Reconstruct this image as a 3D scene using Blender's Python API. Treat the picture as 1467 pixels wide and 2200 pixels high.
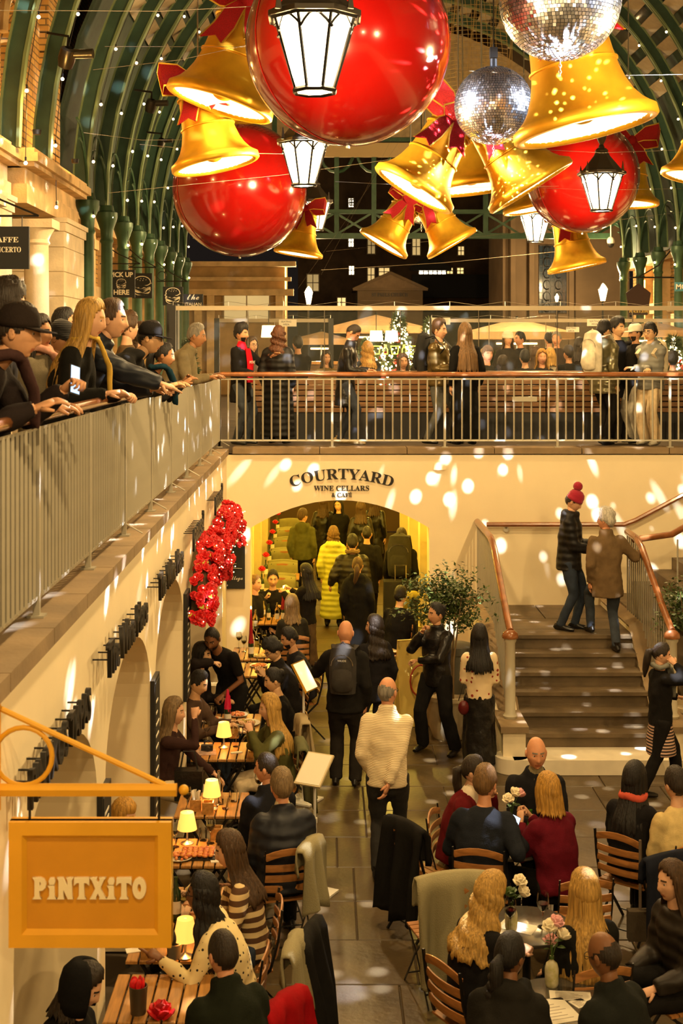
import bpy, bmesh, math, random
import numpy as np
from mathutils import Vector, Matrix, Euler, noise
random.seed(7)
for o in list(bpy.data.objects): bpy.data.objects.remove(o)
SC = bpy.context.scene
COL = SC.collection
PI = math.pi
R = math.radians
# ---------------------------------------------------------------- camera, world, exposure
EYE = 4.84          # lens height above the courtyard floor
F = 2900.0          # focal length in photograph pixels
CX, CY = 697.0, 752.0
cam = bpy.data.cameras.new('camera')
cam.sensor_fit = 'VERTICAL'; cam.sensor_height = 36.0
cam.lens = F / 2200 * 36
cam.shift_x = (733.5 - CX) / 2200
cam.shift_y = -(1100 - CY) / 2200
cam.clip_end = 300
cam.dof.use_dof = True; cam.dof.focus_distance = 15.5; cam.dof.aperture_fstop = 5.0
cam_o = bpy.data.objects.new('camera', cam); COL.objects.link(cam_o)
cam_o.location = (0, 0, EYE); cam_o.rotation_euler = (PI / 2, 0, 0)
SC.camera = cam_o
W = bpy.data.worlds.new('world'); SC.world = W; W.use_nodes = True
W.node_tree.nodes['Background'].inputs[0].default_value = (.030, .022, .018, 1)
W.node_tree.nodes['Background'].inputs[1].default_value = .3
SC.view_settings.view_transform = 'Standard'; SC.view_settings.look = 'None'
SC.view_settings.exposure = 0.35; SC.view_settings.gamma = 1.0
SC.view_settings.use_curve_mapping = False
SC.cycles.use_denoising = True
SC.cycles.use_adaptive_sampling = True; SC.cycles.adaptive_threshold = .045
SC.cycles.max_bounces = 5; SC.cycles.diffuse_bounces = 3; SC.cycles.glossy_bounces = 2
SC.cycles.transparent_max_bounces = 8; SC.cycles.transmission_bounces = 4
SC.cycles.sample_clamp_indirect = 4.0
SC.cycles.caustics_reflective = False; SC.cycles.caustics_refractive = False
UP = 3.44           # upper floor level
WALL = -1.38        # face of the left courtyard wall
YB = 19.33          # face of the back courtyard wall

def at(px, py, Y):
    return Vector(((px - CX) * Y / F, Y, EYE - (py - CY) * Y / F))
def atz(px, py, z):
    Y = F * (EYE - z) / (py - CY)
    return Vector(((px - CX) * Y / F, Y, z))
def XP(px, Y): return (px - CX) * Y / F

# ---------------------------------------------------------------- materials
MATS = {}
def lin(c):
    return tuple((x / 255 / 12.92 if x <= 10 else ((x / 255 + .055) / 1.055) ** 2.4) for x in c)
def mat(name, col=(.8, .8, .8), rough=.6, metal=0., emit=0., ecol=None, trans=0., alpha=1., var=0., vscale=6., bump=0., bscale=30.,
        wave=0., wscale=30., waxis='Z', spec=.5, coat=0., sheen=0., ior=1.45, sample=True, col2=None, stretch=None, img=None):
    if name in MATS: return MATS[name]
    m = bpy.data.materials.new(name); m.use_nodes = True
    nt = m.node_tree; N = nt.nodes; L = nt.links
    b = N['Principled BSDF']
    b.inputs['Base Color'].default_value = (*col, 1)
    b.inputs['Roughness'].default_value = rough
    b.inputs['Metallic'].default_value = metal
    b.inputs['Specular IOR Level'].default_value = spec
    b.inputs['IOR'].default_value = ior
    b.inputs['Transmission Weight'].default_value = trans
    b.inputs['Alpha'].default_value = alpha
    b.inputs['Coat Weight'].default_value = coat
    b.inputs['Sheen Weight'].default_value = sheen
    if emit:
        b.inputs['Emission Color'].default_value = (*(ecol or col), 1)
        b.inputs['Emission Strength'].default_value = emit
    tc = None
    def coords():
        nonlocal tc
        if tc is None:
            tc = N.new('ShaderNodeTexCoord')
            if stretch:
                mp = N.new('ShaderNodeMapping'); mp.inputs['Scale'].default_value = stretch
                L.new(tc.outputs['Object'], mp.inputs[0]); tc = mp
        return tc.outputs['Object'] if tc.bl_idname == 'ShaderNodeTexCoord' else tc.outputs[0]
    if var or col2:
        n = N.new('ShaderNodeTexNoise'); n.inputs['Scale'].default_value = vscale; n.inputs['Detail'].default_value = 5
        L.new(coords(), n.inputs['Vector'])
        r = N.new('ShaderNodeValToRGB')
        r.color_ramp.elements[0].position = .32; r.color_ramp.elements[1].position = .68
        c2 = col2 or tuple(x * (1 - var) for x in col)
        r.color_ramp.elements[0].color = (*c2, 1)
        r.color_ramp.elements[1].color = (*(col if col2 else tuple(min(1, x * (1 + var)) for x in col)), 1)
        L.new(n.outputs['Fac'], r.inputs[0]); L.new(r.outputs[0], b.inputs['Base Color'])
    if bump or wave:
        bp = N.new('ShaderNodeBump'); bp.inputs['Distance'].default_value = .01
        if wave:
            w = N.new('ShaderNodeTexWave'); w.inputs['Scale'].default_value = wscale; w.bands_direction = waxis
            w.inputs['Distortion'].default_value = 1.2; w.inputs['Detail'].default_value = 1
            L.new(coords(), w.inputs['Vector']); L.new(w.outputs['Fac'], bp.inputs['Height']); bp.inputs['Strength'].default_value = wave
        else:
            n2 = N.new('ShaderNodeTexNoise'); n2.inputs['Scale'].default_value = bscale; n2.inputs['Detail'].default_value = 4
            L.new(coords(), n2.inputs['Vector']); L.new(n2.outputs['Fac'], bp.inputs['Height']); bp.inputs['Strength'].default_value = bump
        L.new(bp.outputs[0], b.inputs['Normal'])
    if not sample: m.cycles.emission_sampling = 'NONE'
    MATS[name] = m
    return m

WARM = (1.0, .70, .33)
M_wall = mat('cream_render', (.88, .75, .50), .75, var=.04, vscale=1.5, bump=.12, bscale=14)
M_stone = mat('sandstone', (.60, .42, .21), .85, var=.22, vscale=3, bump=.5, bscale=40)
M_pale = mat('pale_stone', (.66, .55, .38), .85, var=.12, vscale=4, bump=.3, bscale=30)
M_brick = mat('london_brick', (.55, .33, .12), .9, var=.25, vscale=9, bump=.4, bscale=50)
M_mortar = mat('mortar', (.42, .32, .18), .95)
M_cop = mat('york_coping', (.25, .175, .095), .8, var=.2, vscale=3, bump=.3, bscale=25)
M_flag = mat('flagstone', (.075, .050, .022), .38, var=.3, vscale=2.2, bump=.35, bscale=18)
M_joint = mat('flag_joint', (.07, .05, .03), .8)
M_step = mat('stair_stone', (.13, .092, .05), .55, var=.25, vscale=3, bump=.3, bscale=30)
M_rail = mat('rail_grey', (.40, .37, .29), .42, metal=.25, var=.05)
M_hand = mat('oiled_handrail', (.24, .085, .025), .25, var=.25, vscale=8, coat=.5)
M_green = mat('iron_green', (.045, .10, .055), .42, metal=.2, var=.15)
M_greend = mat('iron_green_panel', (.035, .075, .05), .45, metal=.2, var=.2, vscale=3)
M_glassd = mat('night_glazing', (.02, .03, .045), .12, spec=.8)
M_gold = mat('brushed_gold', (.95, .50, .035), .42, metal=.72, var=.16, vscale=2.5, bump=.05, bscale=8)
M_goldp = mat('gold_edge', (.95, .62, .10), .32, metal=.9)
M_red = mat('bauble_red', (.19, .003, .002), .16, coat=.45)
M_ribbon = mat('glitter_red', (.42, .006, .012), .38, metal=.35, bump=1.0, bscale=160, var=.5, vscale=140)
M_black = mat('black_metal', (.012, .011, .010), .4, metal=.3)
M_blk = mat('black_paint', (.014, .013, .012), .5)
M_white = mat('white_paint', (.75, .72, .65), .5)
M_steel = mat('steel', (.55, .53, .50), .3, metal=1.)
M_wood = mat('table_slat', (.42, .20, .05), .38, var=.28, vscale=4, stretch=(9, 1, 9), coat=.2)
M_woodc = mat('chair_slat', (.36, .15, .04), .4, var=.25, vscale=5, stretch=(1, 9, 9), coat=.2)
M_wood2 = mat('bench_slat', (.20, .10, .038), .45, var=.3, vscale=4, stretch=(1, 8, 8))
M_lampglass = mat('lantern_glass', (1, .9, .7), .4)
def _lg():
    nt = M_lampglass.node_tree; N = nt.nodes; L = nt.links; N.remove(N['Principled BSDF'])
    tr = N.new('ShaderNodeBsdfTransparent'); tr.inputs[0].default_value = (.85, .85, .85, 1); em = N.new('ShaderNodeEmission'); em.inputs[0].default_value = (1, .83, .52, 1); em.inputs[1].default_value = 2.6
    ad = N.new('ShaderNodeAddShader'); L.new(tr.outputs[0], ad.inputs[0]); L.new(em.outputs[0], ad.inputs[1]); L.new(ad.outputs[0], N['Material Output'].inputs[0])
_lg()
M_bellin = mat('bell_glow_lining', (1, .85, .55), .5, emit=2.6, ecol=(1, .74, .34))
M_bulb = mat('fairy_bulb', (1, .8, .5), .4, emit=26., ecol=(1, .66, .28), sample=False)
M_bulbw = mat('pin_bulb', (1, .8, .5), .4, emit=16., ecol=(1, .70, .30), sample=False)
M_glass = mat('clear_glass', (.97, .98, .96), .02, trans=1., ior=1.3)
M_pane = mat('screen_glass', (.25, .27, .22), .03, alpha=.05, spec=.7)
M_mirror = mat('mirror_tile', (.93, .94, 1.), .27, metal=1.)
M_leaf = mat('dark_leaf', (.055, .085, .018), .4, var=.4, vscale=11)
M_leafy = mat('garden_leaf', (.06, .11, .02), .45, var=.4, vscale=9)
M_bark = mat('bark', (.20, .13, .06), .9)
M_char = mat('charcoal_board', (.012, .013, .014), .6)
M_ink = mat('black_letter', (.012, .010, .008), .5)
M_chalk = mat('chalk', (.75, .70, .58), .8)
M_yellow = mat('mustard_paint', (.72, .36, .018), .45, var=.04)
M_yellowd = mat('mustard_panel', (.60, .27, .014), .5, var=.05)
M_cream = mat('cream_letter', (.85, .72, .45), .5)
M_paper = mat('menu_paper', (.78, .72, .58), .7)
M_shade = mat('lamp_shade_glow', (1, .6, .2), .5, emit=1.15, ecol=(1, .47, .08))
M_wine = mat('red_wine', (.10, .004, .008), .1, spec=.6)
M_whitew = mat('white_wine', (.75, .55, .12), .1, trans=.6)
M_bottle = mat('bottle_green', (.015, .035, .012), .08, spec=.8)
M_wax = mat('red_wax', (.30, .006, .015), .35)
M_plate = mat('plate_glaze', (.72, .66, .52), .25)
M_pizza = mat('pizza_top', (.72, .32, .05), .5, col2=(.45, .05, .02), vscale=40, bump=.8, bscale=60)
M_rose = mat('red_petal', (.62, .008, .010), .5, var=.35, vscale=30)
M_rosew = mat('cream_petal', (.85, .75, .52), .55)
M_rosep = mat('pink_petal', (.75, .38, .38), .55)
M_blanket = mat('sage_blanket', (.30, .26, .14), .95, bump=.5, bscale=120)
M_banq = mat('olive_banquette', (.24, .22, .08), .85, var=.1)
M_screen = mat('phone_screen', (.35, .5, .7), .3, emit=1.3, ecol=(.45, .65, .95))

# ---------------------------------------------------------------- mesh helpers
class MB:
    def __init__(s): s.v = []; s.f = []; s.m = []
    def add(s, vs, fs, mi=0, M=None):
        b = len(s.v)
        if M is not None: vs = [M @ Vector(p) for p in vs]
        s.v += [tuple(p) for p in vs]
        s.f += [tuple(i + b for i in f) for f in fs]
        s.m += [mi] * len(fs); return s
    def box(s, c, d, mi=0, M=None, taper=1.0):
        x, y, z = d[0] / 2, d[1] / 2, d[2] / 2
        vs = [(c[0] + sx * x * (taper if sz > 0 else 1), c[1] + sy * y * (taper if sz > 0 else 1), c[2] + sz * z) for sz in (-1, 1) for sy in (-1, 1) for sx in (-1, 1)]
        return s.add(vs, [(0, 2, 3, 1), (4, 5, 7, 6), (0, 1, 5, 4), (2, 6, 7, 3), (0, 4, 6, 2), (1, 3, 7, 5)], mi, M)
    def bx(s, x0, x1, y0, y1, z0, z1, mi=0, M=None):
        return s.box(((x0 + x1) / 2, (y0 + y1) / 2, (z0 + z1) / 2), (abs(x1 - x0), abs(y1 - y0), abs(z1 - z0)), mi, M)
    def tube(s, pts, rad, n=8, ry=None, side=None, mi=0, M=None, cap=True, dome=False):
        pts = [Vector(p) for p in pts]; k = len(pts)
        if not hasattr(rad, '__len__'): rad = [rad] * k
        ry = rad if ry is None else ry
        if not hasattr(ry, '__len__'): ry = [ry] * k
        if dome:
            d0 = (pts[0] - pts[1]).normalized(); d1 = (pts[-1] - pts[-2]).normalized()
            r0, r1 = min(rad[0], ry[0]), min(rad[-1], ry[-1])
            pts = [pts[0] + d0 * r0 * .95, pts[0] + d0 * r0 * .7] + pts + [pts[-1] + d1 * r1 * .7, pts[-1] + d1 * r1 * .95]
            rad = [rad[0] * .3, rad[0] * .72] + list(rad) + [rad[-1] * .72, rad[-1] * .3]
            ry = [ry[0] * .3, ry[0] * .72] + list(ry) + [ry[-1] * .72, ry[-1] * .3]
            k += 4
        vs = []; prev = None
        for i in range(k):
            t = (pts[min(i + 1, k - 1)] - pts[max(i - 1, 0)])
            if t.length < 1e-9: t = Vector((0, 0, 1))
            t.normalize()
            if side is not None:
                u = Vector(side); u = u - t * u.dot(t)
                if u.length < 1e-6: u = t.orthogonal()
                u.normalize()
            else:
                if prev is None: u = t.orthogonal().normalized()
                else:
                    u = prev - t * prev.dot(t)
                    u = u.normalized() if u.length > 1e-6 else t.orthogonal().normalized()
                prev = u
            w = t.cross(u)
            for j in range(n):
                a = 2 * PI * j / n
                vs.append(pts[i] + u * (rad[i] * math.cos(a)) + w * (ry[i] * math.sin(a)))
        fs = [(i * n + j, i * n + (j + 1) % n, (i + 1) * n + (j + 1) % n, (i + 1) * n + j) for i in range(k - 1) for j in range(n)]
        if cap: fs += [tuple(range(n - 1, -1, -1)), tuple(range((k - 1) * n, k * n))]
        return s.add(vs, fs, mi, M)
    def cyl(s, p0, p1, r0, r1=None, n=10, mi=0, M=None):
        return s.tube([p0, p1], [r0, r0 if r1 is None else r1], n, mi=mi, M=M)
    def lathe(s, prof, n=16, c=(0, 0, 0), mi=0, M=None, a0=0., a1=None, cap=False):
        full = a1 is None; a1 = a0 + 2 * PI if full else a1
        k = n if full else n + 1
        vs = [(c[0] + r * math.cos(a0 + (a1 - a0) * j / n), c[1] + r * math.sin(a0 + (a1 - a0) * j / n), c[2] + z) for r, z in prof for j in range(k)]
        fs = []
        for i in range(len(prof) - 1):
            for j in range(n):
                j2 = (j + 1) % k
                fs.append((i * k + j, i * k + j2, (i + 1) * k + j2, (i + 1) * k + j))
        if cap: fs += [tuple(range(k - 1, -1, -1)), tuple(range((len(prof) - 1) * k, len(prof) * k))]
        return s.add(vs, fs, mi, M)
    def ball(s, c, r, n=10, k=7, mi=0, M=None):
        if not hasattr(r, '__len__'): r = (r, r, r)
        vs = [(c[0], c[1], c[2] - r[2])]
        for i in range(1, k):
            p = -PI / 2 + PI * i / k
            vs += [(c[0] + r[0] * math.cos(p) * math.cos(2 * PI * j / n), c[1] + r[1] * math.cos(p) * math.sin(2 * PI * j / n), c[2] + r[2] * math.sin(p)) for j in range(n)]
        vs.append((c[0], c[1], c[2] + r[2]))
        fs = [(0, 1 + (j + 1) % n, 1 + j) for j in range(n)]
        for i in range(k - 2):
            fs += [(1 + i * n + j, 1 + i * n + (j + 1) % n, 1 + (i + 1) * n + (j + 1) % n, 1 + (i + 1) * n + j) for j in range(n)]
        e = len(vs) - 1; q = 1 + (k - 2) * n
        fs += [(e, q + j, q + (j + 1) % n) for j in range(n)]
        return s.add(vs, fs, mi, M)
    def prism(s, poly, t, mi=0, M=None):
        """poly in local xz, thickness t along y, centred"""
        n = len(poly)
        vs = [(x, -t / 2, z) for x, z in poly] + [(x, t / 2, z) for x, z in poly]
        fs = [tuple(range(n)), tuple(range(2 * n - 1, n - 1, -1))] + [(i, i + n, (i + 1) % n + n, (i + 1) % n) for i in range(n)]
        return s.add(vs, fs, mi, M)
    def mesh(s, name, mats, smooth=True, ang=40):
        me = bpy.data.meshes.new(name); me.from_pydata(s.v, [], s.f)
        for m in (mats if isinstance(mats, (list, tuple)) else [mats]): me.materials.append(m)
        if any(s.m): me.polygons.foreach_set('material_index', s.m)
        if smooth:
            me.polygons.foreach_set('use_smooth', [True] * len(me.polygons))
            if ang: me.set_sharp_from_angle(angle=R(ang))
        me.update(); return me
    def build(s, name, mats, parent=None, smooth=True, ang=40, loc=None):
        return link(name, s.mesh(name, mats, smooth, ang), parent, loc)

def link(name, me, parent=None, loc=None, rot=None):
    o = bpy.data.objects.new(name, me); COL.objects.link(o)
    if parent is not None: o.parent = parent
    if loc is not None: o.location = loc
    if rot is not None: o.rotation_euler = rot
    return o
def tag(o, label=None, cat=None, group=None, kind=None):
    if label: o['label'] = label
    if cat: o['category'] = cat
    if group: o['group'] = group
    if kind: o['kind'] = kind
    return o
def thing(name, label, cat, loc=(0, 0, 0), rotz=0, group=None):
    o = bpy.data.objects.new(name, None); COL.objects.link(o); o.empty_display_size = .1
    o.location = loc; o.rotation_euler = (0, 0, rotz)
    return tag(o, label, cat, group)
def struct(name, mb, m, smooth=False, label=None):
    o = mb.build(name, m, smooth=smooth); o['kind'] = 'structure'
    if label: o['label'] = label
    return o
def copy_tree(o, parent=None):
    c = o.copy(); COL.objects.link(c); c.parent = parent
    for ch in list(o.children): copy_tree(ch, c)
    return c
def T(x, y, z): return Matrix.Translation((x, y, z))
def RX(a): return Matrix.Rotation(a, 4, 'X')
def RY(a): return Matrix.Rotation(a, 4, 'Y')
def RZ(a): return Matrix.Rotation(a, 4, 'Z')
SERIF = lambda s: ''.join(chr(0x1D400 + ord(c) - 65) if 'A' <= c <= 'Z' else (chr(0x1D41A + ord(c) - 97) if 'a' <= c <= 'z' else c) for c in s)
SCRIPT = lambda s: ''.join(chr(0x1D4D0 + ord(c) - 65) if 'A' <= c <= 'Z' else (chr(0x1D4EA + ord(c) - 97) if 'a' <= c <= 'z' else c) for c in s)
def text_mesh(body, size, ext=.004, bend=None, off=0., res=3, width=None, squash=1.):
    """lettering in local xz plane facing -y, centred"""
    c = bpy.data.curves.new('lettering', 'FONT'); c.body = body; c.size = size; c.extrude = ext; c.align_x = 'CENTER'
    c.offset = off; c.resolution_u = res
    o = bpy.data.objects.new('lettering', c)
    me = bpy.data.meshes.new_from_object(o); bpy.data.objects.remove(o); bpy.data.curves.remove(c)
    n = len(me.vertices); a = np.empty(n * 3); me.vertices.foreach_get('co', a); a = a.reshape(-1, 3)
    x, y, z = a[:, 0].copy(), a[:, 1].copy(), a[:, 2].copy()
    if width: x *= width / (x.max() - x.min())
    y *= squash
    if bend:
        r = bend; th = x / r
        x, y = (r + y) * np.sin(th), (r + y) * np.cos(th) - r
    a[:, 0], a[:, 1], a[:, 2] = x, -z, y
    me.vertices.foreach_set('co', a.ravel()); me.update()
    return me
def letters(name, body, size, m, parent, loc, rot=(0, 0, 0), **k):
    me = text_mesh(body, size, **k); me.materials.append(m)
    return link(name, me, parent, loc, rot)
def point(name, loc, power, col=WARM, radius=.1, parent=None):
    l = bpy.data.lights.new(name, 'POINT'); l.energy = power; l.color = col; l.shadow_soft_size = radius
    o = bpy.data.objects.new(name, l); COL.objects.link(o); o.location = loc
    if parent: o.parent = parent
    return o
# ================================================================ large structure
def arched_wall(mb, P, u0, u1, z0, z1, ops, D, nseg=14, back=True, seg=False):
    Z = (lambda i: 1 - math.cos(PI * i / nseg) ** 2) if seg else (lambda i: math.sin(PI * i / nseg))
    """wall in (u,z); ops = (centre, half, spring, rise); P(u,z,d) -> point, D = thickness"""
    def quad(a, b, c, d): mb.add([a, b, c, d], [(0, 1, 2, 3)])
    for d in ((0, D) if back else (0,)):
        cur = u0
        for (c, h, sp, ri) in ops:
            quad(P(cur, z0, d), P(c - h, z0, d), P(c - h, z1, d), P(cur, z1, d)); cur = c + h
            arc = [(c - h * math.cos(PI * i / nseg), sp + ri * Z(i)) for i in range(nseg + 1)]
            for (ua, za), (ub, zb) in zip(arc, arc[1:]): quad(P(ua, za, d), P(ub, zb, d), P(ub, z1, d), P(ua, z1, d))
        quad(P(cur, z0, d), P(u1, z0, d), P(u1, z1, d), P(cur, z1, d))
    for (c, h, sp, ri) in ops:
        arc = [(c - h, z0)] + [(c - h * math.cos(PI * i / nseg), sp + ri * Z(i)) for i in range(nseg + 1)] + [(c + h, z0)]
        for (ua, za), (ub, zb) in zip(arc, arc[1:]): quad(P(ua, za, 0), P(ua, za, D), P(ub, zb, D), P(ub, zb, 0))
    quad(P(u0, z1, 0), P(u1, z1, 0), P(u1, z1, D), P(u0, z1, D)); quad(P(u0, z0, 0), P(u0, z1, 0), P(u0, z1, D), P(u0, z0, D)); quad(P(u1, z0, 0), P(u1, z1, 0), P(u1, z1, D), P(u1, z0, D))

def slabset(parent, name, m, rows, th, gap, z, bev=.008):
    """rows: list of (x0,x1,y0,y1) pieces, each an object sharing meshes by size"""
    cache = {}
    for (x0, x1, y0, y1) in rows:
        w, d = round(x1 - x0 - gap, 3), round(y1 - y0 - gap, 3)
        if (w, d) not in cache:
            b = MB(); e = bev
            b.add([(-w/2, -d/2, -th), (w/2, -d/2, -th), (w/2, d/2, -th), (-w/2, d/2, -th), (-w/2, -d/2, -e), (w/2, -d/2, -e), (w/2, d/2, -e), (-w/2, d/2, -e),
                   (-w/2+e, -d/2+e, 0), (w/2-e, -d/2+e, 0), (w/2-e, d/2-e, 0), (-w/2+e, d/2-e, 0)],
                  [(0, 1, 5, 4), (1, 2, 6, 5), (2, 3, 7, 6), (3, 0, 4, 7), (4, 5, 9, 8), (5, 6, 10, 9), (6, 7, 11, 10), (7, 4, 8, 11), (8, 9, 10, 11)])
            cache[(w, d)] = b.mesh(name, m, smooth=False)
        link(name, cache[(w, d)], parent, ((x0 + x1) / 2, (y0 + y1) / 2, z - random.random() * .004))

# ---- floors
b = MB(); b.bx(WALL - 1.5, 7.5, 3, YB + .4, -.2, -.02); b.bx(-1.6, 2.3, YB + .4, 36, -.2, -.02)
floor = struct('floor', b, M_joint, label='brown flagstone courtyard floor')
rows = []
y = 6.4
wd = [.9, .75, 1.05]
while y < YB - .1:
    d = .78; x = WALL + random.choice((0, .3, .5)) - .5; x0 = WALL
    while x0 < 5.2:
        x1 = min(5.3, x0 + random.choice(wd)); rows.append((x0, x1, y, min(YB, y + d))); x0 = x1
    y += d
while y < 34:
    x0 = -1.3
    while x0 < 1.9:
        x1 = x0 + 1.1; rows.append((x0, x1, y, y + 1.)); x0 = x1
    y += 1.
slabset(floor, 'flagstone', M_flag, rows, .05, .007, 0)
b = MB(); b.bx(-9, WALL - .3, -4, 60, UP - .32, UP - .02); b.bx(WALL - .3, 14, YB + .1, 60, UP - .32, UP - .02)
struct('floor_upper', b, mat('upper_paving', (.10, .075, .05), .45, var=.25, vscale=2), label='dark stone floor of the upper level')

# ---- left courtyard wall with five deep arched niches
ARC = [7.2, 9.74, 12.28, 14.82, 17.36]
b = MB()
arched_wall(b, lambda u, z, d: (WALL - .02 - d, u, z), 2.0, YB + .1, 0, 3.36, [(c, 1.12, 2.05, .68) for c in ARC], 1.25, 20)
wl = struct('wall_left', b, M_wall, label='cream rendered arcade wall with deep arches')
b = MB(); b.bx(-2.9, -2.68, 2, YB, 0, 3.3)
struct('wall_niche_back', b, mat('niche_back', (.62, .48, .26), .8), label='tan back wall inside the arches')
for c in ARC:   # dark timber glazed doors at the back of each niche
    d = MB(); d.bx(-2.70, -2.62, c - .62, c + .62, 0, 2.1)
    o = struct('door_%d' % (ARC.index(c) + 1), d, mat('dark_timber', (.06, .035, .015), .5), label='dark glazed door at the back of an arch')
    g = MB()
    for k in (-1, 1): g.bx(-2.615, -2.60, c + k * .31 - .24, c + k * .31 + .24, .5, 1.95)
    g.build('pane', mat('lit_door_glass', (.3, .2, .08), .2, emit=.25, ecol=(1, .6, .2)), o, smooth=False)
# ---- coping stones along the left and back parapets
cop = MB(); cop.bx(-1.9, WALL - .03, 3, YB + .1, UP - .10, UP - .03); cop.bx(WALL - .02, 7.5, YB, YB + .45, UP - .10, UP - .03)
cop = struct('trim_1', cop, M_joint, label='stone coping along the parapet')
y = 3.0
while y < YB - .3:
    p = MB(); p.bx(-1.85, WALL + .02, y + .006, min(y + .95, YB - .03) - .006, UP - .085, UP); p.build('coping_stone', M_cop, cop, smooth=False); y += .95
x = WALL + .06
while x < 7:
    p = MB(); p.bx(x + .006, x + 1.25 - .006, YB - .03, YB + .4, UP - .085, UP); p.build('coping_stone', M_cop, cop, smooth=False); x += 1.25

# ---- back courtyard wall with the wide low arch
b = MB()
arched_wall(b, lambda u, z, d: (u, YB + d, z), WALL - .05, 7.5, 0, 3.36, [(.22, 1.28, 2.29, .40)], .42, 22, seg=True)
wb = struct('wall_back', b, M_wall, label='cream rendered wall over the wide low arch')
def tm(name, body, w, z, sq, bend=None, off=0.):
    me = text_mesh(body, 1.0, .012, None, off, 3); xs = [v.co.x for v in me.vertices]
    k = w / (max(xs) - min(xs)); bpy.data.meshes.remove(me)
    me = text_mesh(body, k, .006, bend, off * k, 3, squash=sq); me.materials.append(M_ink)
    return link(name, me, wb, (XP(734, YB), YB - .007, z))
tm('lettering', SERIF('COURTYARD'), 1.46, EYE - (1029 - CY) * YB / F, .92, 2.3)
tm('lettering', SERIF('WINE CELLARS'), .79, EYE - (1054 - CY) * YB / F, 1.0)
tm('lettering', SERIF('& CAF\u00c9'), .29, EYE - (1067.5 - CY) * YB / F, .95)
b = MB(); b.bx(-.09, .09, -.02, 0, -.05, .05); o = b.build('access_panel', M_wall, wb, loc=(XP(944, YB), YB, EYE - (1002 - CY) * YB / F), smooth=False)

b = MB(); b.bx(7.5, 7.8, -6, YB, 0, 3.36); b.bx(-6, 7.8, -6.3, -6, 0, 3.36); struct('wall_right', b, M_wall, label='cream courtyard wall outside the view')
b = MB(); b.bx(7.45, 12, -6, YB, UP - .32, UP - .02); struct('floor_upper_right', b, M_cop)
# ---- passage beyond the arch
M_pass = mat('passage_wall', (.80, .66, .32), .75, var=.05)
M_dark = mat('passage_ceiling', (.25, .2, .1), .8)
b = MB(); b.bx(-1.75, -1.45, YB + .4, 36, 0, 3.1); struct('wall_passage_left', b, M_pass, label='yellow lit side wall of the passage with tables')
b = MB(); b.bx(2.1, 2.4, YB + .4, 36, 0, 3.1); struct('wall_passage_right', b, M_pass, label='yellow lit side wall of the passage past the suitcases')
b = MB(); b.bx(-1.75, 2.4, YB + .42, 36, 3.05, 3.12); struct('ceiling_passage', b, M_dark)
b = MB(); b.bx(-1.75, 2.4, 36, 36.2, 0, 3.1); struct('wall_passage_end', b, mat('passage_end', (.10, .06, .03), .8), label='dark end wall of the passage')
for i, (yy) in enumerate((20.0, 22.9, 25.8, 28.7)):
    p = MB(); p.bx(-1.45, -1.22, yy, yy + .45, 0, 3.05); p.bx(-1.45, -1.18, yy - .03, yy + .48, 2.3, 2.42); p.bx(-1.45, -1.19, yy - .02, yy + .47, 0, .15)
    struct('pillar_%d' % (i * 2 + 1), p, M_pass)
    p = MB(); p.bx(1.62, 2.1, yy, yy + .45, 0, 3.05); p.bx(1.58, 2.1, yy - .03, yy + .48, 2.3, 2.42); p.bx(1.59, 2.1, yy - .02, yy + .47, 0, .15)
    struct('pillar_%d' % (i * 2 + 2), p, M_pass)

# ---- stairs up to the landing and the second flight
SX0, SX1 = 2.28, 3.98
LZ = 1.19; LY = 17.3; rise = LZ / 7; run = (LY - 15.56) / 6
b = MB()
prof = []
for i in range(6):   # step i top z = (i+1)*rise, front y = 15.56+i*run
    b.bx(SX0, SX1, 15.56 + i * run + .02, YB, i * rise, (i + 1) * rise - .045)
b.bx(SX0, SX1, LY + .02, YB, 6 * rise, LZ - .045)
b.bx(SX1, 6.5, LY + .05, YB, 0, LZ - .045)
st = struct('stairs', b, M_step, label='dark stone stairs up to the landing')
for i in range(1, 7):
    w = MB(); y0 = 15.56 + i * run; y1 = y0 + run + .02 if i < 6 else LY + .35
    w.bx(SX0, SX1, y0 - .025, y1, (i + 1) * rise - .045, (i + 1) * rise); w.build('step_tread', M_step, st, smooth=False)
w = MB(); w.bx(SX0 - .12, SX1 + .1, 15.36, 15.56 + run + .02, 0, rise); w.tube([(SX0 - .12, 15.56, 0), (SX0 - .12, 15.56, rise)], .2, 16)
w.build('bottom_step', mat('white_step', (.78, .70, .54), .6, var=.06), st, smooth=True, ang=30)
for (x0, x1, y0, y1) in ((SX0, 3.2, LY + .36, 18.35), (3.21, SX1 + .1, LY + .36, 18.35), (SX0, 3.0, 18.36, YB), (3.01, SX1 + .1, 18.36, YB)):
    w = MB(); w.bx(x0 + .004, x1 - .004, y0 + .004, y1 - .004, LZ - .045, LZ); w.build('landing_slab', M_step, st, smooth=False)
for i in range(8):
    w = MB(); x0 = SX1 + .12 + i * .29; w.bx(x0, x0 + .31, LY + .05, YB, LZ + i * rise, LZ + (i + 1) * rise); w.build('step_tread', M_step, st, smooth=False)
M_plinth = mat('stair_flank', (.80, .70, .50), .7, var=.06)
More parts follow.
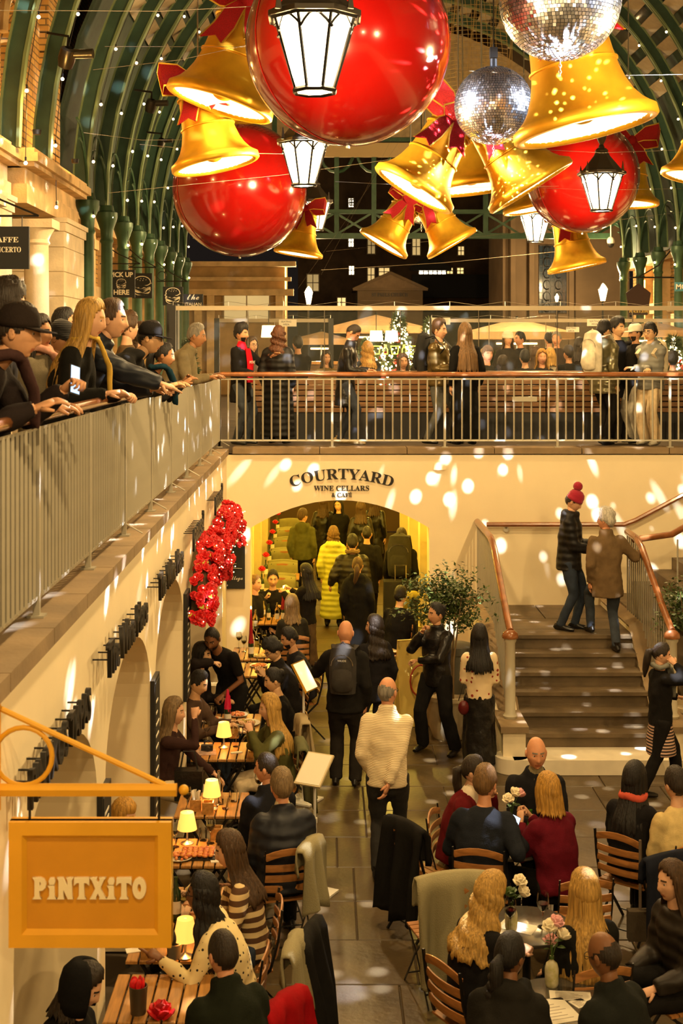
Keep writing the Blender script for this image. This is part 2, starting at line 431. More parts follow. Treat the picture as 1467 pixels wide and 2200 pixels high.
for sx in (SX0 - .1, SX1 + .1):
    p = MB()
    pts = [(15.5, .45), (16.1, .45), (LY + .1, LZ + .05), (YB, LZ + .05), (YB, 0), (15.5, 0)]
    p.prism(pts, .26, M=T(sx, 0, 0) @ RZ(PI / 2))
    o = struct('wall_stair_%s' % ('left' if sx < 3 else 'right'), p, M_plinth)
    c = MB(); c.bx(sx - .16, sx + .16, 15.46, 16.2, .45, .52)
    c.tube([(sx, 16.2, .485), (sx, LY + .1, LZ + .1), (sx, YB - .02, LZ + .1)], .16, 4, ry=.05, side=(1, 0, 0)); c.build('string_cap', M_cop, o, smooth=False)
def baluster_mesh(h, r=.011): 
    q = MB(); q.cyl((0, 0, 0), (0, 0, h), r, n=6); return q.mesh('baluster', M_rail)
for k, sx in enumerate((SX0 - .1, SX1 + .1)):
    t = thing('stair_balustrade', ('grey stair balustrade with brown handrail beside the potted tree', 'grey stair balustrade with brown handrail held by the old man')[k], 'balustrade')
    p = MB(); p.lathe([(.075, .52), (.085, .55), (.062, .58), (.058, 1.40), (.075, 1.43), (.075, 1.46)], 16, (sx, 15.85, 0), cap=True); p.build('newel_post', mat('newel_grey', (.50, .45, .33), .5), t)
    p = MB(); p.lathe([(.095, 1.46), (.10, 1.48), (.085, 1.52), (.05, 1.55), (.02, 1.56)], 16, (sx, 15.85, 0), cap=True)
    hp = [(sx, 15.85, 1.54), (sx, 16.05, 1.62), (sx, 16.5, 1.84), (sx, 17.0, 2.10), (sx, 17.35, 2.29), (sx, 17.7, 2.38), (sx, 18.2, 2.39)]
    hp += [(sx, YB - .03, 2.39)] if k == 0 else [(sx + .02, 18.25, 2.39)]
    p.tube(hp, .045, 10, ry=.038); p.build('handrail', M_hand, t)
    y = 16.0
    while y < (YB - .1 if k == 0 else 18.2):
        zt = np.interp(y, [q[1] for q in hp], [q[2] for q in hp]) - .03; zb = np.interp(y, [15.5, 16.2, LY + .1, YB], [.5, .5, LZ + .12, LZ + .12])
        link('baluster', baluster_mesh(zt - zb), t, (sx, y, zb)); y += .115
t = thing('stair_balustrade', 'brown handrail climbing to the frame edge above second flight', 'balustrade')
p = MB(); p.tube([(4.08, LY + .55, 2.33), (4.5, LY + .2, 2.45), (5.6, LY + .1, 3.1), (6.4, LY + .1, 3.6)], .042, 10); p.build('handrail', M_hand, t)
for i in range(16): link('baluster', baluster_mesh(.95), t, (4.55 + i * .115, LY + .1, 1.45 + i * .068))
t = thing('wall_handrail', 'brown wooden handrail fixed along the cream stair wall', 'handrail')
p = MB(); p.tube([at(1045, 1127, YB - .12), at(1340, 1127, YB - .12), at(1365, 1118, YB - .12), at(1520, 1036, YB - .12)], .035, 8); p.build('rail', M_hand, t)
p = MB(); p.cyl(at(1087, 1137, YB - .05), at(1087, 1137, YB), .04); p.cyl(at(1087, 1128, YB - .12), at(1087, 1137, YB - .02), .012, n=6); p.build('bracket', M_rail, t)

# ---- railings of the upper level
def rail_run(name, label, A, B, n_post, bars_between, hand_r=.038, bar_r=.013):
    t = thing(name, label, 'railing', A)
    A = Vector(A); B = Vector(B); d = B - A; L_ = d.length; u = d / L_
    q = MB(); q.tube([(0, 0, 1.05), d + Vector((0, 0, 1.05))], hand_r, 10, ry=hand_r * .8); q.build('handrail', M_hand, t)
    q = MB(); q.tube([(0, 0, .985), d + Vector((0, 0, .985))], .018, 4, ry=.008); q.build('top_rail', M_rail, t)
    q = MB(); q.tube([(0, 0, .10), d + Vector((0, 0, .10))], .018, 4, ry=.012); q.build('bottom_rail', M_rail, t)
    bm = baluster_mesh(.89, bar_r); pm = MB(); pm.box((0, 0, .5), (.035, .035, 1.0)); pm.box((0, 0, .006), (.09, .09, .012)); pm = pm.mesh('post', M_rail, smooth=False)
    step = L_ / n_post
    for i in range(n_post + 1):
        link('post', pm, t, u * (i * step))
        if i < n_post:
            for j in range(1, bars_between + 1): link('baluster', bm, t, u * ((i + j / (bars_between + 1)) * step) + Vector((0, 0, .1)))
    return t
RX_ = -1.51
rl = rail_run('railing', 'grey bar railing along the left walkway where people lean', (RX_, 4.0, UP), (RX_, YB + .1, UP), 10, 15, bar_r=.017)
for i in range(4, 11):
    q = MB(); q.cyl((0, i * 1.543, .1), (.14, i * 1.543, .02), .006, n=5); q.build('stay', M_rail, rl)
rb = rail_run('railing', 'grey bar railing above the cream arch wall at the back', (RX_, YB + .1, UP), (6.59, YB + .1, UP), 5, 12)
q = MB(); q.bx(XP(1102, YB), XP(1155, YB), YB + .06, YB + .09, UP + .66, UP + .73)
o = q.build('name_plate', M_rail, rb, smooth=False); o.location = Vector((-RX_, -(YB + .1), -UP))

# ---- hall columns, ribs and roof
EA, EB, EXC, EZ = 6.3, 6.95, 2.3, 7.49
RIBS = [13.6, 15.63, 17.65, 19.66, 22.8] + [22.8 + 2 * k for k in range(1, 9)]
def ell(a, r=0): return (EXC - (EA + r) * math.cos(a), EZ + (EB + r) * math.sin(a))
M_flange = mat('rib_flange_lit', (.17, .23, .11), .42, metal=.2)  # paler than the web: light on the rib edges put into the colour
wm = MB(); fm = MB(); n = 36
for i in range(n):
    a0, a1 = PI * i / n, PI * (i + 1) / n
    for d0, d1, hw, mb_ in ((.02, .22, .03, wm), (-.02, .02, .075, fm), (.22, .25, .075, fm)):
        P = [ell(a0, d0), ell(a1, d0), ell(a1, d1), ell(a0, d1)]
        mb_.add([(x, s * hw, z) for s in (-1, 1) for x, z in P], [(0, 1, 2, 3), (7, 6, 5, 4), (0, 4, 5, 1), (1, 5, 6, 2), (2, 6, 7, 3), (3, 7, 4, 0)])
wm = wm.mesh('web', M_greend); fm = fm.mesh('flange', M_flange)
cm = MB(); cm.lathe([(.16, 0), (.16, .25), (.13, .3), (.115, .5), (.105, 3.35), (.13, 3.40), (.11, 3.45), (.12, 3.6), (.19, 3.8), (.2, 3.85), (.2, 3.92), (.14, 3.95), (.12, 4.05)], 14, cap=True); cm = cm.mesh('shaft', M_green)
sp = MB()   # spandrel bracket between neighbouring columns
for s in (-1, 1):
    for r_ in (.95, .7): sp.tube([(0, s * (1.0 - r_ * math.cos(a)) if False else s * (.05 + .95 * (1 - math.cos(a * .5 * PI)) * r_ / .95), .1 + 1.1 * math.sin(a * .5 * PI) * r_ / .95) for a in (0, .2, .4, .6, .8, 1)], .022, 5)
sp = sp.mesh('spandrel', M_green)
for i, y in enumerate(RIBS):
    o = bpy.data.objects.new('roof_rib', None); COL.objects.link(o); o.location = (0, y, 0); o['kind'] = 'structure'; o['label'] = 'green iron roof rib arching over the hall'
    link('web', wm, o); link('flange', fm, o)
    for sx in ((EXC - EA, EXC + EA) if y > 20 else (EXC + EA,)):
        if sx > 0 and y > 39.5: continue
        t = bpy.data.objects.new('column', None); COL.objects.link(t); t.location = (sx, y, UP); t['kind'] = 'structure'; t['label'] = 'green cast iron column carrying the roof rib'
        link('shaft', cm, t); link('spandrel', sp, t, (0, 0, 3.95))
rf = bpy.data.objects.new('roof', None); COL.objects.link(rf); rf['kind'] = 'structure'; rf['label'] = 'barrel roof of boards, purlins and glazing'
M_roofb = mat('roof_board', (.028, .048, .034), .6, var=.2)
for i in range(18):
    a0, a1 = PI * i / 18, PI * (i + 1) / 18
    P = [ell(a0, .44), ell(a1, .44), ell(a1, .49), ell(a0, .49)]
    q = MB(); q.add([(x, yy, z) for yy in (22.3 if i < 3 else 6, 40) for x, z in P], [(0, 1, 2, 3), (7, 6, 5, 4), (0, 4, 5, 1), (1, 5, 6, 2), (2, 6, 7, 3), (3, 7, 4, 0)])
    q.build('roof_panel', M_glassd if 4 <= i <= 13 else M_roofb, rf, smooth=False)
M_purl = mat('purlin_pale', (.38, .30, .19), .55, var=.1)
for i in range(6, 31):
    a = PI * i / 36
    x, z = ell(a, .30); q = MB(); q.box((0, 23, 0), (.03, 34, .36), M=T(x, 0, z) @ RY(math.atan2(EA * math.sin(a), EB * math.cos(a)) + (.45 if i < 18 else -.45))); q.build('louvre', M_purl, rf, smooth=False)
# far gable screen
gs = bpy.data.objects.new('trim_2', None); COL.objects.link(gs); gs['kind'] = 'structure'; gs['label'] = 'green iron gable screen closing the far end of the hall'
GY = 40.0
def gz(py): return EYE + (CY - py) * GY / F
for px in (723, 803, 1043, 590, 1240):
    q = MB(); q.box((XP(px, GY), GY, (gz(505) + gz(200)) / 2), (.14, .14, gz(200) - gz(505))); q.build('mullion', M_green, gs, smooth=False)
for z0, h in ((gz(455), .12), (gz(507), .16), (gz(300), .1)):
    q = MB(); q.box((EXC, GY, z0), (12.4, .15, h)); q.build('crossbar', M_green, gs, smooth=False)
q = MB(); q.box((EXC, GY - .05, gz(323)), (12.4, .1, .42)); q.build('beam', mat('gable_beam', (.62, .45, .22), .6), gs, smooth=False)
for px in range(560, 1300, 80):
    q = MB()
    q.tube([(XP(px, GY), GY, gz(505)), (XP(px + 80, GY), GY, gz(457))], .045, 4); q.tube([(XP(px, GY), GY, gz(457)), (XP(px + 80, GY), GY, gz(505))], .045, 4); q.build('cross_brace', M_green, gs, smooth=False)
for px in (723, 803):
    for s in (-1, 1):
        q = MB(); q.tube([(XP(px, GY) + s * .5 * math.sin(a), GY, gz(370) + .62 * (1 - math.cos(a)) * 1.0) for a in (0, .4, .8, 1.2, 1.57)], .05, 5); q.build('bracket', M_green, gs)
for i in range(14):
    a0, a1 = PI * (.16 + .68 * i / 14), PI * (.16 + .68 * (i + 1) / 14)
    x0, z0 = ell(a0); x1, z1 = ell(a1)
    if min(z0, z1) > gz(295) + .1:
        q = MB(); q.add([(x0, GY, gz(295)), (x1, GY, gz(295)), (x1, GY, z1), (x0, GY, z0), (x0, GY + .05, gz(295)), (x1, GY + .05, gz(295)), (x1, GY + .05, z1), (x0, GY + .05, z0)], [(0, 1, 2, 3), (7, 6, 5, 4), (0, 4, 5, 1), (2, 6, 7, 3), (0, 3, 7, 4), (1, 5, 6, 2)])
        q.build('gable_panel', mat('gable_lit_panel', (.42, .31, .17), .6, var=.2), gs, smooth=False)
# ================================================================ facades and the square beyond
def brickmat():
    m = mat('hall_brick', (.5, .3, .1), .9)
    nt = m.node_tree; N = nt.nodes; L = nt.links; b = N['Principled BSDF']
    tc = N.new('ShaderNodeTexCoord'); sx = N.new('ShaderNodeSeparateXYZ'); cb = N.new('ShaderNodeCombineXYZ'); ad = N.new('ShaderNodeMath')
    L.new(tc.outputs['Object'], sx.inputs[0]); L.new(sx.outputs[0], ad.inputs[0]); L.new(sx.outputs[1], ad.inputs[1]); L.new(ad.outputs[0], cb.inputs[0]); L.new(sx.outputs[2], cb.inputs[1])
    br = N.new('ShaderNodeTexBrick'); br.inputs['Scale'].default_value = 1; br.inputs['Brick Width'].default_value = .3; br.inputs['Row Height'].default_value = .1; br.inputs['Mortar Size'].default_value = .012
    br.inputs['Color1'].default_value = (.62, .36, .10, 1); br.inputs['Color2'].default_value = (.45, .24, .07, 1); br.inputs['Mortar'].default_value = (.20, .13, .06, 1)
    L.new(cb.outputs[0], br.inputs['Vector']); L.new(br.outputs['Color'], b.inputs['Base Color'])
    bp = N.new('ShaderNodeBump'); bp.inputs['Strength'].default_value = .6; bp.inputs['Distance'].default_value = .01; bp.invert = True
    L.new(br.outputs['Fac'], bp.inputs['Height']); L.new(bp.outputs[0], b.inputs['Normal'])
    return m
M_hb = brickmat()
FX = -4.35
# upper brick storey with arched recesses
b = MB(); arched_wall(b, lambda u, z, d: (FX - d, u, z), 9.0, 22.2, 7.5, 13.5, [(c, .62, 9.1, .6) for c in (13.0, 15.9, 18.75)], .35, back=False)
b.bx(FX - .5, FX - .35, 9, 22.2, 7.5, 13.5)
fw = struct('wall_facade', b, M_hb, label='brick upper storey of the stone pavilion')
for y0, y1, z0 in ((14.2, 14.75, 7.6), (17.0, 17.5, 7.6), (20.6, 21.5, 7.6)):
    q = MB()
    zz = z0
    while zz < 13:
        q.bx(FX, FX + .14, y0, y1, zz, zz + .28); zz += .30
    q.build('pilaster', M_hb, fw, smooth=False)
for c in (13.0, 15.9, 18.75):
    q = MB(); pts = [(FX + .05, c - .70 * math.cos(PI * i / 12), 9.1 + .68 * math.sin(PI * i / 12)) for i in range(13)]
    q.tube(pts, .08, 6); q.build('arch_moulding', M_stone, fw)
q = MB(); q.bx(FX - .1, FX + .3, 9, 22.1, 11.3, 11.6); q.bx(FX - .1, FX + .45, 9, 22.1, 11.6, 11.75); q.build('cornice', M_stone, fw, smooth=False)
for y in np.arange(12.2, 22, .55):
    q = MB(); q.tube([(FX + .05, y, 10.9), (FX + .2, y, 10.95), (FX + .3, y, 11.15), (FX + .32, y, 11.32)], [.05, .07, .09, .1], 6); q.build('corbel', M_stone, fw)
# lower stone shop front: ashlar wall blocks, columns, entablature
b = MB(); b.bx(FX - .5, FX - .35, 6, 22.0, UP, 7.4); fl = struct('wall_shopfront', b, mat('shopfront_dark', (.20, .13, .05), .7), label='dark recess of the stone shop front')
def blocks(x0, x1, y0, y1, z0, z1, nz, parent, m, gap=.012):
    h = (z1 - z0) / nz
    for i in range(nz):
        q = MB(); g = gap / 2; q.bx(x0, x1, y0, y1, z0 + i * h + g, z0 + (i + 1) * h - g); q.build('stone_block', m, parent, smooth=False)
    q = MB(); q.bx(x0 + .01, x1 - .01, y0 + .01, y1 - .01, z0, z1); q.build('joint_core', M_mortar, parent, smooth=False)
for (y0, y1, x1) in ((13.9, 14.7, -4.05), (16.7, 17.5, -4.05), (20.2, 21.9, -3.9), (11.2, 12, -4.05)):
    p = bpy.data.objects.new('pillar', None); COL.objects.link(p); p['kind'] = 'structure'; p['label'] = 'pale ashlar pier of the stone shop front'
    blocks(FX - .4, x1, y0, y1, UP, 6.75, 9, p, M_pale)
    q = MB(); q.bx(FX - .4, x1 + .06, y0 - .05, y1 + .05, 6.75, 6.82); q.bx(FX - .4, x1 + .03, y0 - .03, y1 + .03, 6.62, 6.75); q.build('capital', M_pale, p, smooth=False)
for y in (18.75, 15.6, 12.9):
    p = bpy.data.objects.new('column', None); COL.objects.link(p); p.location = (-4.0, y, UP); p['kind'] = 'structure'; p['label'] = 'pale round stone column of the shop front'
    q = MB(); q.lathe([(.24, 0), (.24, .12), (.2, .2), (.185, .3), (.18, 1.2), (.165, 2.85), (.19, 2.88), (.17, 2.93), (.2, 3.0), (.25, 3.08)], 24, cap=True); q.build('shaft', M_pale, p)
    q = MB(); q.box((0, 0, 3.14), (.54, .54, .12)); q.build('abacus', M_pale, p, smooth=False)
en = bpy.data.objects.new('trim_3', None); COL.objects.link(en); en['kind'] = 'structure'; en['label'] = 'sandstone entablature and cornice above the shop front'
for (y0, y1, x1) in ((10.5, 14.8, -3.95), (14.8, 18.1, -4.08), (18.15, 21.95, -3.88)):
    q = MB(); q.bx(FX - .3, x1 - .12, y0, y1, 6.82, 7.08); q.build('architrave', M_stone, en, smooth=False)
    q = MB(); q.bx(FX - .3, x1 - .16, y0 + .05, y1 - .05, 7.08, 7.30); q.build('frieze', M_stone, en, smooth=False)
    q = MB(); q.bx(FX - .3, x1, y0 - .1, y1 + .1, 7.30, 7.36); q.bx(FX - .3, x1 + .06, y0 - .16, y1 + .16, 7.36, 7.48); q.bx(FX - .3, x1 + .0, y0 - .1, y1 + .1, 7.48, 7.55); q.build('cornice', M_stone, en, smooth=False)
# long brick range behind the green columns (both sides)
for side, X in (('left', -4.95), ('right', 9.6)):
    b = MB(); x1 = X - .3 if side == 'left' else X + .3; b.bx(X, x1, 22.2, 42, UP, 13)
    w = struct('wall_range_%s' % side, b, M_hb, label='brick range of shops behind the green columns, %s' % ('beside the burger signs' if side == 'left' else 'beside the pub sign'))
    s = 1 if side == 'left' else -1
    for y in np.arange(23.7, 41, 2):
        q = MB(); q.bx(X, X + s * .22, y - .22, y + .22, UP, 7.4); q.bx(X, X + s * .28, y - .28, y + .28, 6.9, 7.1); q.build('pilaster', M_stone, w, smooth=False)
        q = MB(); q.bx(X, X + s * .04, y + .4, y + 1.6, UP + .3, UP + 2.4); q.build('shop_window', mat('shop_glow', (.5, .3, .1), .3, emit=1.1, ecol=(1, .62, .2)), w, smooth=False)
        q = MB(); q.bx(X, X + s * .12, y + .3, y + 1.7, UP + 2.45, UP + 2.75); q.build('fascia', M_stone, w, smooth=False)
    q = MB(); q.bx(X, X + s * .35, 22.2, 42, 7.3, 7.55); q.build('cornice', M_stone, w, smooth=False)
# hanging signs on the left
def bracket_sign(name, label, px0, px1, py0, py1, Y, rows, m=M_char, arm=True):
    c = at((px0 + px1) / 2, (py0 + py1) / 2, Y); w = (px1 - px0) * Y / F; h = (py1 - py0) * Y / F
    t = thing(name, label, 'sign', c)
    q = MB(); q.box((0, 0, 0), (w, .05, h)); q.build('board', m, t, smooth=False)
    if arm:
        q = MB(); q.cyl((-w * .8, 0, h / 2 + .12), (w * .7, 0, h / 2 + .12), .012, n=6)
        for s in (-.35, .35): q.cyl((s * w, 0, h / 2), (s * w, 0, h / 2 + .12), .006, n=5)
        q.tube([(-w * .8, 0, h / 2 + .55), (-w * .1, 0, h / 2 + .3), (w * .7, 0, h / 2 + .12)], .012, 6)
        q.tube([(-w * .55 + .1 * math.cos(a), 0, h / 2 + .24 + .1 * math.sin(a)) for a in np.linspace(0, 2 * PI, 11)], .01, 5); q.build('bracket', M_black, t)
    for body, sz, z, mm, kw in rows:
        me = text_mesh(body, sz, .003, **kw); me.materials.append(mm); link('lettering', me, t, (0, -.029, z))
    return t
M_sgn = mat('sign_ivory', (.92, .84, .66), .5)
bracket_sign('hanging_sign', 'black shop sign with serif lettering beside the round stone column', -40, 63, 487, 578, 15.0, [(SERIF('CAFFE'), .085, .06, M_sgn, dict(width=.30)), (SERIF('CONCERTO'), .085, -.05, M_sgn, dict(width=.36))], arm=True)
BURG = '\U0001F354'
bracket_sign('hanging_sign', 'black sign reading pick up here with a burger outline', 232, 290, 580, 639, 26.0, [('PICK UP', .13, .13, M_sgn, dict(width=.44, off=.004)), (BURG, .20, -.075, M_sgn, {}), ('HERE', .13, -.21, M_sgn, dict(width=.30, off=.004))])
bracket_sign('hanging_sign', 'black burger sign half hidden behind the pick up sign', 284, 327, 587, 641, 27.6, [(BURG, .40, -.14, M_sgn, {})])
bracket_sign('hanging_sign', 'black burger sign nearest the glass terrace cabinet', 350, 393, 616, 656, 30, [(BURG, .36, -.12, M_sgn, {})])
bracket_sign('hanging_sign', 'dark sign with script lettering behind the glass terrace', 394, 436, 632, 666, 33, [(SCRIPT('the'), .22, .06, M_sgn, {}), ('ITALIAN', .11, -.09, M_sgn, dict(width=.4))], arm=False)
t = thing('notice_board', 'small white notice board with a diamond mark on the stone pier', 'notice', (-3.885, 21.15, EYE + (CY - 700) * 21.15 / F), PI / 2)
q = MB(); q.box((0, 0, 0), (.42, .03, .55)); q.build('plate', M_white, t, smooth=False)
q = MB(); q.tube([(0, -.02, .12), (.05, -.02, 0), (0, -.02, -.12), (-.05, -.02, 0), (0, -.02, .12)], .008, 4); q.build('diamond_mark', mat('mark_blue', (.1, .2, .3), .5), t)
# pub sign on the right
Yp = 33.0; t = thing('hanging_sign', 'shield-shaped dark pub sign with gold lettering at the right', 'sign', at(1371, 640, Yp))
q = MB(); pl = [(-.30, .12), (0, .36), (.30, .12), (.22, -.42), (-.22, -.42)]; q.prism(pl, .06); q.build('board', mat('pub_board', (.03, .012, .008), .5), t, smooth=False)
for z, s_ in ((-.36, SERIF('PUNCH & JUDY')),): letters('lettering', s_, .09, mat('pub_gold', (.8, .55, .12), .4), t, (0, -.035, z), width=.46, ext=.003)
q = MB(); q.cyl((0, 0, .36), (0, 0, .5), .012); q.tube([(-.2, 0, .5), (.9, 0, .5)], .02, 6); q.tube([(0, 0, .5), (.5, 0, .8), (.9, 0, 1.3)], .018, 6); q.build('bracket', M_black, t)
t = thing('street_plate', 'small blue plate with white letters cut by the frame edge', 'sign', at(1470, 616, 30))
q = MB(); q.box((0, 0, 0), (.42, .04, .2)); q.build('plate', mat('plate_blue', (.06, .22, .30), .5), t, smooth=False)
letters('lettering', 'MO', .16, M_chalk, t, (-.07, -.025, -.055), ext=.003, off=.004)
# ---- the square beyond the hall
b = MB(); b.bx(-40, 60, 42, 140, UP - .6, UP - .4); struct('ground', b, mat('square_paving', (.06, .045, .03), .6), label='dark paving of the square')
def block(name, label, px0, px1, pyt, Y, D, m, cat='building'):
    x0, x1 = XP(px0, Y), XP(px1, Y); zt = EYE + (CY - pyt) * Y / F
    t = thing(name, label, cat, (0, 0, 0)); q = MB(); q.bx(x0, x1, Y, Y + D, UP - .5, zt); q.build('wall', m, t, smooth=False)
    return t
def wins(t, Y, rects, lit=True):
    for (x0, x1, y0, y1, e) in rects:
        A = at(x0, y1, Y - .02); B = at(x1, y0, Y - .02); w = B.x - A.x; h = B.z - A.z
        q = MB(); f = .05
        q.bx(A.x - f, B.x + f, Y - .1, Y, A.z - f, A.z); q.bx(A.x - f, B.x + f, Y - .1, Y, B.z, B.z + f); q.bx(A.x - f, A.x, Y - .1, Y, A.z, B.z); q.bx(B.x, B.x + f, Y - .1, Y, A.z, B.z)
        q.bx(A.x, B.x, Y - .08, Y - .02, (A.z + B.z) / 2 - .02, (A.z + B.z) / 2 + .02); q.bx((A.x + B.x) / 2 - .02, (A.x + B.x) / 2 + .02, Y - .08, Y - .02, A.z, B.z)
        o = q.build('window', M_bwin, t, smooth=False)
        q = MB(); q.bx(A.x, B.x, Y - .06, Y - .03, A.z, B.z); q.build('pane', mat('pane_%02d' % int(e * 10), (.05, .045, .04), .15, emit=e, ecol=(1, .66, .24) if e < 3 else (1, .85, .6)) if e else M_glassd, o, smooth=False)
M_bwin = mat('sash_frame', (.30, .22, .12), .6)
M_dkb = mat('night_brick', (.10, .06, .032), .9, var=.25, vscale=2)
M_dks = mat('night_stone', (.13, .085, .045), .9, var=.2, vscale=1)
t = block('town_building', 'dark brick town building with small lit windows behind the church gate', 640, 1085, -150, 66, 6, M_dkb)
wins(t, 66, [(749, 759, 427, 445, 3.2), (749, 759, 510, 530, 3.2), (750, 760, 572, 590, 4), (790, 804, 576, 606, .6), (814, 836, 576, 592, .8), (790, 805, 510, 545, .3), (886, 902, 512, 548, .5), (984, 996, 530, 548, .8), (900, 919, 577, 589, 5), (921, 938, 577, 589, 5), (940, 957, 577, 589, 5), (960, 972, 576, 588, 1.2), (982, 995, 576, 588, 1.2), (660, 684, 590, 625, .35), (725, 742, 640, 660, 1.), (752, 760, 430, 440, 0)])
q = MB(); pl = [(XP(885, 65.6), EYE + (CY - 590) * 65.6 / F), (XP(1085, 65.6), EYE + (CY - 590) * 65.6 / F), (XP(1085, 65.6), EYE + (CY - 640) * 65.6 / F), (XP(885, 65.6), EYE + (CY - 640) * 65.6 / F)]
q.prism(pl, .3, M=T(0, 65.6, 0)); q.build('roof', mat('slate_dark', (.03, .027, .025), .7), t, smooth=False)
q = MB(); c0 = at(925, 570, 65.4); q.prism([(-1.0, -.1), (0, .55), (1.0, -.1), (1.0, -.25), (-1.0, -.25)], .3, M=T(*c0)); q.build('dormer', mat('slate_dark'), t, smooth=False)
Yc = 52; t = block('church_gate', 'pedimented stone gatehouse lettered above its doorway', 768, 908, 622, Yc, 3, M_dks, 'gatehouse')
A = at(758, 622, Yc); B = at(918, 622, Yc); C = at(838, 586, Yc)
q = MB(); q.prism([(A.x, A.z), (B.x, B.z), (C.x, C.z)], 3.2, M=T(0, Yc + 1.5, 0)); q.build('pediment', mat('gate_stone', (.17, .11, .06), .9, var=.15), t, smooth=False)
for P0, P1 in ((A, C), (C, B), (A, B)):
    q = MB(); q.tube([(P0.x, Yc - .15, P0.z), (P1.x, Yc - .15, P1.z)], .07, 4); q.build('moulding', M_dks, t, smooth=False)
letters('lettering', SERIF('ST PAULS CHURCH'), .2, M_ink, t, at(837, 637, Yc - .02), width=77 * Yc / F, ext=.01)
q = MB(); q.bx(A.x + .3, B.x - .3, Yc - .02, Yc + .02, at(0, 645, Yc).z - .03, at(0, 645, Yc).z); q.build('frieze_line', mat('gate_stone'), t, smooth=False)
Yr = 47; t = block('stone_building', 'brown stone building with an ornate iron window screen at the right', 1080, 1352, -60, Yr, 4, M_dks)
for px in (1100, 1140, 1225):
    q = MB(); q.bx(XP(px - 5, Yr), XP(px + 5, Yr), Yr - .25, Yr, UP - .4, 12); q.build('pilaster', M_dks, t, smooth=False)
q = MB(); A, B = at(1158, 672, Yr - .05), at(1216, 528, Yr - .05)
q.bx(A.x, B.x, Yr - .03, Yr, A.z, B.z); o = q.build('window', M_glassd, t, smooth=False)
q = MB()
for k in range(8): x = A.x + (B.x - A.x) * k / 7; q.cyl((x, Yr - .08, A.z), (x, Yr - .08, B.z), .012, n=4)
for k in range(11): z = A.z + (B.z - A.z) * k / 10; q.cyl((A.x, Yr - .08, z), (B.x, Yr - .08, z), .012, n=4)
for k in range(6):
    for s in (-1, 1):
        c = Vector(((A.x + B.x) / 2 + s * .2, Yr - .1, A.z + (k + .5) * (B.z - A.z) / 6)); q.tube([(c.x + .13 * math.cos(a), c.y, c.z + .16 * math.sin(a)) for a in np.linspace(0, 5.2, 9)], .018, 4)
q.build('iron_screen', M_black, o)
Yl = 43; t = block('stone_building', 'low carved sandstone shop building beyond the last green column', 404, 612, 562, Yl, 3, mat('lit_sandstone', (.40, .25, .10), .85, var=.25, vscale=2, bump=.4))
for py, ov, h in ((563, .35, .16), (596, .2, .12), (622, .28, .2)):
    z = at(0, py, Yl).z; q = MB(); q.bx(XP(404, Yl) - .2, XP(612, Yl) + ov, Yl - ov, Yl, z - h, z); q.build('cornice', M_stone, t, smooth=False)
for px in (425, 452, 600):
    q = MB(); A = at(px, 625, Yl - .25); q.bx(A.x - .12, A.x + .12, Yl - .22, Yl, UP, A.z); q.build('pilaster', M_stone, t, smooth=False)
wins(t, Yl - .02, [(482, 578, 632, 690, .5)])
# street lamps in the square
def street_lamp(px, py, Y, label, s=1.0):
    c = at(px, py, Y); t = thing('street_lamp', label, 'lamp', (c.x, Y, UP - .4)); h = c.z - (UP - .4)
    q = MB(); q.cyl((0, 0, 0), (0, 0, h - .2 * s), .05, .035); q.build('post', M_black, t)
    q = MB(); q.lathe([(.09 * s, -.2 * s), (.19 * s, .2 * s), (.02, .2 * s)], 4, (0, 0, h), a0=PI / 4); q.build('lamp_glass', mat('street_glow', (1, .8, .5), .4, emit=16, ecol=(1, .72, .32)), t, smooth=False)
    q = MB(); q.lathe([(.21 * s, .2 * s), (.1 * s, .34 * s), (.02, .42 * s)], 4, (0, 0, h), a0=PI / 4, cap=True); q.build('cap', M_black, t, smooth=False)
    point('street_light', (0, -.3, h + .6), 700 * s, parent=t)
street_lamp(663, 641, 44, 'glowing street lamp beside the low sandstone building', .95)
street_lamp(1295, 634, 40, 'glowing street lamp beside the pub sign', .85)
street_lamp(1196, 643, 45, 'small glowing lamp in front of the iron window screen', .45)
t = thing('security_camera', 'white dome security camera under the hanging bell at the right', 'camera', at(1312, 518, 30))
q = MB(); q.cyl((0, 0, .1), (0, 0, .6), .015); q.ball((0, 0, 0), (.09, .09, .1)); q.build('housing', M_white, t); q = MB(); q.ball((0, 0, -.06), (.075, .075, .09)); q.build('dome', M_blk, t)
# ---- bulbs strung along the ribs
bm = MB(); bm.ball((0, 0, 0), .025, 8, 6); bm = bm.mesh('bulb', M_bulb)
sm = MB(); sm.cyl((0, 0, .025), (0, 0, .08), .014, n=6); sm = sm.mesh('socket', M_blk)
for side in (0, 1):
    for i, y in enumerate(RIBS):
        if y < 17: continue
        t = thing('light_string', 'string of warm bulbs along the %s visible roof rib, %s side' % (('nearest', 'second', 'third', 'fourth', 'fifth', 'sixth', 'seventh', 'eighth', 'ninth', 'tenth', 'eleventh')[min(10, i - 2)], ('left' if side == 0 else 'right')), 'string lights', (0, y - .12, 0), group='bulb strings on the roof ribs, %s' % ('left' if side == 0 else 'right'))
        pts = []
        for k in range(-1, 7 if i % 2 else 6):
            a = .045 + k * .142 + (i % 3) * .03
            if a < 0: x, z = EXC - EA + .12, EZ + a * 6
            else: x, z = ell(a, -.10)
            if side: x = 2 * EXC - x
            if side and y > 39: continue
            pts.append((x, 0, z + .08)); link('socket', sm, t, (x, 0, z)); link('bulb', bm, t, (x, 0, z))
        if len(pts) > 1: q = MB(); q.tube(pts, .006, 4); q.build('cable', M_blk, t)
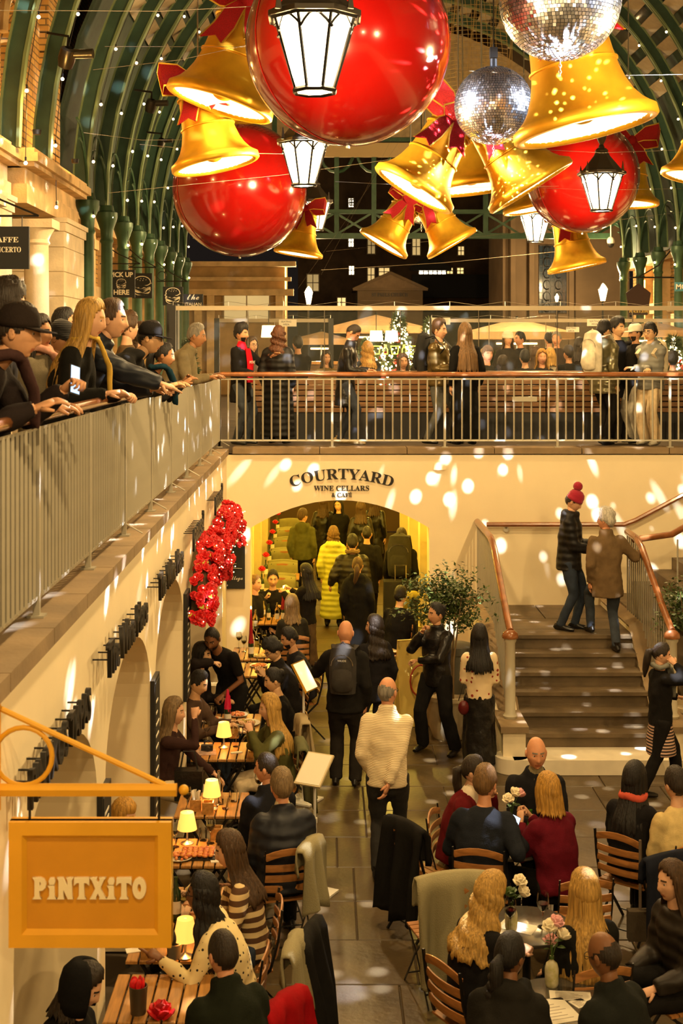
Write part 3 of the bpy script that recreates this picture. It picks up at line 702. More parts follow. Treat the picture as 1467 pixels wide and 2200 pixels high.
for k, (px, py, Y) in enumerate(((145, 120, 18.5), (325, 225, 23), (347, 305, 26))):
    t = thing('spotlight', ('chrome theatre spotlight clamped to the nearest roof rib', 'small black spotlight clamped beside the upper bell', 'small black spotlight clamped beside the lower bell')[k], 'spotlight', at(px, py, Y)); s = (.2, .16, .12)[k]
    q = MB(); q.lathe([(.01, -s * .9), (s * .5, -s * .8), (s * .62, -s * .2), (s * .55, s * .5), (s * .3, s * .6)], 14, M=RX(.5) @ RY(.3)); q.build('housing', mat('spot_gunmetal', (.08, .07, .05), .3, metal=.8) if k == 0 else M_blk, t)
    q = MB(); q.cyl((s * .3, -.02, .02), (s * 1.8, -.05, .02), s * .33, n=12); q.build('barrel', mat('spot_gunmetal') if k == 0 else M_blk, t)
    q = MB(); q.tube([(0, 0, s * .4), (0, .05, s * 1.4), (-.3, .1, s * 1.7)], .02, 6); q.build('clamp', M_black, t)

for k, (x, y, z, p) in enumerate(((-3.75, 17.6, 7.65, 45), (-3.75, 20.3, 7.65, 45), (-3.75, 14.9, 7.65, 45), (-3.2, 20.9, UP - .02, 18), (-3.2, 17.5, UP - .02, 18))):  # uplights added to brighten the brick and stone facade
    t = thing('added_uplight', ('added cornice uplight between the first two ribs', 'added cornice uplight below the brick pier', 'added cornice uplight out at the left edge', 'added ground uplight at the ashlar pier', 'added ground uplight at the round stone column')[k], 'uplight', (x, y, z)); q = MB(); q.lathe([(.05, 0), (.06, .06), (.05, .06)], 12, cap=True); q.build('housing', M_blk, t); q = MB(); q.lathe([(.045, .062), (.001, .063)], 12); q.build('lens', M_bulbw, t)
    point('uplight_fill', (0, 0, .25), p, (1, .56, .16), .05, t)
# ================================================================ hanging decorations
def strip(mb, pts, side, w, t, mi, notch=0., wl=None):
    """ribbon strip swept along pts; side = width direction(s)"""
    pts = [Vector(p) for p in pts]; n = len(pts); V = []
    for i, p in enumerate(pts):
        s = Vector(side[i] if isinstance(side, list) else side).normalized(); tt = (pts[min(i + 1, n - 1)] - pts[max(i - 1, 0)]).normalized(); nn = tt.cross(s).normalized()
        ww = (wl[i] if wl else w) / 2
        for k, c in enumerate((-1, 0, 1)):
            q = p + s * c * ww
            if i == n - 1 and k == 1: q = q - tt * notch
            V += [q + nn * t / 2, q - nn * t / 2]
    Fs = []
    for i in range(n - 1):
        for k in range(2):
            a = i * 6 + k * 2; b_ = a + 6
            Fs += [(a, a + 2, b_ + 2, b_), (a + 1, b_ + 1, b_ + 3, a + 3)]
        a = i * 6; Fs += [(a, a + 6, a + 7, a + 1), (a + 4, a + 5, a + 11, a + 10)]
    for k in range(2): a = (n - 1) * 6 + k * 2; Fs.append((a, a + 2, a + 3, a + 1)); a = k * 2; Fs.append((a, a + 1, a + 3, a + 2))
    mb.add(V, Fs, mi)
def bow(parent, Rr, tails=True, loops=True, up=1.9, s=1.0):
    def piece(name, pts, side, w, notch=0, wl=None):
        q = MB(); strip(q, pts, side, w * .86, .03 * Rr, 0, notch * .86, [x * .86 for x in wl] if wl else None); strip(q, pts, side, w, .018 * Rr, 1, notch, wl)
        q.build(name, [M_ribbon, M_goldp], parent)
    V = lambda x, y, z: Vector((x * Rr, y * Rr, z * Rr))
    if tails:
        for sgn, ln in ((-1, 1.0), (1, .8)):
            pts = [V(sgn * .05, -.5, up), V(sgn * .18 * s, -.62, up - .25), V(sgn * .26 * s, -.66, up - .6 * ln), V(sgn * .40 * s, -.78, up - .95 * ln)]
            piece('ribbon_tail', pts, [(1, 0, 0)] * 4, .42 * Rr, .16 * Rr, [.2 * Rr, .36 * Rr, .42 * Rr, .46 * Rr])
    if loops:
        for sgn in (-1, 1):
            pts = [V(sgn * .0, -.5, up), V(sgn * .35, -.62, up + .22), V(sgn * .75, -.6, up + .30), V(sgn * .85, -.45, up + .12), V(sgn * .5, -.38, up - .02), V(0, -.42, up - .05)]
            piece('bow_loop', pts, [(0, -.35, 1)] * 6, .5 * Rr, 0, [.2 * Rr, .45 * Rr, .55 * Rr, .55 * Rr, .4 * Rr, .2 * Rr])
        q = MB(); q.ball(V(0, -.52, up), (.16 * Rr, .1 * Rr, .17 * Rr)); q.build('bow_knot', M_ribbon, parent)
BELL = [(1.0, 0), (1.03, .03), (1.02, .15), (.95, .20), (.86, .28), (.76, .42), (.68, .60), (.62, .82), (.585, 1.05), (.56, 1.3), (.54, 1.55), (.52, 1.75), (.46, 1.9), (.33, 2.02), (.15, 2.07), (.02, 2.08)]
_bell = MB(); _bell.lathe(BELL, 48)
_bell.lathe([(1.0, 0), (.90, .0), (.88, .06)], 48)
_bell = _bell.mesh('shell', M_gold, ang=None)
_bring = MB()
for r_, z in ((.605, .92), (.548, 1.62)): _bring.lathe([(r_, z - .025), (r_ + .03, z - .012), (r_ + .03, z + .012), (r_, z + .025)], 40)
_bring = _bring.mesh('collar_ring', M_gold)
_bdif = MB(); _bdif.lathe([(.885, .05), (.80, .26), (.68, .5), (.01, .52)], 40); _bdif = _bdif.mesh('glow_lining', M_bellin)  # glowing lining: light from inside the bell put into its surface
_bclap = MB(); _bclap.ball((0, 0, .30), (.24, .24, .20), 20, 10); _bclap.cyl((0, 0, .4), (0, 0, .52), .05); _bclap = _bclap.mesh('clapper', M_gold)
def bell(label, cx, cy, wpx, roll, Y, tails=True, loops=True, lean=-1.5, s=1.0):
    Rr = wpx / 2 * Y / F / 1.02
    t = thing('christmas_bell', label, 'bell', at(cx, cy, Y), 0, 'giant gold bells hanging from the roof')
    t.rotation_euler = (RY(R(roll)) @ RX(R(lean))).to_euler()
    for me, nm in ((_bell, 'shell'), (_bring, 'collar_ring'), (_bdif, 'glow_lining'), (_bclap, 'clapper')):
        o = link(nm, me, t); o.scale = (Rr,) * 3
    bow(t, Rr, tails, loops, s=s)
    Mi = t.rotation_euler.to_matrix().to_4x4(); top = Mi @ Vector((0, 0, 2.05 * Rr)); wx = t.location.x + top.x; zr = EZ + EB * math.sqrt(max(.05, 1 - ((wx - EXC) / EA) ** 2))
    q = MB(); q.cyl(Mi.inverted() @ top, Mi.inverted() @ (top + Vector((0, 0, zr - t.location.z - top.z))), .012, n=5); q.tube([(.08 * Rr * math.cos(a), 0, 2.12 * Rr + .08 * Rr * math.sin(a)) for a in np.linspace(0, 2 * PI, 9)], .012, 5); q.build('hanger', M_steel, t)
    return t
bell('large gold bell overlapping the left of the biggest red bauble', 470, 226, 236, 17.5, 17.4)
bell('gold bell just above and in front of the left red bauble', 464, 357, 190, -12, 18.4)
bell('largest gold bell at the upper right under the big mirror ball', 1260, 281, 310, -11.5, 15.4, loops=False)
bell('gold bell speckled with light tilting left below the mirror ball', 886, 411, 190, 31, 19)
bell('gold bell speckled with light tilting right beside the lantern bauble', 1143, 405, 204, -32, 19)
bell('gold bell hidden between the two speckled bells', 1015, 408, 205, -6, 21.5, tails=False, loops=False)
bell('small gold bell tilting left in the lower centre pair', 822, 527, 116, 31, 24)
bell('small gold bell tilting right in the lower centre pair', 973, 527, 120, -30, 24)
bell('gold bell hanging below the red bauble with the lantern', 1240, 577, 126, -11.5, 25.5)
bell('gold bell half hidden below the left red bauble and lanterns', 640, 548, 106, 9, 27)
bell('slim gold bell behind the right side of the lantern bauble', 1343, 440, 142, 3, 27)
bell('gold bell cut off by the right edge of the frame', 1502, 384, 165, 10, 20)
bell('gold bell peeping out below the right tilted speckled bell', 1146, 452, 130, -9, 27, tails=False, loops=False)
bell('gold bell rim glimpsed under the bottom of the left red bauble', 512, 542, 96, 2, 31, tails=False, loops=False)
def bauble(label, cx, cy, rpx, Y):
    r = rpx * Y / F; t = thing('red_bauble', label, 'bauble', at(cx, cy, Y), 0, 'giant red baubles')
    q = MB(); q.ball((0, 0, 0), r, 64, 40); q.build('sphere', M_red, t, ang=None)
    q = MB(); q.lathe([(r * 1.004, -.012), (r * 1.008, 0), (r * 1.004, .012)], 64, M=RX(PI / 2) @ RY(.5)); q.build('seam', mat('bauble_seam', (.30, .004, .004), .3), t)
    q = MB(); q.lathe([(r * .22, r * .96), (r * .22, r * 1.1), (r * .1, r * 1.14)], 20, cap=True); q.build('cap', M_gold, t)
    q = MB(); q.cyl((0, 0, r * 1.1), (0, 0, EZ + EB * math.sqrt(max(.05, 1 - ((t.location.x - EXC) / EA) ** 2)) - t.location.z), .012, n=5); q.build('hanger', M_steel, t)
    q = MB(); q.cyl((0, 0, -r * 1.03), (0, 0, -r * .98), .02, n=6); q.build('eyelet', M_steel, t)
bauble('biggest glossy red bauble behind the largest lantern at top', 747, 92, 220, 13.2)
bauble('glossy red bauble at the left below the two gold bells', 515, 407, 144, 20.9)
bauble('glossy red bauble at the right behind a hanging lantern', 1251, 379, 121, 23.6)
# mirror balls
def mirror_ball(label, cx, cy, rpx, Y, nlat, gobo, seed):
    r = rpx * Y / F; c = at(cx, cy, Y); rnd = random.Random(seed)
    t = thing('mirror_ball', label, 'mirror ball', c, 0, 'mirror balls')
    q = MB(); q.ball((0, 0, 0), r * .985, 40, 24); q.build('core', M_char, t)
    q = MB()
    for i in range(nlat):
        p0 = -PI / 2 + PI * i / nlat; p1 = p0 + PI / nlat; pm = (p0 + p1) / 2; nl = max(6, int(2 * nlat * math.cos(pm)))
        for j in range(nl):
            a0, a1 = 2 * PI * j / nl, 2 * PI * (j + 1) / nl; am = (a0 + a1) / 2
            nrm = Vector((math.cos(pm) * math.cos(am), math.cos(pm) * math.sin(am), math.sin(pm))); e1 = Vector((-math.sin(am), math.cos(am), 0)); e2 = nrm.cross(e1)
            h1 = r * math.cos(pm) * (a1 - a0) * .43; h2 = r * (p1 - p0) * .43
            nn = (nrm + e1 * rnd.gauss(0, .075) + e2 * rnd.gauss(0, .075)).normalized(); f1 = (e1 - nn * e1.dot(nn)).normalized(); f2 = nn.cross(f1); cc = nrm * r
            q.add([cc - f1 * h1 - f2 * h2, cc + f1 * h1 - f2 * h2, cc + f1 * h1 + f2 * h2, cc - f1 * h1 + f2 * h2], [(0, 1, 2, 3)])
    o = q.build('mirror_tiles', M_mirror, t, smooth=False); o['kind'] = 'stuff'
    q = MB(); q.cyl((0, 0, r * .98), (0, 0, r + .1), .05); q.box((0, 0, r + .18), (.1, .1, .14)); q.cyl((0, 0, r + .2), (0, 0, r + 2), .01, n=5); q.build('motor', M_blk, t)
    q = MB()
    for k in range(5): q.tube([(.014 * math.cos(a), 0, -r - .02 - k * .03 + .018 * math.sin(a)) if k % 2 else (0, .014 * math.cos(a), -r - .02 - k * .03 + .018 * math.sin(a)) for a in np.linspace(0, 2 * PI, 7)], .004, 4)
    q.build('chain', M_steel, t)
    if gobo:
        for sx_ in (-1, 1):
            sl = bpy.data.lights.new('mirror_spot', 'SPOT'); sl.energy = 1600; sl.spot_size = R(26); sl.color = (.75, .82, 1.0); sl.shadow_soft_size = .08
            so = bpy.data.objects.new('mirror_spot', sl); COL.objects.link(so); so.parent = t; so.location = (sx_ * 3.2, -1.0, .6); so.rotation_euler = (-so.location).to_track_quat('-Z', 'Y').to_euler()
        l = bpy.data.lights.new('added_gobo_lamp', 'POINT'); l.energy = 1.0; l.shadow_soft_size = .012; l.use_nodes = True  # patterned lamp added under the ball, stands in for its reflected spots
        nt = l.node_tree; N = nt.nodes; L = nt.links; em = N['Emission']
        tc = N.new('ShaderNodeTexCoord'); vo = N.new('ShaderNodeTexVoronoi'); vo.inputs['Scale'].default_value = gobo[1]; vo.inputs['Randomness'].default_value = 1.
        mp = N.new('ShaderNodeMapping'); mp.inputs['Location'].default_value = (seed * 3.1, 0, 0)
        L.new(tc.outputs['Normal'], mp.inputs[0]); L.new(mp.outputs[0], vo.inputs['Vector'])
        mr = N.new('ShaderNodeMapRange'); mr.inputs['From Min'].default_value = gobo[2]; mr.inputs['From Max'].default_value = gobo[2] * .45; mr.inputs['To Min'].default_value = 0; mr.inputs['To Max'].default_value = gobo[0]
        L.new(vo.outputs['Distance'], mr.inputs['Value']); L.new(mr.outputs[0], em.inputs['Strength']); em.inputs['Color'].default_value = (.90, .93, 1.0, 1)
        lo = bpy.data.objects.new('added_gobo_lamp', l); COL.objects.link(lo); lo.parent = t; lo.location = (0, -r * .35, -r - .28)
mirror_ball('big mirror ball cut by the top edge at the right', 1203, 0, 130, 13.3, 52, (8500, 20., .25), 1)
mirror_ball('mirror ball hanging in the middle beside the gold bells', 1060, 227, 84, 18.0, 46, (3400, 16., .24), 2)
mirror_ball('small mirror ball hidden behind the speckled bell', 905, 425, 56, 27, 36, None, 3)
# hanging lanterns
_n8 = 8; LR1, LR0, LH = .33, .155, .56
_lg = MB(); _lg.lathe([(LR0, 0), (LR1, LH)], _n8); _lg.lathe([(LR1, LH), (.02, LH)], _n8); _lg.lathe([(.02, 0), (LR0, 0)], _n8); _lg = _lg.mesh('lamp_glass', M_lampglass, smooth=False)
_lf = MB()
for j in range(_n8):
    a = 2 * PI * j / _n8; a2 = 2 * PI * (j + 1) / _n8; P0 = Vector((LR0 * math.cos(a), LR0 * math.sin(a), 0)); P1 = Vector((LR1 * math.cos(a), LR1 * math.sin(a), LH)); Q1 = Vector((LR1 * math.cos(a2), LR1 * math.sin(a2), LH))
    _lf.cyl(P0 * 1.01, P1 * 1.01, .013, n=5)
    _lf.tube([P1 + (Q1 - P1) * k - (P1 - P0).normalized() * .12 * (1 - math.sin(PI * k)) for k in np.linspace(0, 1, 7)], .012, 4)
for r_, z in ((LR0 + .01, 0), (LR1 + .015, LH)): _lf.tube([(r_ * math.cos(2 * PI * j / _n8), r_ * math.sin(2 * PI * j / _n8), z) for j in range(_n8 + 1)], .022, 5)
_lf = _lf.mesh('lamp_frame', M_black)
M_lroof = mat('lantern_roof', (.05, .04, .028), .5, metal=.4)
_lr = MB(); _lr.lathe([(LR1 + .06, LH), (LR1 + .06, LH + .04), (LR1 - .02, LH + .08), (.13, LH + .30), (.10, LH + .36), (.11, LH + .38), (.07, LH + .42)], _n8, cap=True)
for j in range(4):
    a = PI / 8 + PI / 2 * j; _lr.box(((LR1 + .06) * math.cos(a), (LR1 + .06) * math.sin(a), LH + .10), (.05, .02, .16), M=None, taper=.2)
_lr = _lr.mesh('lamp_roof', M_lroof, smooth=False)
_lfi = MB(); _lfi.lathe([(.03, LH + .4), (.05, LH + .44), (.03, LH + .48), (.07, LH + .56), (.085, LH + .64), (.06, LH + .72), (.02, LH + .76)], 12, cap=True); _lfi.cyl((0, 0, LH + .7), (0, 0, LH + 3.), .012, n=6); _lfi = _lfi.mesh('finial', M_lroof)
def lantern(label, X, Y, z):
    t = thing('hanging_lantern', label, 'lantern', (X, Y, z), PI / 8, 'hanging lanterns')
    for nm, me in (('lamp_glass', _lg), ('lamp_frame', _lf), ('lamp_roof', _lr), ('finial', _lfi)): link(nm, me, t)
    point('lantern_light', (0, 0, LH * .45), 900, (1, .68, .30), .09, t)
def lantern_px(label, px, py_bot, Y): p = at(px, py_bot, Y); lantern(label, p.x, Y, p.z)
lantern_px('largest glowing lantern hanging before the biggest bauble', 676, 196, 10.6)
lantern_px('glowing lantern to the right of the left bauble', 653, 398, 18.2)
lantern_px('farther glowing lantern low beside the left bauble', 677, 494, 27.5)
lantern_px('glowing lantern hanging in front of the right red bauble', 1292, 452, 21.3)
lantern_px('glowing lantern peeping out below the right red bauble', 1150, 519, 28.5)
for k, (x, y) in enumerate(((-.1, 2.6), (4.3, 13.4), (4.3, 5.8), (-.1, -5.), (4.3, -2.))): lantern(('hanging lantern above the camera', 'hanging lantern over the stairs just outside the frame', 'hanging lantern right of the camera', 'hanging lantern farthest behind the camera on the left row', 'hanging lantern behind the camera on the right row')[k], x, y, 7.2)
# wires and net
t = thing('suspension_wires', 'thin steel wires strung across the hall between the ornaments', 'wires')
for k, (x0, y0, x1, y1, Y) in enumerate(((-50, 22, 700, 5, 12), (230, 415, 960, 325, 19), (225, 100, 800, 85, 16), (300, 310, 700, 332, 18), (700, 540, 1467, 455, 26), (690, 580, 1200, 540, 28), (690, 590, 840, 300, 38), (640, 620, 860, 300, 38), (960, 150, 1467, 160, 16), (1100, 318, 1467, 322, 17), (1060, 398, 1467, 405, 20), (720, 390, 1200, 400, 18), (200, 150, 560, 90, 14), (180, 285, 420, 300, 17))):
    q = MB(); A = at(x0, y0, Y); B = at(x1, y1, Y + 1.5); q.tube([A, (A + B) / 2 - Vector((0, 0, .05)), B], .0028, 4); q.build('wire', mat('dull_wire', (.25, .2, .14), .5), t)
t = thing('hanging_net', 'fine gold net draped behind the mirror balls', 'net'); q = MB(); Yn = 31
for i in range(22):
    px = 958 + i * 7; q.tube([at(px + 6 * math.sin(py * .02 + i), py, Yn + .3 * math.sin(px * .05)) for py in range(-10, 290 - abs(i - 11) * 6, 40)], .007, 3)
for j in range(30):
    py = j * 9; q.tube([at(px, py + 10 * math.sin((px - 958) * .02) + .003 * (px - 1030) ** 2, Yn + .3 * math.sin(px * .05)) for px in range(958, 1112, 22)], .007, 3)
q.build('net_mesh', mat('net_gold', (.5, .34, .12), .6), t)
# ---- red flower garlands with pin lights over the two far arches
rm = []
for s in range(3):
    rr = random.Random(s); q = MB()
    for k in range(11):
        a = k * 2.4; rad = .012 + .022 * (k / 10); pz = .03 - .02 * (k / 10); M = T(rad * math.cos(a), rad * math.sin(a), pz) @ RZ(a) @ RY(.5 + .5 * k / 10 + rr.uniform(-.2, .2))
        q.ball((0, 0, 0), (.014, .026 + .008 * k / 10, .030), 6, 4, M=M)
    rm.append(q.mesh('rose', M_rose))
lm = MB(); lm.add([(0, -.025, 0), (.05, 0, .01), (.0, .025, 0), (-.05, 0, .01), (0, -.02, .004), (0, .02, .004)], [(0, 1, 2, 3)]); lm = lm.mesh('garland_leaf', mat('gold_leaf', (.45, .42, .03), .5))
for gi, (yc, lab) in enumerate(((14.85, 'red rose garland with pin lights over the nearer flowered arch'), (17.35, 'red rose garland with pin lights over the farthest arch'))):
    t = thing('rose_garland', lab, 'garland', (0, 0, 0), 0, 'rose garlands on the arcade'); rr = random.Random(gi + 5)
    core = [(WALL + .10, yc - 1.22 * math.cos(a), 2.12 + .56 * math.sin(a)) for a in np.linspace(-.05, PI * (.92 if gi else .98), 15)]
    q = MB(); q.tube(core, .085, 8); q.build('moss_core', mat('garland_moss', (.06, .03, .01), .9), t)
    pin = MB()
    for k in range(190):
        a = rr.uniform(-.05, PI * .98); th = rr.uniform(-2.0, 2.0); r_ = rr.uniform(.10, .165)
        c = Vector((WALL + .10, yc - 1.22 * math.cos(a), 2.12 + .56 * math.sin(a))); rad = Vector((0, -1.22 * math.cos(a), .56 * math.sin(a))).normalized()
        d = Vector((1, 0, 0)) * math.cos(th) + rad * math.sin(th) + Vector((0, -.35, .1)); d.normalize(); p = c + d * r_
        if p.x < WALL + .02: p.x = WALL + .03
        o = link('rose', rm[k % 3], t, p); o.rotation_euler = d.to_track_quat('Z', 'Y').to_euler(); sc_ = rr.uniform(.8, 1.3); o.scale = (sc_,) * 3
        if k % 9 == 0: o = link('leaf', lm, t, p + d * .04); o.rotation_euler = d.to_track_quat('Z', 'Y').to_euler()
        if k % 2 == 0: pin.ball(p + d * .055 + Vector((rr.uniform(-.03, .03), rr.uniform(-.03, .03), rr.uniform(-.03, .03))),   .0065, 5, 4)
    o = pin.build('pin_lights', M_bulbw, t); o['kind'] = 'stuff'
    point('pin_light_glow', (WALL + .45, yc, 2.6), 2.5, (1, .5, .2), .2, t)
# ---- pinned metal letters above the arches
def wall_text(label, body, yc, z, w, size, bend=None, serif=False, off=0.):
    t = thing('wall_letters', label, 'lettering', (WALL, yc, z)); me = text_mesh(body, size, .012, bend, off, 3, width=w); me.materials.append(M_ink)
    link('letters', me, t, (.085, 0, 0), (0, 0, PI / 2))
    q = MB()
    for k in range(9):
        yy = -w / 2 * .9 + w * .9 * k / 8; zz = (bend + .06) * math.cos(yy / bend) - bend if bend else .1; q.cyl((-.02, yy, zz), (.085, yy, zz), .006, n=4)
    q.build('standoff_pins', M_black, t)
wall_text('black metal letters over the nearest arch', 'PINTXOS TAPAS', 6.68, 2.82, 1.5, .24, off=.004)
wall_text('black metal letters over the second arch from the camera', 'The Wine Place', 8.95, 2.87, 1.78, .30, off=.004)
wall_text('black metal letters over the middle arch', 'The Wine Place', 11.45, 2.87, 1.78, .30, off=.004)
wall_text('black metal letters above the nearer rose garland', 'pause?', 13.9, 2.92, 1.1, .30, off=.006)
wall_text('black metal letters above the farther rose garland', 'pause?', 16.55, 2.95, 1.1, .30, off=.006)
# ---- boards on the piers
for (yc, z0, z1, lab) in ((8.47, 1.35, 2.1, 'dark framed menu board on the pier next to the mustard sign'), (11.01, .88, 2.18, 'dark framed menu board on the pier beside the sitting girl'), (13.55, 1.35, 2.42, 'tall dark framed board on the pier below the rose garland')):
    t = thing('menu_board', lab, 'board', (WALL - .02, yc, z0)); h = z1 - z0
    q = MB(); q.bx(0, .035, -.17, .17, 0, h); q.build('frame', M_blk, t, smooth=False)
    q = MB(); q.bx(.03, .04, -.14, .14, .03, h - .03); q.build('panel', M_char, t, smooth=False)
    rr = random.Random(int(yc)); q = MB()
    for k in range(12): a = .08 + k * (h - .18) / 12; q.bx(.04, .043, -.11, -.11 + rr.uniform(.08, .22), a, a + .018)
    q.build('chalk_lines', M_chalk, t, smooth=False)
t = thing('chalkboard', 'large chalkboard with handwriting on the wall beside the candle', 'chalkboard', at(490, 1215, YB - .03))
q = MB(); q.bx(-.24, .24, -.02, .03, -.33, .33); q.build('board', M_char, t, smooth=False)
letters('lettering', SCRIPT('La Gallega'), .085, M_chalk, t, (.04, -.024, -.20), width=.34, ext=.002); letters('lettering', SCRIPT('ones'), .07, M_chalk, t, (-.06, -.024, -.29), ext=.002)
q = MB(); q.tube([(.02, -.024, -.03), (.2, -.024, -.04)], .004, 4); q.tube([(.02, -.024, .03), (.12, -.024, .03)], .004, 4); q.build('chalk_lines', M_chalk, t)
# ---- mustard hanging sign in the foreground
Ys = 5.75; c = at(196, 1895, Ys); t = thing('hanging_sign', 'mustard framed hanging sign with cream lettering in the foreground', 'sign', c)
w, h = 347 * Ys / F, 268 * Ys / F
q = MB(); q.bx(-w / 2, w / 2, -.012, .012, -h / 2, h / 2); q.build('panel', M_yellowd, t, smooth=False)
for nm, (x0, x1, z0, z1) in (('a', (-w/2, w/2, h/2-.055, h/2)), ('b', (-w/2, w/2, -h/2, -h/2+.055)), ('c', (-w/2, -w/2+.055, -h/2+.055, h/2-.055)), ('d', (w/2-.055, w/2, -h/2+.055, h/2-.055))):
    q = MB(); q.bx(x0, x1, -.035, .035, z0, z1)
    lip = .018
    if x1 - x0 > z1 - z0: zz = z0 if nm == 'a' else z1; q.add([(x0+.05, -.035, zz), (x1-.05, -.035, zz), (x1-.05-lip, -.013, zz + (lip if nm == 'b' else -lip)), (x0+.05+lip, -.013, zz + (lip if nm == 'b' else -lip))], [(0, 1, 2, 3)])
    else: xx = x1 if nm == 'c' else x0; q.add([(xx, -.035, z0), (xx, -.035, z1), (xx + (lip if nm == 'c' else -lip), -.013, z1 - lip), (xx + (lip if nm == 'c' else -lip), -.013, z0 + lip)], [(0, 1, 2, 3)])
    q.build('frame', M_yellow, t, smooth=False)
# chunky flared letters built as solids
def glyph(ch):
    g = {'P': [[(0, 0), (.10, 0), (.26, 0), (.36, 0), (.28, .12), (.28, .40), (.45, .42), (.58, .55), (.60, .75), (.50, .93), (.34, 1.0), (0, 1.0), (.08, .88), (.08, .12)]],
         'i': [[(0, 0), (.38, 0), (.30, .12), (.28, .6), (.04, .6), (.10, .5), (.09, .12)], [(.10, .70), (.30, .70), (.34, .85), (.28, .98), (.12, .98), (.06, .85)]],
         'N': [[(0, 0), (.30, 0), (.25, .12), (.25, .55), (.50, .0), (.72, 0), (.68, .12), (.66, .88), (.72, 1.), (.44, 1.), (.49, .88), (.49, .5), (.26, 1.0), (0, 1.0), (.06, .88), (.06, .12)]],
         'T': [[(.14, 0), (.52, 0), (.44, .12), (.43, .78), (.56, .78), (.68, .68), (.66, 1.0), (0, 1.0), (-.02, .68), (.10, .78), (.23, .78), (.22, .12)]],
         'X': [[(0, 0), (.26, 0), (.24, .08), (.36, .32), (.46, .08), (.44, 0), (.74, 0), (.66, .10), (.46, .52), (.62, .9), (.70, 1.), (.44, 1.), (.47, .92), (.36, .70), (.26, .92), (.29, 1.0), (0, 1.0), (.08, .9), (.25, .5), (.06, .1)]]}
    return g[ch]
q = MB(); x = 0; lay = []
def tri_prism(poly, th, M):
    me = bpy.data.curves.new('g', 'CURVE'); me.dimensions = '2D'; me.fill_mode = 'BOTH'; me.extrude = th; me.bevel_depth = .0025
    for pl in poly:
        sp_ = me.splines.new('POLY'); sp_.points.add(len(pl) - 1); sp_.use_cyclic_u = True
        for k, (a, b_) in enumerate(pl): sp_.points[k].co = (a, b_, 0, 1)
    o = bpy.data.objects.new('g', me); m2 = bpy.data.meshes.new_from_object(o); bpy.data.objects.remove(o); bpy.data.curves.remove(me)
    return m2
H_ = .088; sx_ = .088
xs_ = {'P': .62, 'i': .40, 'N': .74, 'T': .68, 'X': .72, 'O': .62}
tot = sum(xs_[c_] + .08 for c_ in 'PiNTXiTO'); x = -tot / 2
for ch in 'PiNTXiTO':
    if ch == 'O':
        ang = np.linspace(0, 2 * PI, 20)[:-1]; poly = [[(.31 + .31 * math.cos(a), .5 + .5 * math.sin(a)) for a in ang], [(.31 + .11 * math.cos(-a), .5 + .24 * math.sin(-a)) for a in ang]]
    else: poly = glyph(ch)
    if ch == 'P': poly = poly + [[(.28, .58), (.28, .84), (.36, .82), (.40, .72), (.36, .60)]]
    m2 = tri_prism([[(a * sx_, b_ * H_) for a, b_ in pl] for pl in poly], .006, None); m2.materials.append(M_cream)
    o = link('letter', m2, t, (x * sx_, -.018, -H_ * .5 - .018), (PI / 2, 0, 0)); x += xs_[ch] + .08
q = MB(); zb = (1895 - 1697) * Ys / F
xl = -c.x + WALL - .03
q.tube([(xl, 0, zb), (w / 2 + .02, 0, zb)], .030, 6); q.ball((w / 2 + .05, 0, zb), .022, 12, 8)
q.build('arm', M_yellow, t, smooth=True)
q = MB(); q.tube([(xl, 0, zb + .36), (w / 2 - .03, 0, zb + .02)], .013, 8); q.build('stay', M_yellow, t)
q = MB(); cx_ = (50 - 196) * Ys / F; cz_ = (1895 - 1625) * Ys / F; rr_ = 62 * Ys / F; q.tube([(cx_ + rr_ * math.cos(a), 0, cz_ + rr_ * math.sin(a)) for a in np.linspace(0, 2 * PI, 25)], .011, 8); q.build('scroll', M_yellow, t)
q = MB(); q.bx(xl - .02, xl + .02, -.05, .05, zb - .1, zb + .42); q.build('wall_plate', M_yellow, t, smooth=False)
for s in (-.38, .42): q = MB(); q.cyl((s * w, 0, h / 2), (s * w, 0, zb), .006, n=5); q.build('hook', M_black, t)
# ================================================================ glass terrace of the upper level
t = thing('terrace_bench', 'long slatted wooden bench with black base behind the back railing', 'bench', (0, 21.1, UP))
q = MB(); q.bx(-1.35, 6.6, 0, .35, 0, .42); q.build('base', M_blk, t, smooth=False)
for i in range(6):
    x0 = -1.3
    for L_ in (1.6, 1.58, 1.58, 1.58, 1.5):
        q = MB(); q.bx(x0 + .01, x0 + L_ - .01, -.02 - .01 * (i % 2), .03, .43 + i * .088, .43 + i * .088 + .07); q.build('slat', M_wood2, t, smooth=False); x0 += L_
q = MB(); q.bx(-1.35, 6.6, -.06, .30, 1.0, 1.07); q.build('ledge', M_wood2, t, smooth=False)
q = MB(); q.bx(-1.35, 6.6, .35, .85, .70, .78); q.build('seat', M_wood2, t, smooth=False)
q = MB(); q.bx(-1.3, 6.5, .35, .8, .0, .70); q.build('plinth', M_blk, t, smooth=False)
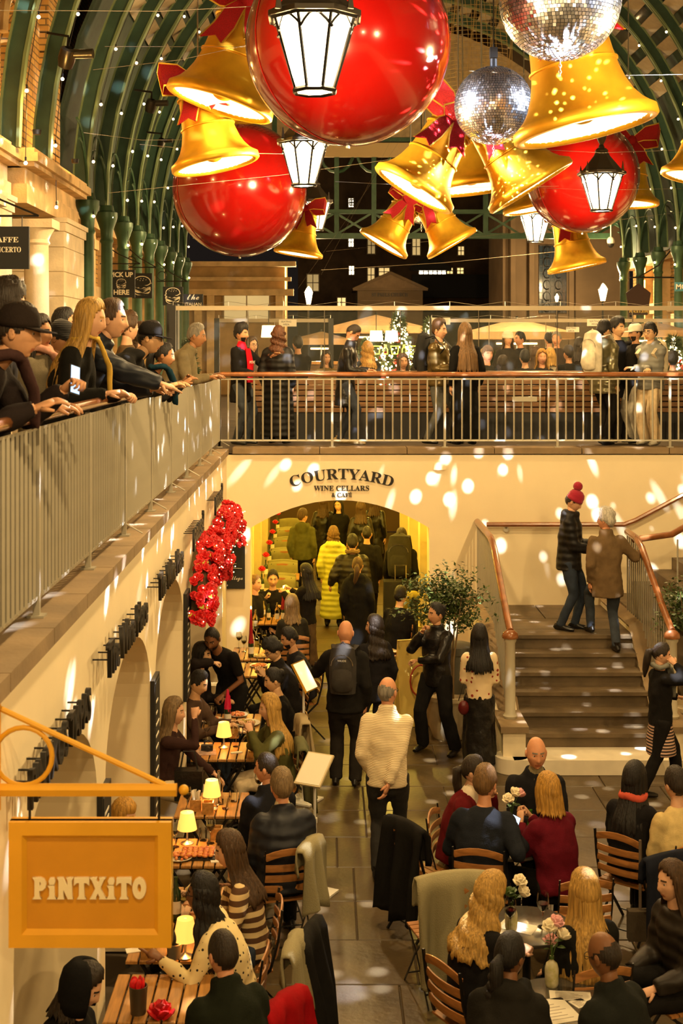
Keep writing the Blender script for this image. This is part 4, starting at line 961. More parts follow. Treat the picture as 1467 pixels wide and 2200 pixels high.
def glass_screen(label, px0, px1, py, Y, pxs, z0, posts=(), back=None):
    z = at(0, py, Y).z; t = thing('glass_screen', label, 'glass screen', (0, Y, UP)); h = z - UP
    q = MB(); q.bx(XP(px0, Y), XP(px1, Y), -.04, .04, h - .05, h + .02); q.build('top_rail', mat('screen_rail', (.40, .33, .22), .5), t, smooth=False)
    xs = [px0] + list(pxs) + [px1]
    for a, b_ in zip(xs, xs[1:]):
        q = MB(); q.bx(XP(a, Y) + .01, XP(b_, Y) - .01, -.006, .006, z0, h - .05); q.build('pane', M_pane, t, smooth=False)
        q = MB(); q.cyl((XP(b_, Y), -.02, z0), (XP(b_, Y), -.02, h), .008, n=5); q.build('clamp_post', M_steel, t)
    for px in posts:
        q = MB(); q.bx(XP(px, Y) - .05, XP(px, Y) + .05, -.06, .06, 0, h + .03); q.build('post', M_blk, t, smooth=False)
    n = max(3, int((px1 - px0) / 110)); q = MB(); P = []
    for k in range(n + 1):
        x = XP(px0 + (px1 - px0) * k / n, Y); q.cyl((x, 0, h), (x, 0, h + .09), .006, n=4); P.append((x, 0, h + .09))
        if k < n: P.append((XP(px0 + (px1 - px0) * (k + .5) / n, Y), 0, h + .03))
    q.tube(P, .003, 3); q.build('tension_wire', M_steel, t)
glass_screen('front glass screen with pale top rail along the bench', 372, 1560, 660, 21.35, (533, 697, 860, 1028, 1196, 1358), 1.07, (371,))
glass_screen('rear glass screen segment left of the fairy-lit trees', 470, 710, 687, 26.5, (590,), .9, (466, 711))
glass_screen('rear glass screen segment behind the seated crowd', 927, 1560, 687, 26.5, (1050, 1172, 1290, 1412), .9, (928,))
for k, (px, py, w, h, Y, lab) in enumerate(((618, 694, 38, 15, 26.4, 'white notice on the glass left of the parasol'), (947, 690, 40, 15, 26.4, 'white notice on the glass behind the leather-jacketed man'), (1280, 693, 38, 15, 26.4, 'white notice on the glass behind the backpack group'), (1230, 708, 28, 11, 26.45, 'small white notice beside the seated crowd'))):
    t = thing('notice', lab, 'notice', at(px, py, Y)); q = MB(); q.box((0, 0, 0), (w * Y / F, .012, h * Y / F)); q.build('sheet', M_paper, t, smooth=False)
    for j in range(2): letters('lettering', ('SEATING', 'AREA')[j], .05, M_ink, t, (-.03, -.008, .01 - .055 * j), ext=.001)
t = thing('service_cabinet', 'tall black cabinet at the left end of the glass terrace', 'cabinet', (XP(371, 22.0), 22.0, UP)); q = MB(); q.bx(-.09, .09, -.1, .2, 0, 2.15); q.build('body', M_blk, t, smooth=False); q = MB(); q.bx(-.07, .07, -.11, -.1, .2, 2.0); q.build('door', M_char, t, smooth=False)
# parasols, trees, lamps on the terrace
M_canvas = mat('parasol_canvas', (.55, .36, .18), .8, var=.1)
def parasol(label, px, py, wpx, Y):
    c = at(px, py, Y); w = wpx / 2 * Y / F; t = thing('parasol', label, 'parasol', (c.x, Y, UP)); h = c.z - UP
    for k in range(8):
        a0, a1 = PI / 4 * k + PI / 8, PI / 4 * (k + 1) + PI / 8; q = MB(); z1 = h - w * .24
        q.add([(0, 0, h), (w * math.cos(a0), w * math.sin(a0), z1), (w * math.cos(a1), w * math.sin(a1), z1), (0, 0, h - .02), (w * math.cos(a0), w * math.sin(a0), z1 - .02), (w * math.cos(a1), w * math.sin(a1), z1 - .02), (w * math.cos(a0), w * math.sin(a0), z1 - .15), (w * math.cos(a1), w * math.sin(a1), z1 - .15)], [(0, 1, 2), (3, 5, 4), (1, 6, 7, 2)]); q.build('canopy_panel', M_canvas, t, smooth=False)
    q = MB(); q.cyl((0, 0, 0), (0, 0, h + .05), .03); q.build('pole', M_black, t)
    q = MB(); q.box((0, 0, h - w * .24 - .25), (w * .7, .05, .04)); q.build('heater_bar', mat('heater_glow', (1, .6, .2), .5, emit=7, ecol=(1, .62, .2)), t, smooth=False)
    point('parasol_lamp', (0, -.3, h - w * .24 - .4), 90, WARM, .15, t)
parasol('wide beige parasol left of the tallest fairy-lit tree', 808, 676, 210, 31)
parasol('wide beige parasol behind the seated crowd', 1110, 684, 250, 30)
parasol('beige parasol at the far left of the terrace', 690, 712, 130, 34)
parasol('beige parasol by the right edge behind the capped man', 1400, 690, 170, 33)
_tl = MB(); rr = random.Random(3)
for k in range(60):
    d = Vector((rr.gauss(0, 1), rr.gauss(0, 1), rr.gauss(0, .6))).normalized(); p = d * rr.uniform(.05, .16); s = d.cross(Vector((0, 0, 1))).normalized() * .03; _tl.add([p - s, p + d * .07, p + s, p - d * .05], [(0, 1, 2, 3)])
_tl = _tl.mesh('fir_spray', mat('fir_green', (.035, .06, .015), .6))
def fir(label, px, pt, pb, wpx, Y, nl=260, ns=46):
    top = at(px, pt, Y); bot = at(px, pb, Y); h = top.z - UP - .2; w = wpx / 2 * Y / F; t = thing('christmas_tree', label, 'tree', (top.x, Y, UP)); rr = random.Random(int(px))
    q = MB(); q.cyl((0, 0, 0), (0, 0, h), .05, .02); q.build('trunk', M_bark, t)
    q = MB(); q.lathe([(.22, 0), (.26, .35), (.24, .35)], 14, cap=True); q.build('tub', M_blk, t)
    fo = MB(); pl = MB(); ba = MB()
    for k in range(ns * 5):
        f = rr.random() ** .8; z = .35 + (h - .35) * f; r_ = w * (1 - f) ** .9 * rr.uniform(.3, 1.); a = rr.random() * 6.283; p = Vector((r_ * math.cos(a), r_ * math.sin(a), z))
        for j in range(14):
            d = Vector((rr.gauss(0, 1), rr.gauss(0, 1), rr.gauss(0, .7))).normalized(); s = d.orthogonal().normalized() * .035; fo.add([p - s, p + d * .16, p + s], [(0, 1, 2)])
    for k in range(nl):
        f = rr.random() ** .9; z = .4 + (h - .35) * f; r_ = w * (1 - f) ** .9 * rr.uniform(.75, 1.1); a = rr.random() * 6.283; pl.ball((r_ * math.cos(a), r_ * math.sin(a), z), .021, 5, 4)
    for k in range(14):
        f = rr.random(); z = .4 + (h - .5) * f; r_ = w * (1 - f); a = PI + rr.random() * PI; o = MB(); o.ball((r_ * math.cos(a), r_ * math.sin(a), z), .06, 10, 8); o.build('bauble', M_red, t)
    o = fo.build('foliage', mat('fir_green'), t, smooth=False); o['kind'] = 'stuff'
    o = pl.build('fairy_lights', M_bulbw, t); o['kind'] = 'stuff'
    point('tree_glow', (0, -.5 - w, h * .55), 18, (1, .6, .2), .3, t)
fir('tallest fairy-lit christmas tree in front of the church gate', 856, 655, 800, 120, 28.5, 420)
fir('fairy-lit christmas tree behind the man in the leather jacket', 922, 672, 800, 100, 29.5, 260)
fir('low fairy-lit bush tree left of the tallest tree', 790, 712, 800, 120, 28, 300)
fir('fairy-lit christmas tree by the right edge behind the grey puffer', 1446, 706, 800, 110, 24.5, 420)
fir('low fairy-lit tree beside the boy behind the bench', 1062, 745, 800, 60, 25, 90)
fir('fairy-lit tree at the left inside the glass terrace', 405, 712, 790, 60, 27, 120)
for k, (px, py, Y) in enumerate(((808, 722, 27.5), (841, 722, 27.6), (577, 712, 25))):
    t = thing('terrace_lamp', ('cream lampshade left of the tallest tree trunk', 'cream lampshade hanging before the tallest tree', 'cream lampshade behind the long-haired woman')[k], 'lamp', at(px, py, Y)); q = MB(); q.lathe([(.14, -.11), (.12, .11)], 14); q.build('shade', mat('terrace_shade', (1, .8, .5), .5, emit=5, ecol=(1, .7, .3)), t); q = MB(); q.cyl((0, 0, .1), (0, 0, .5), .008); q.build('cord', M_blk, t)
NE = mat('neon_yellow', (1, .8, .1), .4, emit=5, ecol=(1, .72, .05))
for k, px in enumerate((788, 808, 828, 848, 868, 888)):
    t = thing('neon_icon', ('bottle', 'tumbler', 'tall cup', 'soda cup', 'fries box', 'ice cream')[k] + '-shaped yellow neon icon behind the bench', 'neon sign', at(px, 752, 27)); q = MB(); s = .08
    P = [(-s * .7, -s), (s * .7, -s), (s, s), (-s, s), (-s * .7, -s)] if k % 2 else [(-s * .5, -s), (s * .5, -s), (s * .5, s * .2), (s * .2, s * .6), (s * .2, s * 1.3), (-s * .2, s * 1.3), (-s * .2, s * .6), (-s * .5, s * .2), (-s * .5, -s)]
    q.tube([(a, 0, b_) for a, b_ in P], .010, 5); q.build('tube', NE, t)
t = thing('bar_counter', 'orange-lit wooden bar counter under the terrace parasol', 'counter', (XP(1110, 29), 29.0, UP)); q = MB(); q.bx(-1.3, 1.3, 0, .5, 0, 1.2); q.build('front', mat('counter_orange', (.7, .33, .09), .6), t, smooth=False); q = MB(); q.bx(-1.4, 1.4, -.1, .55, 1.2, 1.26); q.build('worktop', M_wood2, t, smooth=False)
t = thing('bar_counter', 'dark counter left of the terrace with bottles', 'counter', (XP(690, 28.5), 28.5, UP)); q = MB(); q.bx(-1., .9, 0, .5, 0, 1.1); q.build('front', M_wood2, t, smooth=False); q = MB(); q.bx(-1.1, 1., -.1, .55, 1.1, 1.16); q.build('worktop', M_wood, t, smooth=False)

fir('fairy-lit christmas tree in the gap right of the bowed man', 822, 700, 800, 90, 29, 240)
fir('fairy-lit tree behind the smiling man in grey', 1330, 712, 800, 70, 27, 160)
t = thing('neon_rail', 'thin black rail carrying the neon icons', 'rail', (XP(838, 27.05), 27.05, UP)); q = MB(); q.cyl((-.65, 0, 1.18), (.65, 0, 1.18), .012, n=6); q.build('bar', M_black, t)
for s in (-1, 1): q = MB(); q.cyl((s * .6, 0, 0), (s * .6, 0, 1.5), .015, n=6); q.build('post', M_black, t)
# ================================================================ people
_ct = bpy.data.textures.new('cloth_folds', 'CLOUDS'); _ct.noise_scale = .11; _ct.noise_depth = 2
def cloth(rgb, kind='wool'):
    k = 'cloth_%02x%02x%02x_%s' % (*rgb, kind); c = lin(rgb)
    if kind == 'leather': return mat(k, c, .3, bump=.5, bscale=25, spec=.45)
    if kind == 'puffer': return mat(k, c, .5, wave=.9, wscale=3.4, waxis='Z', spec=.3)
    if kind == 'shiny': return mat(k, c, .25, metal=.35, wave=.7, wscale=3.0, waxis='Z')
    if kind == 'knit': return mat(k, c, .9, wave=.35, wscale=22, waxis='Z', sheen=.2)
    if kind == 'denim': return mat(k, c, .85, var=.25, vscale=9, bump=.2, bscale=60)
    if kind == 'dots': return spotmat(k, c, (.02, .012, .008), 26, .22)
    if kind == 'hearts': return spotmat(k, c, (.30, .03, .015), 14, .24)
    if kind == 'stripe': return stripemat(k, c, (.02, .014, .014), 9.5)
    if kind == 'band': return stripemat(k, c, (.09, .04, .015), 4.2)
    if kind == 'plaid': return stripemat(k, c, (.015, .012, .01), 14)
    return mat(k, c, .9, var=.12, vscale=14, bump=.25, bscale=90, spec=.15)
def spotmat(k, c, c2, scale, thr):
    m = mat(k, c, .85); nt = m.node_tree; N = nt.nodes; L = nt.links
    if 'Mix' in [n.label for n in N]: return m
    tc = N.new('ShaderNodeTexCoord'); v = N.new('ShaderNodeTexVoronoi'); v.inputs['Scale'].default_value = scale; v.inputs['Randomness'].default_value = .5; L.new(tc.outputs['Object'], v.inputs['Vector'])
    lt = N.new('ShaderNodeMath'); lt.operation = 'LESS_THAN'; lt.inputs[1].default_value = thr; L.new(v.outputs['Distance'], lt.inputs[0])
    mx = N.new('ShaderNodeMix'); mx.data_type = 'RGBA'; mx.label = 'Mix'; mx.inputs[6].default_value = (*c, 1); mx.inputs[7].default_value = (*c2, 1); L.new(lt.outputs[0], mx.inputs[0]); L.new(mx.outputs[2], N['Principled BSDF'].inputs['Base Color']); return m
def stripemat(k, c, c2, scale):
    m = mat(k, c, .85); nt = m.node_tree; N = nt.nodes; L = nt.links
    if 'Mix' in [n.label for n in N]: return m
    tc = N.new('ShaderNodeTexCoord'); v = N.new('ShaderNodeTexWave'); v.bands_direction = 'Z'; v.inputs['Scale'].default_value = scale; v.inputs['Distortion'].default_value = .4; L.new(tc.outputs['Object'], v.inputs['Vector'])
    lt = N.new('ShaderNodeMath'); lt.operation = 'GREATER_THAN'; lt.inputs[1].default_value = .5; L.new(v.outputs['Fac'], lt.inputs[0])
    mx = N.new('ShaderNodeMix'); mx.data_type = 'RGBA'; mx.label = 'Mix'; mx.inputs[6].default_value = (*c, 1); mx.inputs[7].default_value = (*c2, 1); L.new(lt.outputs[0], mx.inputs[0]); L.new(mx.outputs[2], N['Principled BSDF'].inputs['Base Color']); return m
HAIR = {'black': (.012, .009, .008), 'dark': (.030, .018, .010), 'brown': (.085, .042, .016), 'light': (.20, .105, .035), 'blond': (.64, .37, .085), 'gold': (.60, .31, .05), 'ash': (.26, .17, .08), 'grey': (.30, .27, .22), 'white': (.62, .58, .50), 'auburn': (.13, .045, .014)}
def hairmat(h):
    c = HAIR[h]; return mat('hair_' + h, c, .55, col2=tuple(x * .42 for x in c), vscale=3.2, stretch=(26, 26, 1.6), bump=.9, bscale=4.)
SKIN = {'fair': (.66, .37, .22), 'mid': (.56, .29, .15), 'tan': (.42, .20, .09), 'brown': (.20, .085, .035), 'asian': (.64, .38, .20), 'ruddy': (.64, .30, .16)}
def skinmats(sk, hair):
    c = SKIN[sk]
    return [mat('skin_' + sk, c, .5, var=.06, vscale=20, spec=.4), mat('lip_' + sk, (c[0] * .72, c[1] * .45, c[2] * .42), .45), mat('eye_white', (.6, .56, .5), .3), mat('eye_iris', (.02, .012, .008), .2), mat('brow_' + hair, tuple(x * .7 for x in HAIR[hair]), .8)]
def _sm(t): t = np.clip(t, 0, 1); return t * t * (3 - 2 * t)
def head_grid(NT=46, NP=34, nose=True, fem=0.):
    u = np.linspace(-1, 1, NT + 1)[:-1]; a = PI * (.5 * u + .5 * u ** 3); p = np.linspace(0, PI, NP + 1); p = p[1:-1]
    A, Pp = np.meshgrid(a, p); dx = np.sin(Pp) ** .86 * np.sin(A); dy = -np.sin(Pp) ** .86 * np.cos(A); dz = np.cos(Pp)
    x = .075 * dx; y = np.where(dy < 0, .090, .104) * dy; z = np.where(dz > 0, .125, .118) * dz
    t = np.clip(-z / .118, 0, 1); x = x * (1 - (.26 + .08 * fem) * t ** 2); y = np.where(y > 0, y * (1 - .6 * t ** 1.2), y * (1 - .02 * t))
    y = np.where((y < 0) & (z > .04), y * (1 - 1.2 * (z - .04)), y)
    if nose:
        w = _sm(-y / .05); g = lambda v, s: np.exp(-(v / s) ** 2)
        h = np.interp(z, [-.054, -.047, -.038, -.014, .010, .024], [0, .014, .025, .015, .006, 0]) * (1 - .2 * fem); sg = np.interp(z, [-.05, -.03, .02], [.015, .0125, .008])
        y = y - w * h * g(x, sg) + w * .010 * g(np.abs(x) - .031, .014) * g(z - .006, .011) - w * .005 * (1 - .6 * fem) * g(z - .026, .009) * g(x, .045)
        y = y - w * .006 * g(z + .070, .009) * g(x, .022) + w * .004 * g(z + .0705, .0028) * g(x, .02) - w * .008 * g(z + .104, .013) * g(x, .02) + w * .005 * g(z + .087, .008) * g(x, .022)
        x = x + np.sign(x) * .003 * g(z + .02, .02) * w
    V = [(0, .0, .125)] + list(zip(x.ravel(), y.ravel(), z.ravel())) + [(0, -.02, -.118)]
    n = NT; k = NP - 1; Fs = [(0, 1 + j, 1 + (j + 1) % n) for j in range(n)]
    Fs += [(1 + i * n + j, 1 + (i + 1) * n + j, 1 + (i + 1) * n + (j + 1) % n, 1 + i * n + (j + 1) % n) for i in range(k - 1) for j in range(n)]
    e = 1 + k * n; Fs += [(e, 1 + (k - 1) * n + (j + 1) % n, 1 + (k - 1) * n + j) for j in range(n)]
    V = np.array(V); ang = np.concatenate([[PI], A.ravel(), [0]])
    return V, Fs, ang
HEADS = {}
def head_data(fem):
    if fem in HEADS: return HEADS[fem]
    V, Fs, ang = head_grid(fem=fem); cen = np.array([V[list(f)].mean(0) for f in Fs]); mi = np.zeros(len(Fs), int)
    fr = cen[:, 1] < -.05
    mi[fr & (np.abs(cen[:, 0]) < .024) & (cen[:, 2] < -.061) & (cen[:, 2] > -.079)] = 1
    mi[fr & (np.abs(cen[:, 0]) > .012) & (np.abs(cen[:, 0]) < .050) & (cen[:, 2] > .019) & (cen[:, 2] < .029 + .0)] = 4
    b = MB()
    b.v = [tuple(v) for v in V]; b.f = list(Fs); b.m = list(mi)
    for s in (-1, 1):
        b.ball((s * .031, -.064, .005), (.0135, .0125, .0105), 8, 6, 2); b.ball((s * .031, -.0735, .005), .0058, 6, 4, 3)
        b.ball((s * .078, .014, -.002), (.009, .019, .031), 8, 6, 0); b.ball((s * .083, .010, .004), (.005, .011, .017), 6, 5, 0)
    HEADS[fem] = b; return b
HL = ([0, .55, .9, 1.2, 1.45, 1.75, 2.4, PI], [.082, .077, .052, .0, -.018, -.005, -.055, -.072])
def hair_shell(mb, M, th=.012, lift=0., hl=HL, seed=0, top=None, rough=.3, fringe=0.):
    V, Fs, ang = HSHELL; rr = np.random.RandomState(seed); aa = np.abs(ang); line = np.interp(aa, *hl) - fringe * np.exp(-(aa / .8) ** 2)
    inside = V[:, 2] - line; ok = inside > -.004
    if top is not None: ok &= ~(V[:, 2] > top + .045 * np.clip(V[:, 1] / .09, -1, 1))
    nrm = V / np.linalg.norm(V * [1, .8, .7], axis=1)[:, None]; nrm /= np.linalg.norm(nrm, axis=1)[:, None]
    strand = np.sin(ang * 23 + V[:, 2] * 40) * .3 + rr.uniform(-1, 1, len(V)) * .7
    off = np.clip(inside / .03, .25, 1) * th * (1 + rough * strand) + lift * _sm((V[:, 2] - .03) / .09)
    P = V + nrm * (off[:, None] + .002)
    base = len(mb.v); keep = [f for f in Fs if all(ok[list(f)])]
    used = sorted({i for f in keep for i in f}); ix = {v: i for i, v in enumerate(used)}
    mb.add([tuple(P[i]) for i in used], [tuple(ix[i] for i in f) for f in keep], 0, M)
HSHELL = head_grid(36, 24, nose=False)
def curtain(mb, M, L_, A=2.05, seed=0, spread=1.0, gather=0., wav=.0, front=0.):
    rr = random.Random(seed); nu, nv = 56, 16; V = []; ph = [rr.uniform(0, 6.3) for _ in range(6)]; tip = [rr.uniform(-.035, .02) for _ in range(nu + 1)]
    jit = [rr.uniform(-1, 1) for _ in range(nu + 1)]
    for i in range(nu + 1):
        u = -A + 2 * A * i / nu
        for j in range(nv + 1):
            v = j / nv; z = .07 - v * (L_ + .07 + tip[i] * v)
            r_ = np.interp(-z, [-.07, -.03, .04, .12, .20, .30, .5, .8], [.085, .098, .103, .102, .132, .178, .200, .205])
            r_ = r_ + .0045 * math.sin(u * 17 + ph[0]) + .004 * jit[i] * min(1, v * 3) + .004 * math.sin(u * 31 + v * 3 + ph[1])
            g = 1 - gather * _sm(v); uu = u * g * (1 + (spread - 1) * _sm((v - .3) * 1.5))
            if wav: r_ += wav * math.sin(v * 22 + ph[2] + u * 2.); uu += wav * 3 * math.sin(v * 17 + u * 9)
            yy = r_ * math.cos(uu) * (1.04 if math.cos(uu) > 0 else .95); xx = r_ * math.sin(uu) * .93
            V.append((xx, yy + front * _sm(v), z))
    Fs = [(i * (nv + 1) + j, (i + 1) * (nv + 1) + j, (i + 1) * (nv + 1) + j + 1, i * (nv + 1) + j + 1) for i in range(nu) for j in range(nv)]
    mb.add(V, Fs, 0, M)
def hand(mb, w, d, pn, side, pose, s=1.0, mi=0):
    d = Vector(d).normalized(); pn = Vector(pn); pn = (pn - d * pn.dot(d)).normalized(); x = d.cross(pn) * side   # x points to thumb side
    w = Vector(w); B = lambda a, b_, c: w + (x * a + d * b_ + pn * c) * s
    mb.tube([B(0, -.02, 0), B(0, .02, 0), B(.004, .055, 0), B(.002, .088, 0)], [.024 * s, .030 * s, .040 * s, .036 * s], 8, ry=[.019 * s, .016 * s, .015 * s, .012 * s], side=x, mi=mi)
    curl = {'relax': (.25, .45, .4), 'grip': (.9, 1.25, .8), 'flat': (.05, .08, .08), 'fist': (1.3, 1.6, .9), 'point': (1.1, 1.5, .9)}[pose]
    for k, (o, l) in enumerate(((.027, .072), (.009, .080), (-.009, .074), (-.026, .058))):
        c = (.06, .08, .06) if pose == 'point' and k == 0 else curl
        p = B(o, .086, 0); ang = 0; pts = [p]
        for q_, seg in enumerate((.45, .30, .25)):
            ang += c[q_] * (1 + .06 * k); p = p + (d * math.cos(ang) + pn * math.sin(ang)) * l * seg * s + x * (o * .08 * s); pts.append(p)
        mb.tube(pts, [.0098 * s, .0092 * s, .0082 * s, .006 * s], 6, mi=mi)
    ta = .7 if pose in ('flat', 'relax', 'point') else .45; p = B(.030, .022, .004); pts = [p]; dd = (d * math.cos(ta) + x * math.sin(ta) + pn * (.25 if pose in ('flat', 'relax') else .6)).normalized()
    for seg in (.034, .028): p = p + dd * seg * s; pts.append(p); dd = (dd + d * .25 + pn * .25 - x * .15).normalized()
    mb.tube(pts, [.013 * s, .011 * s, .007 * s], 6, mi=mi)
def ik(A, Tg, a, b_, hint):
    A = Vector(A); Tg = Vector(Tg); d = Tg - A; L_ = d.length
    if L_ > (a + b_) * .995: Tg = A + d * ((a + b_) * .995 / L_); d = Tg - A; L_ = d.length
    if L_ < abs(a - b_) + .02: L_ = abs(a - b_) + .02
    u = d.normalized(); c = (a * a + L_ * L_ - b_ * b_) / (2 * a * L_); c = max(-1, min(1, c)); h = Vector(hint); h = h - u * h.dot(u)
    h = h.normalized() if h.length > 1e-5 else u.orthogonal().normalized()
    return A + u * a * c + h * a * math.sqrt(max(0, 1 - c * c)), Tg
def soften(o, vox, amp=.0, smooth=4):
    m = o.modifiers.new('union', 'REMESH'); m.mode = 'VOXEL'; m.voxel_size = vox; m.use_smooth_shade = True
    m = o.modifiers.new('soft', 'SMOOTH'); m.factor = .6; m.iterations = smooth
    if amp:
        m = o.modifiers.new('folds', 'DISPLACE'); m.texture = _ct; m.strength = amp; m.mid_level = .5; m.texture_coords = 'LOCAL'
NP_ = [0]
def person(label, x, y, z=0., face=0., H=1.74, fem=0, sit=None, lean=0., side=0., twist=0., hy=0., hp=0., hr=0., L=None, Rh=None, hl='relax', hrp='relax', eL=None, eR=None,
           feet=None, top=('wool', (30, 28, 26)), bot=('wool', (24, 22, 20)), hair=('short', 'dark'), skin='fair', fat=1.0, hem=.10, collar=.0, hood=False, sleeve=1.0, shoes=(20, 18, 16),
           hat=None, glasses=False, scarf=None, inner=None, beard=None, skirt=None, wide=1.0, group=None, far=False, vox=.02, half=False, neck_out=None):
    NP_[0] += 1; seed = NP_[0]
    s = H / 1.75; t = thing('person', label, 'person', (x, y, z), R(face), group)
    hz = (sit + .10) if sit is not None else .93 * s
    P0 = Vector((0, 0, hz)); la = R(lean); sa = R(side)
    d1 = Vector((math.sin(sa) * .8, -math.sin(la * .75), math.cos(la * .75))).normalized(); d2 = Vector((math.sin(sa) * 1.1, -math.sin(la * 1.2), math.cos(la * 1.2))).normalized()
    C = P0 + d1 * .27 * s; Nk = C + d2 * .285 * s
    sh = .172 * s if not fem else .152 * s
    ta = R(twist); ax = Vector((math.cos(ta), math.sin(ta), 0)); ax = (ax - d2 * ax.dot(d2)).normalized()
    Sc = Nk - d2 * .098 * s; SL, SR = Sc + ax * sh, Sc - ax * sh
    dh = (d2 * .65 + Vector((0, 0, .35))).normalized(); Hd = Nk + dh * (.158 * s) + Vector((0, -.02 * s, 0)); fwd_up = Vector((0, 0, 1))
    HM = T(*Hd) @ RZ(R(hy)) @ RX(R(hp)) @ RY(R(hr)) @ Matrix.Scale(s * 1.06 if not fem else s * 1.03, 4)
    cv = lambda q: Vector((q[0], -q[1], q[2]))
    if L is None: L = (.215 * s, .03 + math.sin(la) * .25, hz - .06 * s) if sit is None else (.14, .36, hz + .08)
    if Rh is None: Rh = (-.215 * s, .03 + math.sin(la) * .25, hz - .06 * s) if sit is None else (-.14, .36, hz + .08)
    la_, lb_ = .295 * s, .265 * s
    EL, WL = ik(SL, cv(L), la_, lb_, cv(eL) if eL else Vector((.35, .7, -.5))); ER, WR = ik(SR, cv(Rh), la_, lb_, cv(eR) if eR else Vector((-.35, .7, -.5)))
    if feet is None: feet = ((.11, .02, 0), (-.11, -.02, 0)) if sit is None else ((.13, .40, 0), (-.13, .36, 0))
    hj = .092 * s; legs = []
    for sg, ft in ((1, feet[0]), (-1, feet[1])):
        Hj = P0 + Vector((sg * hj, 0, -.02)); K, An = ik(Hj, cv(ft) + Vector((0, 0, .09)), .44 * s, .43 * s, Vector((sg * .08, -1, .35))); legs.append((Hj, K, An))
    kind, col = top; e = {'tee': .006, 'knit': .016, 'wool': .022, 'leather': .022, 'puffer': .045, 'shiny': .045, 'coat': .03, 'denim': .02}.get(kind, .018); m_top = cloth(col, kind)
    rx = (1.0 if not fem else .90) * fat * s; ry = (1.0 if not fem else .95) * fat * s
    # body: one skin mesh
    b = MB(); hd = head_data(float(fem)); bb = len(b.v); b.v += [tuple(HM @ Vector(v)) for v in hd.v]; b.f += [tuple(i + bb for i in f) for f in hd.f]; b.m += list(hd.m)
    hn = HM @ Vector((0, .012, -.06)); b.tube([hn, (hn + Nk) / 2, Nk - d2 * .03, Sc - d2 * .05], [.052 * s, .050 * s, .066 * s, .11 * s], 12)
    b.tube([P0, C, Sc], [.13 * rx, .12 * rx, .12 * rx], 10, ry=[.09 * ry] * 3, side=ax)
    for (S_, E_, W_, sg) in ((SL, EL, WL, 1), (SR, ER, WR, -1)): b.tube([S_, E_, W_], [.045 * s, .040 * s, .027 * s], 8)
    for (A_, K_, N_) in legs: b.tube([A_, K_, N_], [.06 * s, .045 * s, .035 * s], 8)
    for (E_, W_, sg, ps) in ((EL, WL, 1, hl), (ER, WR, -1, hrp)):
        d = (W_ - E_).normalized(); pn = Vector((-sg * 1., -.15, -.35)) if abs(d.z) > .6 else Vector((-sg * .25, 0, -1)); hand(b, W_, d, pn, sg, ps, s * 1.05)
    b.build('body', skinmats(skin, hair[1]), t, ang=None)
    if inner:
        q = MB(); q.tube([C, Sc, Nk + d2 * .005], [.15 * rx, .13 * rx, .075 * s], 10, ry=[.115 * ry, .10 * ry, .07 * s], side=ax, dome=True); o = q.build('shirt', cloth(inner), t); o.location = (0, -.012, 0)
    # top garment
    q = MB(); dn = Vector((0, 0, -1)) if sit is None else -d1
    hp_ = P0 + dn * hem if sit is None else P0 + dn * min(hem, .06)
    q.tube([hp_, P0 + d1 * .02, P0 + d1 * .15 * s, C, Sc - d2 * .03 * s, Sc + d2 * .045 * s, Nk - d2 * .005], [.158 * rx + e + min(.06, hem * .08), .160 * rx + e, .148 * rx + e, .165 * rx + e, .150 * rx + e, .105 * rx + e * .8, .068 * s + e * .5], 14,
           ry=[.118 * ry + e + min(.05, hem * .07), .118 * ry + e, .108 * ry + e, .122 * ry + e, .100 * ry + e, .075 * ry + e * .7, .062 * s + e * .5], side=ax)
    for S_, E_, W_ in ((SL, EL, WL), (SR, ER, WR)):
        q.ball(S_, (.060 * s + e * .6,) * 3, 10, 7); W2 = E_ + (W_ - E_) * (sleeve - .5) * 2 if sleeve > .5 else S_ + (E_ - S_) * sleeve * 2
        f = fat ** .5
        if sleeve > .5: q.tube([S_, S_ + (E_ - S_) * .5, E_, E_ + (W2 - E_) * .5, W2], [.060 * s * f + e * .7, .053 * s * f + e * .7, .045 * s * f + e * .75, .040 * s * f + e * .7, .034 * s + e * .5], 10, dome=False)
        else: q.tube([S_, W2], [.062 * s + e, .055 * s + e], 10)
        if sleeve > .5: q.ball(E_, (.046 * s * f + e * .75,) * 3, 8, 6)
    if sit is not None and hem > .15:
        for A_, K_, N_ in legs: q.tube([A_, A_ + (K_ - A_) * min(1, hem * 1.6)], [.115 * fat * s + e, .10 * s + e], 10, dome=True)
    if collar: q.tube([Nk - d2 * .03, Nk + d2 * collar + Vector((0, -.012, 0))], [.082 * s + e * .5, .076 * s + e * .4], 12, ry=[.078 * s + e * .5, .074 * s + e * .4], side=ax)
    if hood:
        hb = Nk + Vector((0, .075 * s, -.015 * s)); q.ball(hb, (.135 * s, .075 * s, .085 * s), 12, 8); q.ball(hb + Vector((0, .03, -.07)), (.10 * s, .05 * s, .07 * s), 10, 7)
        for sg in (-1, 1): q.ball(Nk + ax * sg * .09 * s + Vector((0, -.01, -.0)), (.05 * s, .075 * s, .05 * s), 8, 6)
    o = q.build({'knit': 'sweater', 'tee': 'shirt', 'puffer': 'puffer_jacket', 'shiny': 'puffer_jacket', 'coat': 'coat', 'wool': 'jacket', 'leather': 'leather_jacket'}.get(kind, 'top'), m_top, t)
    soften(o, vox, .012 if kind in ('tee',) else .028 if kind not in ('puffer', 'shiny') else .02)
    # legs
    kb, cb = bot
